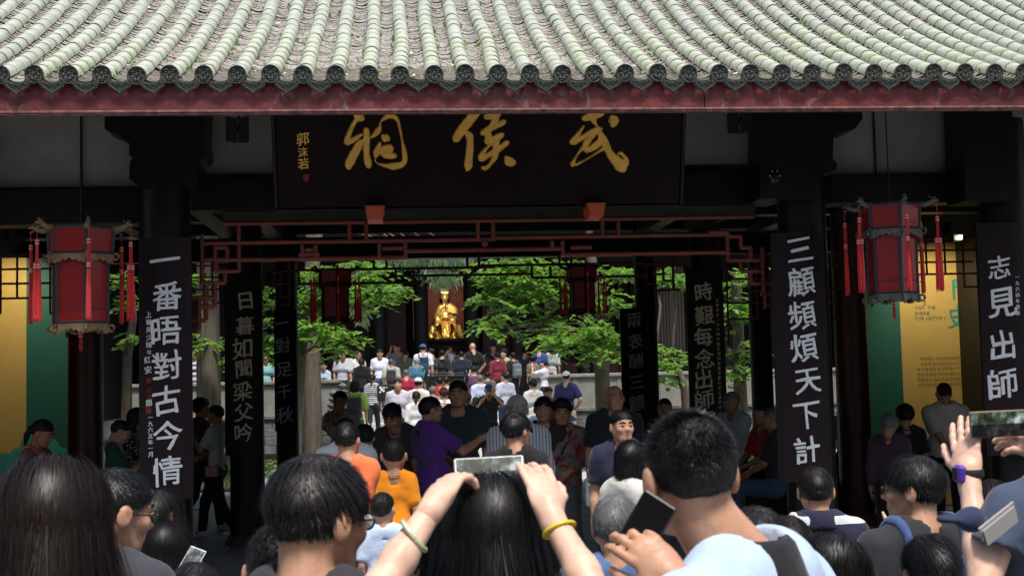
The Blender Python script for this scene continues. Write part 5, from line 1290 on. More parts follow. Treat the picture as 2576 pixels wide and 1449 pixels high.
V = [(-13, YH-3.0, 5.2), (17, YH-3.0, 5.2), (17, YH+2.8, 9.3), (-13, YH+2.8, 9.3), (-13, YH+9, 5.2), (17, YH+9, 5.2)]
link('roof', new_mesh('roof', [(a-fx, b-fy, c-fz) for a, b, c in V], [(0, 1, 2, 3), (3, 2, 5, 4)], M_disc), FH)
for i in range(len(hcol)-1):
    if i in (3, 4, 5): continue
    a, b = hcol[i]+.22, hcol[i+1]-.22; n = 4; w = (b-a)/n
    for k in range(n):
        hb((a+k*w+.01, YH, .9), (a+(k+1)*w-.01, YH+.06, 2.2), 'door_panel', M_hr if i not in (0, 8) else M_hd, .01)
        for q in range(4): hb((a+k*w+.05+q*(w-.1)/4, YH+.01, 2.2), (a+k*w+.075+q*(w-.1)/4, YH+.04, 5.1), 'door_bar', M_hr)
hb((P(1640, 800, 39).x, 38.9, 2.1), (P(1720, 800, 39).x, 39.1, 5.1), 'wall_panel', mat('beige_wall', (.36, .33, .25), .8)); 
hb((hcol[3]+.2, YH+.2, 2.3), (P(1022, 850, 38.4).x, YH+.3, 4.6), 'door_panel', mat('faint_red', (.05, .006, .006), .6)); hb((P(1215, 850, 38.4).x, YH+.2, 1.9), (hcol[6]-.2, YH+.3, 4.6), 'door_panel', mat('faint_red', (.05, .006, .006)))
YS = 42.
cS = P(1121, 853, YS)
ND = thing('red_backdrop', 'glowing deep red cloth wall behind the golden statue', 'backdrop', (cS.x, YS+1.1, .9)); MB().box((-1.05, 0, .8), (1.05, .08, 5.2)).build('cloth', mat('backdrop_red', (.13, .004, .004), .6, var=.15), ND)
AL = thing('altar', 'black timber altar under the golden statue', 'altar', (cS.x, YS, .9)); MB().box((-1.1, -.6, 0), (1.1, .9, cS.z-.9-.12), .02).build('body', M_hd, AL); MB().box((-1.2, -.7, cS.z-.9-.12), (1.2, 1, cS.z-.9), .02).build('top', M_hd, AL)
GS = thing('seated_statue', 'golden seated robed statue with beaded crown and feather fan in the red niche', 'statue', cS)
k = 1.69
f = Field((-.75, -.5, 0), (.75, .5, 1.75), .017)
f.cone((-.01, 0, .42*k), (.01, 0, .48*k), .115*k, .10*k, .05, sy=1.15).cone((-.13, .0, .63*k), (.13, .0, .63*k), .058*k, k=.06).cone((0, -.02, .66*k), (0, -.03, .76*k), .045*k, k=.05)
f.ell((0, -.03, .815*k), (.072*k, .078*k, .085*k), .02).ell((0, -.085, .78*k), (.045*k, .04*k, .05*k), .04).cone((0, -.12, .83*k), (0, -.145, .80*k), .012, .02, .02)
for s in (-1, 1):
    f.cone((s*.18, .0, .60*k), (s*.26, -.10, .42*k), .055*k, .070*k, .04); f.cone((s*.26, -.12, .42*k), (s*.05, -.30, .43*k), .065*k, .038*k, .03)       # sleeves
    f.cone((s*.25, -.20, .38*k), (s*.27, -.26, .27*k), .045*k, .055*k, .03)
    f.cone((s*.14, -.02, .27*k), (s*.22, -.40, .25*k), .10*k, .085*k, .05).cone((s*.22, -.40, .24*k), (s*.25, -.42, .05*k), .080*k, .105*k, .04)   # knees, shins
    f.cone((s*.40, -.15, .22*k), (s*.46, -.2, .04*k), .06*k, .08*k, .08).ell((s*.24, -.52, .03*k), (.08, .12, .05), .02)
f.cone((0, -.1, .25*k), (0, -.25, .03*k), .13*k, .14*k, .05); f.ell((.05, -.33, .41*k), (.05, .05, .06), .02)
X, Y_, Z = f.ax[0][:, None, None], f.ax[1][None, :, None], f.ax[2][None, None, :]
f.D = f.D+(.010*np.sin(38*X+9*np.sin(3.1*Z)+4*np.sin(7*Y_))*np.clip(1.25*(.72*k-Z)/k*2, 0, 1)).astype(np.float32)
f.cut(lambda X, Y, Z: -Z+0*X*Y)
M_stat = mat('statue_gold', (.90, .62, .24), .34, metal=.55, var=.12, vscale=8, bump=.12)
solid('robed_body', [f.mesh()], M_stat, GS)
MB().box((-.12, -.14, .895*k), (.12, .08, .915*k), .004).build('crown_plate', M_stat, GS)
for i in range(7):
    x = -.11+i*.0367; MB().tube([(x, -.10, .905*k), (x*1.15, -.12, .985*k)], .008, 6).build('crown_bead', mat('crown_bead', (.75, .75, .7), .3), GS)
MB().lathe((0, -.03, .865*k), [(.10, 0), (.105, .05), (.09, .07)], 14).build('crown_band', M_stat, GS)
MB().tube([(0, -.14, .765*k), (.005, -.17, .70*k), (.01, -.18, .60*k), (.02, -.17, .54*k)], [.014, .022, .018, .005], 7).build('beard', mat('statue_beard', (.06, .045, .02), .5), GS, True)
fan = MB()
for i in range(11):
    a = rad(-38+i*9.5); o = Vector((.10, -.32, .52*k)); t = o+Vector((math.sin(a+.75)*.32, 0, math.cos(a+.75)*.30)); w = Vector((math.cos(a+.75), 0, -math.sin(a+.75)))*.022
    fan.add([o+Vector((0, -.004*i, 0)), (o+t)/2+w+Vector((0, -.004*i, 0)), t+Vector((0, -.004*i, 0)), (o+t)/2-w+Vector((0, -.004*i, 0)), ], [(0, 1, 2, 3)])
fan.build('feather_fan', M_stat, GS)
spot(1121, 690, 39.4, cS+Vector((0, 0, .9)), 170, rad(60), (1, .84, .55), .10)
# red banner and small gilt figures left of the niche
p = P(968, 800, 40); t = thing('red_banner', 'small red banner hanging in the dark left of the statue niche', 'banner', p); MB().box((-.06, 0, -.05), (.07, .02, .45)).build('cloth', mat('banner_red', (.55, .02, .015), .6), t)
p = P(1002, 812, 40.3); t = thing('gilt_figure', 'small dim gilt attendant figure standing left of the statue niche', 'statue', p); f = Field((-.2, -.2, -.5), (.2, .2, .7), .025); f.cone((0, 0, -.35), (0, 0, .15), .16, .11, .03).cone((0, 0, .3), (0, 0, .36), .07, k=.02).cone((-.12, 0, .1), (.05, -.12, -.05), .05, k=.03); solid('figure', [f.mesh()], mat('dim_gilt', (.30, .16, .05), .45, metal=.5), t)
p = P(1225, 800, 40); t = thing('red_banner', 'red cloth draped in the dark right of the statue niche', 'banner', p); MB().box((-.06, 0, -.35), (.30, .02, .35)).build('cloth', mat('banner_red', (.55, .02, .015), .6), t)
p = P(893, 885, 40); t = thing('round_drum', 'large pale-edged round drum in the dark hall behind the left parapet', 'drum', p); MB().tube([(0, -.02, 0), (0, .5, 0)], .33, 24).build('shell', M_hd, t, auto=True); MB().tube([(0, -.035, 0), (0, -.022, 0)], .31, 24).build('skin', mat('drum_skin', (.32, .24, .15), .7, col2=(.02, .015, .012), vscale=3), t)
# bronze incense trough with scrolled ends before the hall
p = P(1122, 965, 30.6); IB = thing('incense_trough', 'dark bronze incense trough with scrolled ends in the middle of the steps', 'incense burner', (p.x, 30.6, GROUND(30.6)))
M_brz = mat('dark_bronze', (.045, .042, .042), .35, metal=.6, var=.3, vscale=12); hz = P(1122, 938, 30.6).z-GROUND(30.6)
MB().box((-.42, -.22, hz-.32), (.42, .22, hz-.08), .02).build('trough', M_brz, IB)
for z, d in ((hz, .03), (hz-.05, .02)): MB().box((-.44, -.25, z-d), (.44, -.21, z), .008).build('rim', M_brz, IB); MB().box((-.44, .21, z-d), (.44, .25, z), .008).build('rim', M_brz, IB)
for s in (-1, 1):
    MB().tube([(s*.42, -.23, hz-.35), (s*.50, -.23, hz-.15), (s*.46, -.23, hz+.06), (s*.52, -.23, hz+.14), (s*.57, -.23, hz+.08), (s*.53, -.23, hz+.04)], [.03, .045, .03, .035, .03, .02], 8).build('scroll_end', M_brz, IB, True)
    for y in (-.18, .18): MB().tube([(s*.36, y, hz-.32), (s*.40, y, hz*.4), (s*.36, y, 0)], [.05, .035, .05], 8).build('leg', M_brz, IB, True)

# ================================================================== trees
def leaf_mat(name, c, c2):
    m = bpy.data.materials.new(name); m.use_nodes = True; n = m.node_tree.nodes; l = m.node_tree.links; b = n['Principled BSDF']; b.inputs['Roughness'].default_value = .42
    tc = n.new('ShaderNodeTexCoord'); t = n.new('ShaderNodeTexNoise'); t.inputs['Scale'].default_value = 4; l.new(tc.outputs['Object'], t.inputs['Vector'])
    r = n.new('ShaderNodeValToRGB'); r.color_ramp.elements[0].position = .35; r.color_ramp.elements[1].position = .65; r.color_ramp.elements[0].color = (*c2, 1); r.color_ramp.elements[1].color = (*c, 1); l.new(t.outputs[0], r.inputs[0]); l.new(r.outputs[0], b.inputs['Base Color'])
    tr = n.new('ShaderNodeBsdfTranslucent'); tr.inputs[0].default_value = (c[0]*1.6, c[1]*1.7, c[2]*.8, 1); mx = n.new('ShaderNodeMixShader'); mx.inputs[0].default_value = .38; l.new(b.outputs[0], mx.inputs[1]); l.new(tr.outputs[0], mx.inputs[2]); l.new(mx.outputs[0], n['Material Output'].inputs[0]); return m
M_leaf = leaf_mat('broad_leaf', (.17, .31, .06), (.025, .085, .014)); M_needle = leaf_mat('cedar_leaf', (.17, .25, .14), (.07, .13, .07))
M_bark = mat('bark', (.11, .085, .065), .9, bump=.8, bscale=30, stretch=(1, 1, .15), var=.3, vscale=14); M_bark2 = mat('bark_red', (.13, .085, .07), .9, bump=.7, bscale=24, stretch=(1, 1, .15), var=.35, vscale=9, col2=(.10, .11, .075))
def spray(V, F, c, r, nl, rs, size=.062):
    """a twig with leaves held nearly level on both sides"""
    for _ in range(max(1, nl//9)):
        o = np.array(c)+rs.randn(3)*np.array(r)*np.array((.5, .5, .45)); a = rs.rand()*6.28; d = np.array([math.cos(a), math.sin(a), rs.randn()*.15-.08]); L = .25+.2*rs.rand()
        for j in range(9):
            t = j/8; p = o+d*L*t+np.array([0, 0, -.10*t*t]); sd = (1 if j % 2 else -1); b = a+sd*(.9-.5*t)+rs.randn()*.25; e = np.array([math.cos(b), math.sin(b), -.18+rs.randn()*.28]); s = size*(.75+.6*rs.rand()); q = np.cross(e, [0, 0, 1]); q /= np.linalg.norm(q)+1e-6
            q = q*math.cos(rs.randn()*.35)+np.array([0, 0, 1])*rs.randn()*.3; k = len(V)
            up = np.array([0, 0, .012]); p1 = p+e*s*.45
            V += [p, p1+q*s*.40+up, p1-q*s*.40+up, p+e*s*.85+q*s*.25, p+e*s*.85-q*s*.25, p+e*s*1.25, p1, p+e*s*.85]
            F += [(k, k+6, k+1), (k, k+2, k+6), (k+6, k+7, k+3, k+1), (k+6, k+2, k+4, k+7), (k+7, k+5, k+3), (k+7, k+4, k+5)]
def tree(label, base, trunk, clumps, m_b, seed, extra=None, size=.105, dens=1.):
    rs = np.random.RandomState(seed); t = thing('tree', label, 'tree', base); b = Vector(base)
    tb = MB(); tb.tube([Vector(p)-b for p, r in trunk], [r for p, r in trunk], 12, cap=False); tb.build('trunk', m_b, t, True)
    V = []; F = []; top = Vector(trunk[-1][0]); lim = MB()
    for (x, y, rx, ry, Y) in clumps:
        c = P(x, y, Y); rr = (rx/FPX*Y, .55, ry/FPX*Y); n = int(rx*ry*3.14/14*dens)
        spray(V, F, tuple(c-b), rr, n, rs, size)
        near = min((Vector(p) for p, r in trunk), key=lambda q: (q-c).length); mid = (near+c)/2+Vector((rs.randn()*.1, rs.randn()*.1, .15)); lim.tube([near-b, mid-b, c-b], [.04, .022, .008], 6)
    if extra:
        for c, r, n in extra:
            for _ in range(n//40):
                q = rs.randn(3); q /= np.linalg.norm(q); spray(V, F, np.array(c)-np.array(b)+q*np.array(r)*rs.rand()**.4, (.3, .3, .2), 40, rs, size*1.5)
            lim.tube([top-b, Vector(c)-b], [.09, .02], 6)
    lim.build('limbs', m_b, t, True)
    link('crown', new_mesh('crown', V, F, M_leaf), t)
    return t
def tp(lst): return [(P(x, y, Y), r) for x, y, Y, r in lst]
tl_ = tp([(742, 1140, 24.6, .13), (748, 1000, 24.6, .11), (757, 900, 24.5, .105), (765, 820, 24.5, .10), (790, 700, 24.8, .09), (805, 560, 25, .08)])
tree('broad-leaved tree with reddish trunk left of the court, its leaves reaching toward the statue', (tl_[0][0].x, 24.6, 0), tl_, [(800, 690, 55, 26, 25), (890, 678, 60, 22, 25.5), (960, 700, 50, 22, 25), (1010, 722, 26, 10, 25), (860, 735, 70, 24, 24.4), (785, 765, 40, 38, 24.6), (768, 830, 28, 34, 24.4), (835, 842, 46, 20, 24), (882, 850, 30, 10, 24), (838, 882, 26, 13, 23.8), (940, 752, 46, 18, 25), (940, 672, 40, 14, 25.5), (1000, 735, 26, 9, 25.2), (905, 770, 30, 14, 24.8), (800, 810, 34, 18, 24.2), (678, 850, 22, 60, 24.5), (672, 760, 20, 40, 24.5)], M_bark2, 3, [((tl_[-1][0].x-.8, 26.4, 7.2), (2.2, 1.4, 1.2), 1000)])
tr_ = tp([(1522, 1160, 25, .17), (1518, 1050, 25, .155), (1515, 950, 25, .15), (1512, 850, 25, .14), (1500, 740, 25, .12), (1480, 600, 25, .1)])
tree('broad-leaved tree with grey-red trunk right of the court, the leafiest one', (tr_[0][0].x, 25, 0), tr_, [(1250, 668, 50, 20, 24.6), (1325, 662, 60, 22, 24.6), (1225, 700, 34, 18, 24.4), (1290, 722, 62, 30, 24.4), (1380, 705, 60, 34, 24.8), (1240, 750, 34, 16, 24.2), (1300, 770, 44, 20, 24.4), (1240, 806, 26, 20, 24), (1262, 838, 20, 10, 24), (1225, 826, 16, 12, 24), (1380, 815, 46, 26, 24.8), (1425, 858, 56, 20, 24), (1490, 830, 50, 34, 24), (1480, 890, 36, 14, 23.8), (1535, 870, 30, 28, 24), (1350, 700, 50, 26, 25.6), (1420, 740, 40, 34, 25.4), (1360, 850, 26, 10, 23.9), (1450, 670, 50, 18, 25), (1530, 760, 30, 30, 24.6), (1560, 690, 30, 24, 25), (1400, 885, 20, 8, 23.8)], M_bark2, 5, [((tr_[-1][0].x+.8, 26.6, 7.2), (2.4, 1.4, 1.2), 1000)])
t3 = tp([(1735, 1120, 23.5, .11), (1725, 980, 23.5, .10), (1690, 900, 23.4, .05), (1650, 890, 23.3, .02)])
tree('low leafy branch tree seen between the two right couplet boards', (t3[0][0].x, 23.5, 0), t3, [(1668, 880, 30, 10, 23.2), (1660, 920, 26, 16, 23.2), (1690, 905, 22, 20, 23.2), (1645, 945, 14, 10, 23.2), (1688, 700, 26, 26, 24), (1645, 690, 24, 18, 24), (1700, 960, 10, 20, 23), (1640, 870, 14, 6, 23.2)], M_bark, 8)
t4 = tp([(1868, 1120, 25.5, .16), (1862, 980, 25.5, .14), (1858, 850, 25.5, .12), (1850, 700, 25.5, .1)])
tree('dark tree between the right columns', (t4[0][0].x, 25.5, 0), t4, [(1850, 780, 30, 40, 25), (1880, 880, 26, 26, 25), (1845, 930, 14, 24, 25), (1890, 940, 26, 16, 25), (1860, 700, 30, 30, 25.5)], M_bark, 9)
t5 = tp([(528, 1200, 23.6, .25), (526, 1050, 23.6, .225), (524, 900, 23.6, .215), (522, 700, 23.6, .20), (520, 500, 23.6, .18)])
tree('thick ribbed grey-brown trunk between the two left couplet boards', (t5[0][0].x, 23.6, 0), t5, [(500, 850, 20, 14, 23), (560, 865, 12, 26, 23.2), (555, 900, 12, 12, 23.4), (500, 700, 30, 10, 23.2)], mat('bark_cypress', (.10, .085, .06), .9, bump=1., bscale=16, stretch=(1, 1, .06), var=.4, vscale=14), 11, [((t5[-1][0].x, 23.6, 6.5), (1.6, 1.4, 1.5), 1800)])
t6 = tp([(318, 1100, 27, .12), (320, 900, 27, .10), (335, 800, 27, .08), (330, 700, 27, .06)])
tree('dim tree in the court behind the left lantern', (t6[0][0].x, 27, 0), t6, [(320, 850, 30, 14, 26.5), (330, 760, 20, 24, 26.5), (300, 700, 24, 20, 26.5)], M_bark, 12)
# cedar with hanging sprays over the niche
tc_ = tp([(1010, 500, 31, .22), (1010, 300, 31, .2)]); cb = P(930, 1120, 31.5)
CT = thing('cedar_tree', 'cedar whose pale drooping sprays hang above the golden statue', 'tree', (P(785, 900, 31.8).x, 31.8, .0)); cbv = Vector(CT.location)
MB().tube([(0, 0, 0), (0, 0, 2.8), (.05, 0, 5.5), (.1, 0, 9)], [.24, .2, .17, .1], 12, cap=False).build('trunk', M_bark, CT, True)
rs = np.random.RandomState(5); V = []; F = []; lim = MB()
for (x, y, rx, ry, Y) in [(975, 655, 30, 12, 31), (1030, 655, 40, 12, 31), (1090, 655, 40, 12, 31), (1140, 655, 34, 12, 31), (1080, 685, 26, 12, 31), (1120, 690, 34, 14, 31), (1105, 708, 22, 12, 31), (1140, 705, 18, 12, 31), (1180, 650, 20, 12, 31), (905, 790, 18, 22, 31), (915, 805, 10, 12, 31), (1010, 640, 60, 14, 31.4), (1100, 636, 60, 14, 31.4)]:
    c = P(x, y-4, Y)-cbv; 
    if y < 720: lim.tube([(.08, 0, c.z+1.6), (c.x*.6, c.y*.6, c.z+1.0), tuple(c)], [.06, .03, .01], 6)
    else: lim.tube([(0, 0, c.z+.3), tuple(c)], [.04, .01], 6)
    for _ in range(int(rx*ry/11)):
        o = np.array(c)+rs.randn(3)*np.array([rx/FPX*Y*.55, .35, ry/FPX*Y*.5]); a = rs.randn()*.8+(0 if rs.rand() < .5 else math.pi); d = np.array([math.cos(a)*.6, math.sin(a)*.5, -.8-.4*rs.rand()]); d /= np.linalg.norm(d); L = .12+.14*rs.rand()
        for j in range(6):
            p = o+d*L*j/5; 
            for s in (-1, 1):
                q = np.array([s*math.cos(a+.3)*.8, s*math.sin(a)*.4, -.7]); q /= np.linalg.norm(q); w = np.cross(q, [0, 1, .2]); w /= np.linalg.norm(w); k = len(V); l2 = .085*(1.1-j/7)
                V += [p, p+q*l2*.5+w*.010, p+q*l2, p+q*l2*.5-w*.010]; F.append((k, k+1, k+2, k+3))
lim.build('limbs', M_bark, CT, True); link('crown', new_mesh('crown', V, F, M_needle), CT)
# planting beds at the feet of the trees
def bed(x0, x1, y0, y1, label):
    b = struct(MB().box((x0, y0, -.02), (x1, y1, .06)).build('planting_bed', mat('bed_soil', (.05, .045, .03), .95, bump=.4)))
    V = []; F = []; rs = np.random.RandomState(int(abs(x0)*10)); n = int((x1-x0)*(y1-y0)*260)
    X = x0+rs.rand(n)*(x1-x0); Yy = y0+rs.rand(n)*(y1-y0); hh_ = .05+.12*rs.rand(n); a = rs.rand(n)*6.28
    P0 = np.stack([X, Yy, np.full(n, .05)], 1); w = np.stack([np.cos(a), np.sin(a), 0*a], 1)*.008; tpv = P0+np.stack([rs.randn(n)*.03, rs.randn(n)*.03, hh_], 1)
    Vv = np.stack([P0-w, P0+w, tpv], 1).reshape(-1, 3); tag(link('grass', new_mesh('grass', Vv, np.arange(n*3).reshape(n, 3), leaf_g)), label, None, None, 'stuff')
leaf_g = leaf_mat('grass_blade', (.10, .20, .04), (.05, .12, .025))
bed(-7, P(640, 1150, 24).x, 22.2, 27.6, 'short green grass under the left trees'); bed(P(1580, 1150, 24).x, 9, 22.4, 27.6, 'short green grass under the right trees')
for px, py, Y, lb in ((748, 1150, 22.6, 'low leafy shrub at the foot of the left back-row column'), (700, 1165, 22.8, 'low dark shrub behind the left back-row board'), (1660, 1180, 23, 'low shrub right of the right back-row column')):
    p = P(px, py, Y); t = thing('shrub', lb, 'shrub', (p.x, Y, 0)); V = []; F = []; spray(V, F, (0, 0, .35), (.22, .2, .25), 330, np.random.RandomState(int(px)), .05); link('foliage', new_mesh('foliage', V, F, M_leaf), t); MB().tube([(0, 0, 0), (0, 0, .4)], .015, 6).build('stem', M_bark, t)
# the side of the court behind the galleries
t = thing('side_gallery', 'dark side gallery closing the court on the left', 'building', (-8.2, 30, 0)); MB().box((-.2, -8.4, 0), (.2, 12, 5.5)).build('wall', M_hd, t); MB().box((-.6, -8.4, 5.5), (1.4, 12, 5.8)).build('roof', M_disc, t)
t = thing('side_gallery', 'dark side gallery closing the court on the right', 'building', (14.6, 30, 0)); MB().box((-.2, -8.4, 0), (.2, 12, 5.5)).build('wall', M_hd, t); MB().box((-1.4, -8.4, 5.5), (.6, 12, 5.8)).build('roof', M_disc, t)
# behind the photographer: an unseen hall and trees, added to cut the frontal sky light
OH = thing('unseen_shade_hall', 'unseen dark timber hall added behind the crowd to cut the low sky light', 'building', (0, -9.5, 0))
MB().box((-16, -4, 0), (16, 0, 7.0)).build('wall', M_dark, OH); MB().prism([(-6, 6.6), (1.6, 6.3), (-2, 9.8)], (-17, 0, 0), (0, 1, 0), (0, 0, 1), (34, 0, 0)).build('roof', M_disc, OH)
for x in (-12, -7, -2.5, 2.5, 7, 12): MB().lathe((x, .9, 0), [(.25, 0), (.25, 6.4)], 14).build('column', M_redlac, OH)
for x, y, lb in ((-11.5, 3, 'unseen tall broad tree added left of the plaza to cut sky light'), (13, 2.5, 'unseen tall broad tree added right of the plaza to cut sky light')):
    rs = np.random.RandomState(int(x)+40); t = thing('tree', lb, 'tree', (x, y, -.3)); MB().tube([(0, 0, 0), (.1, 0, 3), (0, .1, 7)], [.4, .3, .2], 12, cap=False).build('trunk', M_bark, t, True); V = []; F = []
    for _ in range(150):
        q = rs.randn(3); q /= np.linalg.norm(q); spray(V, F, np.array([0, -1., 6.6])+q*np.array([3.6, 4.4, 3.2])*rs.rand()**.4, (.5, .5, .4), 27, rs, .30)
    link('crown', new_mesh('crown', V, F, M_leaf), t)
# ================================================================== the people
WH = (.74, .75, .77); OW = (.66, .63, .57); BK = (.012, .012, .013); NV = (.018, .022, .055); JN = (.045, .075, .13); KH = (.42, .34, .23)
person_ = person
# ---- nearest heads
A = person(122, 1170, 2.7, 6, 'woman with long straight dark brown hair at the lower left corner', hair='long', hc='brown', top=(.03, .02, .025), sleeve=.4, skn='mid', strand=9000, hyaw=-12, female=True, wide=1.0, hs=1.12)
person(268, 1190, 3.7, 28, 'man in black-rimmed glasses turned right, beside the long brown hair', hair='short', top=(.04, .04, .05), strand=6500, hyaw=30, hpitch=-12, glasses=True, face=True, skn='mid')
person(398, 1240, 6.3, 20, 'person with a white mask loop on the ear below the left couplet board', hair='bun', top=BK, face=False, hyaw=20, strand=1500, female=True)
B1 = person(398, 1322, 5.75, 12, 'woman with a black bob and round glasses bent over her lit phone', hair='bob', top=BK, face=True, glasses=True, hyaw=28, hpitch=-30, strand=4000, female=True, armR='phone', collar=(.35, .02, .03), strap=dict(c=(.55, .62, .66), s=-1, w=.02, bag=False))
person(487, 1425, 3.95, 0, 'top of a dark head at the bottom edge, right of the bob haircut', hair='short', hc='soft', top=(.05, .05, .05), strand=2500)
person(705, 1335, 2.95, 10, 'boy with cropped dark grey hair half hidden by the big tousled head', hair='crew', hc='soft', top=(.06, .06, .07), strand=6000, hyaw=-10, H=1.56, ground=None)
person(779, 1160, 2.65, 22, 'man with tousled dark hair and glasses, big head left of bottom centre', hair='full', hc='soft', top=(.03, .03, .035), strand=12000, hyaw=26, hpitch=-8, glasses=True, skn='mid', hs=1.1)
# woman filming in the middle
Wp = (P(1238, 1198, 2.78).x, 2.78, 0)
def lw(px, py, Y): return to_local(px, py, Y, Wp, 0)
W = person(1238, 1208, 2.78, 0, 'woman in the bottom centre raising a phone with both hands, seen from behind', hair='long', hc='black', top=(.03, .03, .03), sleeve=.2, skn='pale', strand=13000, female=True, det=.008, hs=.96,
    armL=dict(w=tuple(lw(1098, 1262, 2.62)), abs=1, keep=1, e=tuple(lw(955, 1480, 2.5)), d=tuple(lw(1162, 1165, 2.72)-lw(1098, 1262, 2.62)), n=(-.62, -.75, .2), curl=(.45, .5, .55, .6), thumb=.1),
    armR=dict(w=tuple(lw(1384, 1290, 2.62)), abs=1, keep=1, e=tuple(lw(1512, 1520, 2.45)), d=tuple(lw(1352, 1185, 2.68)-lw(1384, 1290, 2.62)), n=(.35, -.93, .1), curl=(.30, .34, .34, .12), thumb=.3))
def ring_on(root, c, d, R, r, nm, m):
    d = Vector(d).normalized(); a = d.cross(Vector((0, 0, 1))).normalized(); b = d.cross(a); pts = [Vector(c)+(a*math.cos(w)+b*math.sin(w))*R for w in np.linspace(0, 6.2832, 33)]
    link(nm, MB().tube(pts, r, 10, cap=False).mesh(nm, m, True), root)
jade = mat('jade', (.50, .56, .36), .18, var=.15, vscale=14, trans=.15)
dL = lw(1098, 1262, 2.62)-lw(955, 1480, 2.5); cL_ = lw(1042, 1347, 2.565); ring_on(W['root'], cL_, dL+np.array([.08, -.12, .0]), .036, .0052, 'jade_bangle', jade)
dR = lw(1384, 1290, 2.62)-lw(1512, 1520, 2.45); ring_on(W['root'], lw(1407, 1332, 2.59), dR+np.array([.02, -.08, .0]), .033, .0042, 'yellow_bangle', mat('yellow_plastic', (.75, .52, .02), .3))
def phone(px, py, Y, label, L=.155, Wd=.074, rz=0, tilt=0, ry=0, body=(.6, .58, .56), scr=None, vertical=False):
    p = P(px, py, Y); t = thing('mobile_phone', label, 'phone', p); t.rotation_euler = (tilt, ry, rz)
    a, b = (L/2, Wd/2) if not vertical else (Wd/2, L/2)
    MB().box((-a, 0, -b), (a, .008, b), .003).build('casing', mat('phone_%d' % int(body[0]*99), body, .25, metal=.4), t)
    if scr:
        m = MATS.get('screen_'+scr)
        if m is None:
            m = mat('screen_'+scr, (.01, .01, .012), .08); n, l, b_ = nodes(m); tc = n.new('ShaderNodeTexCoord'); ns = n.new('ShaderNodeTexNoise'); ns.inputs['Scale'].default_value = 30; ns.inputs['Detail'].default_value = 5; l.new(tc.outputs['Object'], ns.inputs['Vector']); r = n.new('ShaderNodeValToRGB'); e = r.color_ramp.elements
            e[0].position = .38; e[0].color = (.01, .014, .01, 1); e[1].position = .66; e[1].color = (.75, .8, .85, 1); k = e.new(.5); k.color = (.06, .10, .05, 1); k2 = e.new(.58); k2.color = (.25, .35, .35, 1)
            sp = n.new('ShaderNodeSeparateXYZ'); l.new(tc.outputs['Object'], sp.inputs[0]); g = n.new('ShaderNodeMath'); g.operation = 'GREATER_THAN'; g.inputs[1].default_value = 0.0; l.new(sp.outputs['Z'], g.inputs[0])
            l.new(ns.outputs[0], r.inputs[0]); l.new(r.outputs[0], b_.inputs['Emission Color']); mm = n.new('ShaderNodeMath'); mm.operation = 'MULTIPLY_ADD'; mm.inputs[1].default_value = .42; mm.inputs[2].default_value = .04; l.new(g.outputs[0], mm.inputs[0]); l.new(mm.outputs[0], b_.inputs['Emission Strength'])
        MB().box((-a+.004, -.0012, -b+.004), (a-.004, -.0002, b-.004)).build('screen', m, t)
    return t
phone(1232, 1186, 2.82, 'pale phone held up sideways by the woman in the bottom centre', scr='view', ry=rad(-1.5), tilt=-.5, body=(.7, .66, .66))
# big man in the light blue polo
Dpx = 1850
Dp = (P(Dpx, 1022, 2.42).x, 2.42, 0)
def lD(px, py, Y): return to_local(px, py, Y, Dp, -46)
D = person(Dpx, 1092, 2.42, -46, 'man with cropped hair in a light blue polo with black collar, biggest head', hair='crew', hc='soft', top=(.42, .54, .72), collar=(.012, .012, .014), sleeve=.4, strand=15000, hyaw=34, hroll=-4, hshift=(-.049, .050, .03), skn='mid', wide=1.22, hs=1.10, det=.009,
    armL=dict(w=tuple(lD(1702, 1462, 2.32)), abs=1, keep=1, e=tuple(lD(1760, 1700, 2.25)), d=tuple(lD(1625, 1385, 2.34)-lD(1702, 1462, 2.32)), n=tuple(lD(1702, 1400, 2.2)-lD(1702, 1462, 2.32)), curl=(.45, .5, .55, .6), thumb=.5))
phone(1616, 1334, 2.36, 'black phone held tilted in front of the light blue polo man', rz=rad(-25), ry=rad(32), L=.138, Wd=.070, body=(.01, .01, .011), vertical=True)
person(1550, 1253, 4.9, 2, 'older man with grey hair and an ear hook, blue shirt, lower centre right', hair='short', hc='grey', top=(.07, .13, .28), strand=6500, hyaw=18, lanyard=(.01, .01, .01), skn='mid')
person(1905, 1280, 4.3, 0, 'wispy dark head just right of the light blue polo man', hair='full', hc='soft', top=BK, strand=3000, female=True)
person(1985, 1305, 4.6, -10, 'brownish head in front of the striped polo man', hair='full', hc='brown', top=OW, strand=3000, female=True, hpitch=-10)
person(2096, 1352, 4.1, -35, 'woman with slick pulled-back hair and bare ear at the bottom right of centre', hair='pony', hc='black', top=(.04, .04, .05), strand=2500, hyaw=-35, face=True, female=True, skn='pale')
person(2052, 1180, 6.3, 6, 'man in a navy polo with blue and cream stripes and a pale shoulder strap', hair='short', hc='soft', top=(.018, .018, .045), pat='wide', c2=(.48, .52, .55), collar=(.018, .018, .045), strand=3500, strap=dict(c=(.5, .52, .47), s=-1, w=.022), hyaw=6, wide=1.08, skn='mid', lanyard=None)
person(2300, 1152, 4.75, -16, 'young man with glasses in a black T-shirt wearing blue rucksack straps', hair='full', hc='black', top=(.022, .023, .028), sleeve=.45, pack='back', packc=(.035, .065, .16), glasses=True, face=True, hyaw=-42, strand=8000, wide=1.12, skn='mid')
person(2332, 1348, 4.0, 180, 'boy at the bottom right facing the camera, only his fringe and forehead in view', hair='full', hc='black', top=(.05, .06, .1), strand=5000, face=True, hpitch=-12, skn='mid')
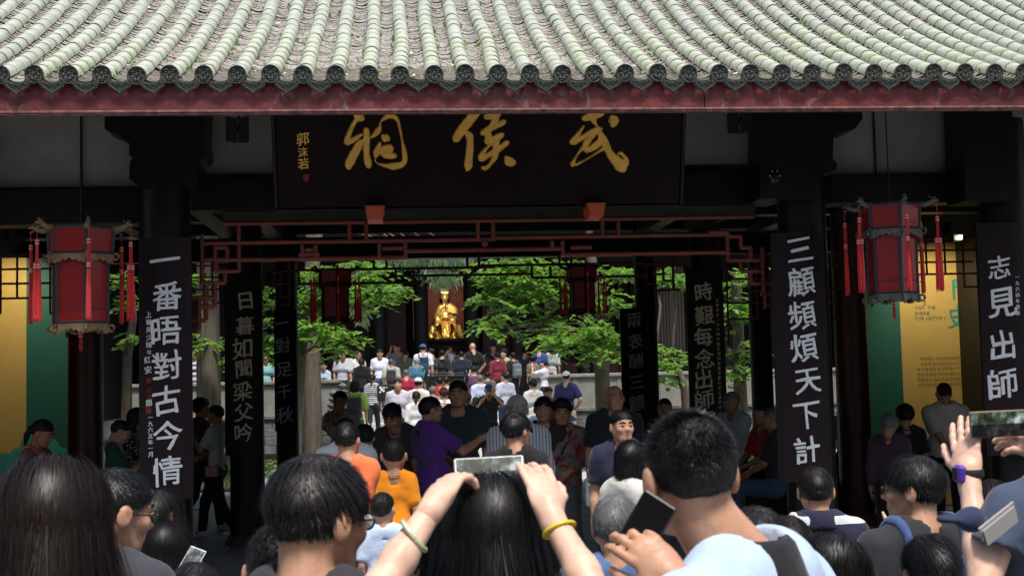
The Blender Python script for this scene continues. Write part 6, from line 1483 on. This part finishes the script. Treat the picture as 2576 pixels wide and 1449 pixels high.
person(2495, 1215, 5.6, 4, 'woman with straight brown hair raising one open hand, under the tall raised arm', hair='bob', hc='brown', top=(.05, .05, .055), strand=6000, female=True, armL=dict(w=(-.21, .16, .86), d=(0, .05, 1), n=(0, -1, .1), curl=(.08, .06, .08, .12), thumb=.05, pole=(-.8, 0, -.6)), skn='pale')
# the raised arms at the right edge
Rp = (P(2680, 900, 3.25).x, 3.25, 0)
def lr_(px, py, Y): return to_local(px, py, Y, Rp, 0)
person(2680, 960, 3.25, 0, 'person at the right edge holding a phone high, purple watch on one wrist', top=(.05, .07, .12), sleeve=.3, skn='pale', strand=0, det=.008, female=True,
    armL=dict(w=tuple(lr_(2440, 1200, 3.35)), abs=1, keep=1, e=tuple(lr_(2478, 1475, 3.2)), d=tuple(lr_(2425, 1060, 3.4)-lr_(2440, 1200, 3.35)), n=(-.72, -.68, .0), curl=(.16, .14, .10, .16), thumb=.1, flip=False),
    armR=dict(w=tuple(lr_(2640, 1180, 3.35)), abs=1, keep=1, e=tuple(lr_(2720, 1400, 3.2)), d=(-.65, .1, .75), n=(.55, -.7, .45), curl=(.5, .55, .6, .6), thumb=.3))
phone(2512, 1066, 3.34, 'black phone held up sideways at the right edge, trees on its screen', scr='view', L=.160, Wd=.072, body=(.25, .16, .12), ry=rad(-1))
tw = thing('wristwatch', 'purple child watch with a black strap on the tall raised arm', 'watch', P(2442, 1190, 3.35)); 
mp_ = mat('purple_plastic', (.085, .03, .32), .35); MB().box((-.048, -.030, -.024), (-.022, .012, .024), .008).build('case', mp_, tw); MB().box((-.0495, -.024, -.017), (-.0485, .006, .017)).build('face', mat('watch_glass', (.01, .01, .015), .4), tw); MB().lathe((0, 0, -.011), [(.033, 0), (.0345, .004), (.0345, .018), (.033, .022)], 24).build('band', mat('watch_strap', (.015, .015, .018), .6), tw, auto=True)
NVP = person(2850, 1250, 2.25, -6, 'person in a dark navy shirt at the bottom right corner, holding a navy cap', top=(.018, .045, .12), sleeve=1.0, det=.011, wide=1.15, strand=0, armL=dict(w=(-.21, .22, .66), d=(-.6, .4, .5), n=(-.3, -.6, .6), pole=(-.6, -.3, -1)))
p = P(2428, 1308, 2.7); t = thing('navy_cap', 'crumpled navy cap held up before the raised arm at the right', 'cap', p); f = Field((-.12, -.1, -.08), (.12, .1, .1), .006); f.ell((.010, 0, .004), (.036, .04, .027), .015).ell((-.028, 0, .004), (.030, .034, .008), .012).warp(.003, 90, 2); solid('cloth', [f.mesh()], cloth((.022, .028, .07)), t)
p = P(2512, 1312, 2.65); t = thing('folded_map', 'pale folded leaflet held beside the navy cap', 'leaflet', p); t.rotation_euler = (.2, rad(-28), .3); MB().box((-.055, 0, -.018), (.055, .004, .018), .001).build('sheet', mat('leaflet_paper', (.38, .36, .35), .6), t); MB().box((-.05, -.004, -.03), (.05, -.001, .010), .001).build('sheet', mat('leaflet_paper', (.55, .53, .50)), t)

# ---- people in the gate
person(873, 1066, 8.6, 10, 'man in a coral orange T-shirt with a black sling, hands behind his back', hair='short', hc='black', top=(.80, .17, .06), sleeve=.45, strand=2500, armR='back', armL='back', strap=dict(c=BK, s=-1, w=.014), lanyard=BK, hyaw=14, skn='mid', bottom=BK)
person(990, 1108, 10.2, 4, 'boy in a bright tangerine T-shirt with a black lanyard', hair='crew', top=(.85, .27, .01), sleeve=.5, kid=True, lanyard=BK, bottom=BK, hc='black', skn='mid', strand=1500)
person(962, 1243, 8.3, -4, 'little boy in a pale blue T-shirt just below the tangerine one', hair='crew', top=(.50, .60, .80), kid=True, lanyard=BK, bottom=(.05, .05, .07), hyaw=20, skn='mid', strand=1500)
person(868, 1052, 10.6, 0, 'broad-backed person in a pale grey T-shirt behind the coral shirt', hair='short', hc='brown', top=(.50, .52, .55), wide=1.2, sleeve=.45)
person(917, 1068, 11.2, -4, 'dark silhouette in black with a paper in hand, right of the grey T-shirt', hair='full', top=BK)
person(1079, 1000, 11.4, 68, 'man in a purple polo with an embroidered crest, glasses, pointing right', hair='short', top=(.075, .018, .17), collar=(.07, .018, .16), sleeve=.45, glasses=True, face=True, armR=dict(w=(.10, .26, .79), pole=(.4, -.4, -1), d=(.1, 1, .25), n=(.7, 0, .6), curl=(.25, .5, .7, .8)), bottom=BK, wide=1.12, hyaw=10, skn='tan', strand=1500)
person(1152, 960, 11.9, 190, 'tall man in a dark slate T-shirt in shadow right of the purple polo', hair='short', top=(.022, .030, .038), face=True, bottom=BK, skn='tan', armR='front', wide=1.1)
person(1012, 1000, 12.2, 200, 'dark figure leaning forward in shadow left of the purple polo', hair='full', top=(.03, .03, .032), lean=18, face=True, skn='tan', hpitch=-30)
person(856, 984, 16.0, 200, 'woman holding a hand to her mouth in the shade of the gate', hair='full', top=(.40, .33, .33), armR='face', face=True, female=True, skn='tan', bottom=(.04, .04, .06), strap=dict(c=(.3, .03, .03), s=1))
person(1297, 1040, 8.4, 18, 'young man with dark glasses and a black T-shirt in the gate centre', hair='full', top=BK, sleeve=.45, lanyard=BK, hyaw=30, glasses='sun', face=True, strand=3500, skn='mid', bottom=BK)
person(1301, 1003, 10.6, 2, 'man in a grey cap and a pale shirt with thin stripes', hair='crew', hc='grey', top=(.30, .33, .36), pat='vstripe', c2=(.13, .14, .17), sleeve=.7, cap=dict(c=(.17, .16, .15), back=False), wide=1.15, skn='tan', bottom=(.05, .05, .06))
person(1366, 998, 12.0, 190, 'woman in a dark blouse standing in shadow left of the flowered dress', hair='full', top=(.03, .026, .022), female=True, face=True, skn='tan', bottom=BK)
person(1412, 1006, 12.0, 184, 'curly-haired woman in a red flowered blouse, brown jacket and long grey skirt', hair='curly', top=(.17, .15, .145), pat='marble', c2=(.28, .03, .02), female=True, wide=1.15, face=True, skn='tan', legs='longskirt', bottom=(.10, .105, .11), strap=dict(c=BK, s=-1, w=.014), sleeve=.9, armL='front')
person(1544, 973, 11.6, 172, 'shaven-headed man in a black T-shirt carrying a white plastic bag', hair=None, top=(.010, .011, .016), sleeve=.45, skn='tan', bottom=(.03, .035, .05), wide=1.12, face=True)
p = P(1490, 1228, 11.2); t = thing('plastic_bag', 'white plastic carrier bag with black letters hanging from a hand', 'bag', p); f = Field((-.10, -.06, -.17), (.10, .06, .2), .009); f.box((0, 0, -.03), (.068, .035, .125), .03).warp(.006, 50, 4); f.cone((-.02, 0, .08), (-.035, 0, .17), .012, .008, .01).cone((.02, 0, .08), (.01, 0, .17), .012, .008, .01); solid('bag_body', [f.mesh()], mat('white_film', (.62, .64, .66), .35, bump=.5, bscale=30), t)
for tx, x, y, s in (('O', -.035, .05, .06), ('YUAN', -.045, .0, .036), ('IE', -.03, -.04, .036)):
    line(tx, 1490+x*FPX/11.2, 1228-y*FPX/11.2+0, s, BKI if False else mat('print_black', (.01, .01, .01), .6), t, p, 11.2); bpy.data.objects[t.children[-1].name].location.y = -.046
person(1563, 1034, 9.1, 186, 'grey-templed man in navy looking back at the camera with his mouth open', hair='short', hc='black', top=(.014, .018, .04), sleeve=.45, face=True, hyaw=-22, hpitch=2, skn='mid', strand=1800, bottom=(.03, .035, .05), lanyard=None, det=.013)
person(1578, 1113, 7.6, 52, 'older woman with a short black bob and cream top, head bent right', hair='bob', top=(.60, .58, .53), sleeve=.8, female=True, hpitch=-22, lanyard=BK, skn='light', strand=2500, bottom=(.1, .1, .1), face=True)
person(1672, 1003, 14.6, 200, 'person reading a sheet in the dark between the right couplet boards', hair='short', top=(.02, .02, .022), face=True, skn='tan', armL='phone', armR='phone')
# seated on the right bench
person(1842, 998, 14.2, -120, 'man in a pale grey long-sleeved shirt seated with folded arms', hair='crew', hc='grey', top=(.40, .42, .46), sleeve=1., pose='sit', ground=-.32, armL='fold', armR='fold', skn='tan', face=True, wide=1.05, H=1.35*.97)
person(1918, 1028, 13.6, -100, 'seated person in a bright red T-shirt partly behind a dark column', hair='short', top=(.42, .012, .016), pose='sit', armL='lap', armR='lap', skn='tan', H=1.28)
person(1945, 1042, 13.2, -70, 'seated person with grey hair and faded jeans, paper in the lap', hair='short', hc='grey', top=(.02, .02, .022), pose='sit', armL='lap', armR='lap', bottom=JN, skn='tan', H=1.26)
# right gallery
person(2374, 965, 13.6, 6, 'man in a pale T-shirt, hands behind him, before the yellow panel', hair='crew', hc='black', top=(.46, .44, .38), armL='back', armR='back', wide=1.15, bottom=BK, skn='tan')
person(2276, 1018, 13.2, 16, 'dark-haired visitor in black with a yellow emblem on the sleeve', hair='curly', top=BK, bottom=BK, skn='tan')
person(2234, 1040, 12.0, 26, 'short older person with grey hair in a dark plum cardigan', hair='short', hc='grey', top=(.05, .028, .045), sleeve=1., bottom=BK, skn='tan', strap=dict(c=BK, s=-1, bag=False))
person(2130, 1000, 15.5, 200, 'visitor in a pale blue shirt half hidden by the right front column', hair='short', top=(.25, .33, .38), bottom=BK, skn='tan', face=True)
# left side
person(92, 1072, 12.4, 100, 'woman with a ponytail and orange strap looking down before the green panel', hair='pony', top=(.16, .085, .065), female=True, hpitch=-24, armL='phone', armR='phone', face=True, skn='tan', strap=dict(c=(.75, .12, .03), s=1, w=.02), bottom=(.03, .08, .12), H=1.42, ground=None, pose='sit')
person(288, 1070, 13.0, 80, 'boy in a dark green polo seated and looking down at his phone', hair='short', top=(.012, .055, .04), collar=(.3, .3, .32), pose='sit', hpitch=-28, armL='phone', armR='phone', face=True, skn='mid', bottom=(.10, .10, .09), H=1.22)
person(338, 1043, 13.8, 100, 'woman with long black hair in a speckled black dress beside the seated boy', hair='long', top=(.014, .014, .016), pat='spots', c2=(.32, .32, .34), psc=2., pose='sit', hpitch=-14, female=True, armL='lap', armR='lap', bottom=BK, skn='tan', H=1.3)
person(503, 1003, 16.4, 60, 'woman in a plum checked blouse and cropped black trousers walking in the left bay', hair='curly', top=(.11, .02, .05), pat='hstripe', c2=(.08, .018, .04), female=True, sleeve=.5, bottom=BK, armR='phone', pose='walk', skn='tan', shoes=(.45, .32, .28), strap=dict(c=BK, s=1, bag=False))
person(545, 1020, 15.7, -78, 'man in a white T-shirt and black trousers striding left in white trainers', hair='short', top=(.50, .51, .50), sleeve=.45, bottom=BK, pose='walk', armL='phone', armR='front', face=True, skn='tan', shoes=(.6, .58, .5), strap=dict(c=(.45, .25, .25), s=1, bag=True))

# ---- the court: rows of visitors
C_ = 'court'
def cp(*a, **k): k.setdefault('skn', 'light'); return person(*a, **k)
cp(1000, 953, 27.0, 178, 'young man facing us in a pale lilac jacket, camera on his chest', face=True, hair='full', top=(.52, .50, .60), sleeve=1., bottom=BK, lanyard=BK, pack=None, hpitch=4)
p = P(1000, 1020, 26.78); t = thing('camera', 'black camera hanging on the chest of the young man in lilac', 'camera', p); MB().box((-.06, 0, -.045), (.06, .05, .04), .012).build('camera_body', mat('camera_black', (.012, .012, .013), .4), t); MB().tube([(0, 0, -.01), (0, -.09, -.02)], .038, 14).build('camera_lens', mat('camera_black', (.012, .012, .013)), t, auto=True)
cp(893, 957, 26.6, 4, 'woman with long dark hair in a lime green top, small dark rucksack', hair='long', hc='soft', top=(.40, .58, .10), sleeve=.5, female=True, pack='back', packc=(.03, .035, .045), legs='skirt', bottom=(.02, .11, .09))
cp(937, 942, 30.4, 12, 'woman in a navy and white striped T-shirt and black trousers walking up the court', hair='pony', top=(.60, .60, .62), pat='hstripe', c2=(.06, .07, .10), sleeve=.6, female=True, pose='walk', strap=dict(c=(.3, .02, .04), s=1, bag=False), shoes=(.75, .73, .7))
p = P(967, 985, 29.8); t = thing('tote_bag', 'black tote bag with a white drawing slung beside the striped T-shirt', 'bag', p); MB().box((-.17, -.03, -.22), (.17, .05, .16), .03).build('bag_body', cloth(BK), t); MB().tube([(-.08, 0, .15), (-.05, 0, .38), (.05, 0, .38), (.08, 0, .15)], .008, 6).build('strap', cloth(BK), t)
wp_ = mat('print_white', (.7, .7, .7), .6)
for (x, z, r) in ((-.09, .10, .030), (-.06, .05, .035), (-.02, .02, .03), (-.10, -.01, .022), (-.01, .09, .026), (.05, .10, .018)): MB().lathe((x, -.031, z), [(r, 0), (r, .001)], 12).build('printed_shape', wp_, t, rot=None) if False else MB().tube([(x, -.0305, z), (x, -.0318, z)], r, 12).build('printed_shape', wp_, t)
line('TOME', 967-.10*FPX/29.8, 985+.13*FPX/29.8, .07, wp_, t, p, 29.8); t.children[-1].location.y = -.033
cp(1052, 953, 27.4, 8, 'woman in a wide white sun visor and white top', hair='short', hc='black', top=(.66, .64, .62), female=True, cap=dict(c=(.62, .60, .55)), sleeve=.4)
cp(1047, 985, 25.0, 4, 'woman with a low ponytail in a white cardigan over stripes', hair='pony', hc='soft', top=WH, female=True, sleeve=1., pat=None)
cp(1022, 930, 31.4, 0, 'man with a shaved head in a crimson T-shirt', hair='crew', hc='grey', top=(.36, .02, .06), sleeve=.5)
cp(1048, 899, 32.6, 4, 'white-haired man in a teal blue shirt with a black sling', hair='short', hc='white', top=(.10, .30, .42), sleeve=.5, strap=dict(c=BK, s=1, bag=False), bottom=(.2, .2, .2))
cp(984, 903, 32.4, 2, 'man in a cream T-shirt with a charcoal rucksack', hair='crew', hc='grey', top=(.60, .61, .55), sleeve=.5, pack='back', packc=(.04, .04, .05), wide=1.1)
cp(955, 878, 34.6, 176, 'young man facing the court in a white T-shirt with a small black print', face=True, hair='full', top=(.66, .68, .80), sleeve=.45, bottom=JN, hpitch=-14)
cp(910, 902, 32.4, 6, 'person in a long loose black top at the left end of the steps', hair='pony', hc='soft', top=BK, sleeve=.8, hem=.34, female=True, wide=1.15)
p = P(878, 915, 32.1); t = thing('paper_sheet', 'white sheet of paper held by the person in black at the steps', 'paper', p); MB().box((-.09, 0, -.14), (.09, .003, .14)).build('sheet', mat('white_paper', (.7, .7, .68), .7), t)
cp(900, 883, 34.3, 150, 'man with a red strap in a pale shirt behind the left parapet', face=True, hair='short', top=(.60, .60, .62), sleeve=.5, strap=dict(c=(.3, .04, .05), s=1, bag=False), skn='mid')
cp(860, 885, 35.0, 160, 'person in a lilac grey T-shirt behind the left parapet', face=True, hair='short', top=(.42, .42, .52), sleeve=.45, skn='mid', strap=dict(c=BK, s=1, bag=False))
cp(779, 893, 34.2, 188, 'woman in a white blazer leaning on the left parapet', face=True, hair='short', hc='soft', top=(.62, .62, .56), sleeve=1., female=True, armL='lap', armR='lap', hpitch=-10, z0=None)
cp(814, 912, 34.0, 184, 'girl in a pale blue blouse leaning over the left parapet', face=True, hair='short', hc='black', top=(.40, .50, .56), female=True, armL='lap', armR='lap', hpitch=-12, sleeve=1.)
cp(668, 893, 34.5, 170, 'visitor in a pale teal shirt between the left couplet boards', face=True, hair='short', top=(.20, .42, .40), skn='mid')
cp(488, 880, 34.2, 170, 'visitor in a red, white and navy striped shirt beside the first board', face=True, hair='short', top=(.55, .55, .58), pat='hstripe', c2=(.10, .06, .16), psc=.35, skn='mid')
cp(1064, 868, 34.6, 2, 'man in a blue and white cap, white shirt and navy rucksack', hair='crew', top=(.70, .70, .76), cap=dict(c=(.05, .09, .25)), pack='back', packc=(.02, .04, .09), sleeve=.45)
cp(1085, 876, 35.4, 300, 'dark-haired person turned left just right of the blue cap', face=True, hair='full', top=BK, hyaw=-10)
cp(1112, 880, 35.6, 10, 'person in black with a grey sleeve before the statue', hair='full', top=(.02, .02, .022), sleeve=.5, strap=dict(c=(.15, .15, .2), s=-1))
cp(1127, 868, 36.6, 60, 'person in a grey blue shirt with a dark strap under the statue', hair='short', top=(.18, .20, .27), pack='back', packc=BK, face=True, skn='mid')
cp(1143, 880, 36.9, 260, 'small dark figure turned toward the altar', hair='short', top=(.02, .02, .02), face=True, skn='mid')
cp(1160, 884, 35.0, 0, 'broad back in dark navy before the statue', hair='short', top=(.014, .018, .035), wide=1.25, sleeve=.5)
cp(1189, 864, 35.8, -20, 'bald man in a black T-shirt with hands on his hips right of the statue', hair=None, top=(.010, .010, .011), armL='hip', armR='hip', sleeve=.45)
cp(1172, 888, 36.4, 20, 'person in light blue half hidden by the bald man', hair='short', top=(.12, .19, .32))
cp(1251, 886, 33.8, -8, 'woman in a dark red patterned blouse with a sling across her back', hair='bun', hc='black', top=(.22, .018, .03), pat='marble', c2=(.05, .03, .04), sleeve=.8, strap=dict(c=BK, s=1, bag=False), female=True, wide=1.1, bottom=(.04, .01, .015))
cp(1268, 878, 35.0, 230, 'woman with short curly hair in a pale olive blouse', face=True, hair='curly', top=(.36, .38, .20), female=True)
cp(1290, 886, 34.4, 330, 'person in black carrying a grey rucksack', hair='full', top=BK, pack='back', packc=(.13, .16, .17), skn='mid')
cp(1355, 868, 35.2, 6, 'man in a royal blue T-shirt behind the right parapet', hair='short', top=(.03, .07, .22), sleeve=.5)
cp(1340, 896, 34.4, 4, 'child with brown curly hair held against the royal blue T-shirt', hair='curly', hc='brown', top=(.20, .16, .12), kid=True, H=1.2)
cp(1386, 868, 35.4, 10, 'woman in a white cap and pale top with long hair behind the right parapet', hair='long', hc='soft', top=(.38, .40, .38), cap=dict(c=(.6, .62, .66)), female=True)
cp(1368, 906, 32.2, -62, 'man in glasses and a white T-shirt lifting a phone, slim dark backpack strap', hair='short', top=(.66, .66, .74), sleeve=.45, armL='photo', armR='photo', glasses=True, face=True, strap=dict(c=BK, s=-1, bag=False), hyaw=-10)
cp(1192, 921, 31.2, -6, 'person in a blue and red plaid shirt filming with raised hands', hair='short', top=(.06, .08, .20), pat='plaid', c2=(.20, .06, .10), armL='photo', armR='photo')
cp(1226, 935, 31.0, 0, 'dark-haired person in grey just right of the plaid shirt', hair='short', top=(.12, .11, .10))
cp(1207, 943, 29.6, -8, 'grey-haired man in a pale blue shirt', hair='short', hc='grey', top=(.52, .60, .78), sleeve=1., bottom=NV)
cp(1270, 938, 29.4, -14, 'man in a white shirt tucked into navy trousers', hair='short', top=(.66, .70, .84), sleeve=1., hem=.50, bottom=(.03, .045, .10), hyaw=-30)
cp(1229, 967, 25.6, 178, 'man in black facing us and holding up a blue phone, bag on his chest', hair='short', top=BK, sleeve=.45, armL='photo', armR='photo', pack='front', packc=(.012, .012, .014), bottom=BK, face=True, skn='mid')
phone(1230, 976, 24.95, 'blue phone held up by the man in black who faces the camera', vertical=True, L=.15, Wd=.08, body=(.05, .14, .34))
cp(1172, 988, 23.4, 22, 'child in a loose turquoise T-shirt and black shorts', hair='short', top=(.07, .62, .66), sleeve=.7, kid=True, legs='shorts', bottom=BK, wide=1.1, hem=.42, pose='walk', shoes=(.5, .6, .6), skn='light')
cp(1196, 1000, 24.0, 10, 'girl in a long white skirt beside the turquoise T-shirt', hair='pony', top=(.62, .62, .60), female=True, legs='skirt', bottom=(.64, .64, .60), sleeve=.4, shoes=(.6, .6, .6))
cp(1106, 950, 29.0, 4, 'child in a bright red T-shirt at the trough', hair='short', top=(.60, .02, .03), kid=True, H=1.2, skn='mid')
cp(1122, 948, 29.4, -4, 'older person with brown hair in a beige top at the trough', hair='short', hc='brown', top=(.50, .46, .30), female=True)
cp(1116, 976, 23.5, -8, 'woman with her reddish brown hair up, in a white blouse', hair='bun', hc='red', top=(.68, .68, .68), female=True)
cp(1088, 972, 28.0, 0, 'person with grey brown hair low in the crowd near the visor', hair='short', hc='grey', top=(.2, .2, .22))
cp(1341, 955, 27.8, -10, 'woman with a high bun and blue hair clip in a white top and jeans', hair='bun', top=(.66, .64, .63), female=True, bottom=(.12, .20, .28), sleeve=.5, hem=.50)
cp(1378, 974, 26.6, 170, 'woman with short dark red hair facing the camera beside the white top', face=True, hair='curly', hc='red', top=(.08, .03, .04), female=True, skn='mid')
cp(1424, 937, 28.0, 22, 'man in a white cap, navy T-shirt and khaki shorts, hand on hip', hair='crew', top=(.025, .03, .11), sleeve=.45, cap=dict(c=(.70, .71, .72), back=True), armR='hip', legs='shorts', bottom=(.46, .40, .28), hem=.44)
for i, (x, y, Y, c, hc_) in enumerate(((1000, 866, 37.5, (.22, .26, .30), 'black'), (1020, 880, 37.0, (.10, .12, .08), 'soft'), (1240, 866, 37.6, (.02, .02, .02), 'soft'), (1215, 880, 37.0, (.05, .03, .03), 'black'), (1320, 876, 37.4, (.03, .03, .04), 'black'), (985, 862, 38.6, (.3, .3, .34), 'black'))):
    cp(x, y, Y, (200, 10, 190, 0, 20, 230)[i], ('visitor in a pale dress photographing in the dark of the hall', 'visitor in dull olive inside the hall doorway', 'shadowy visitor just right of the altar', 'shadowy visitor in brown before the right hall column', 'dark-clad visitor in the hall behind the grey rucksack', 'visitor with raised hands deep in the hall left of the altar')[i], hair='short', hc=hc_, top=c, face=i in (0, 2, 5), armL='photo' if i in (0, 5) else 'down', armR='photo' if i in (0, 5) else 'down', skn='mid')
ph = thing('mobile_phone', 'lit phone in the hands of the woman with the bob at the lower left', 'phone', P(477, 1418, 5.5), rad(-20)); ph.rotation_euler = (rad(-35), rad(20), rad(-15)); MB().box((-.037, 0, -.078), (.037, .008, .078), .003).build('casing', mat('phone_pale', (.5, .5, .6), .3), ph); MB().box((-.033, -.0012, -.072), (.033, -.0002, .072)).build('screen', MATS['screen_view'], ph)
for q in PEOPLE:
    if not (1.05 < q[3] < 1.93): print('STATURE', q)
print('people', len(PEOPLE), 'time', round(time.time()-T0, 1), 'tris', sum(len(o.data.polygons)*2 for o in bpy.data.objects if o.type == 'MESH'))
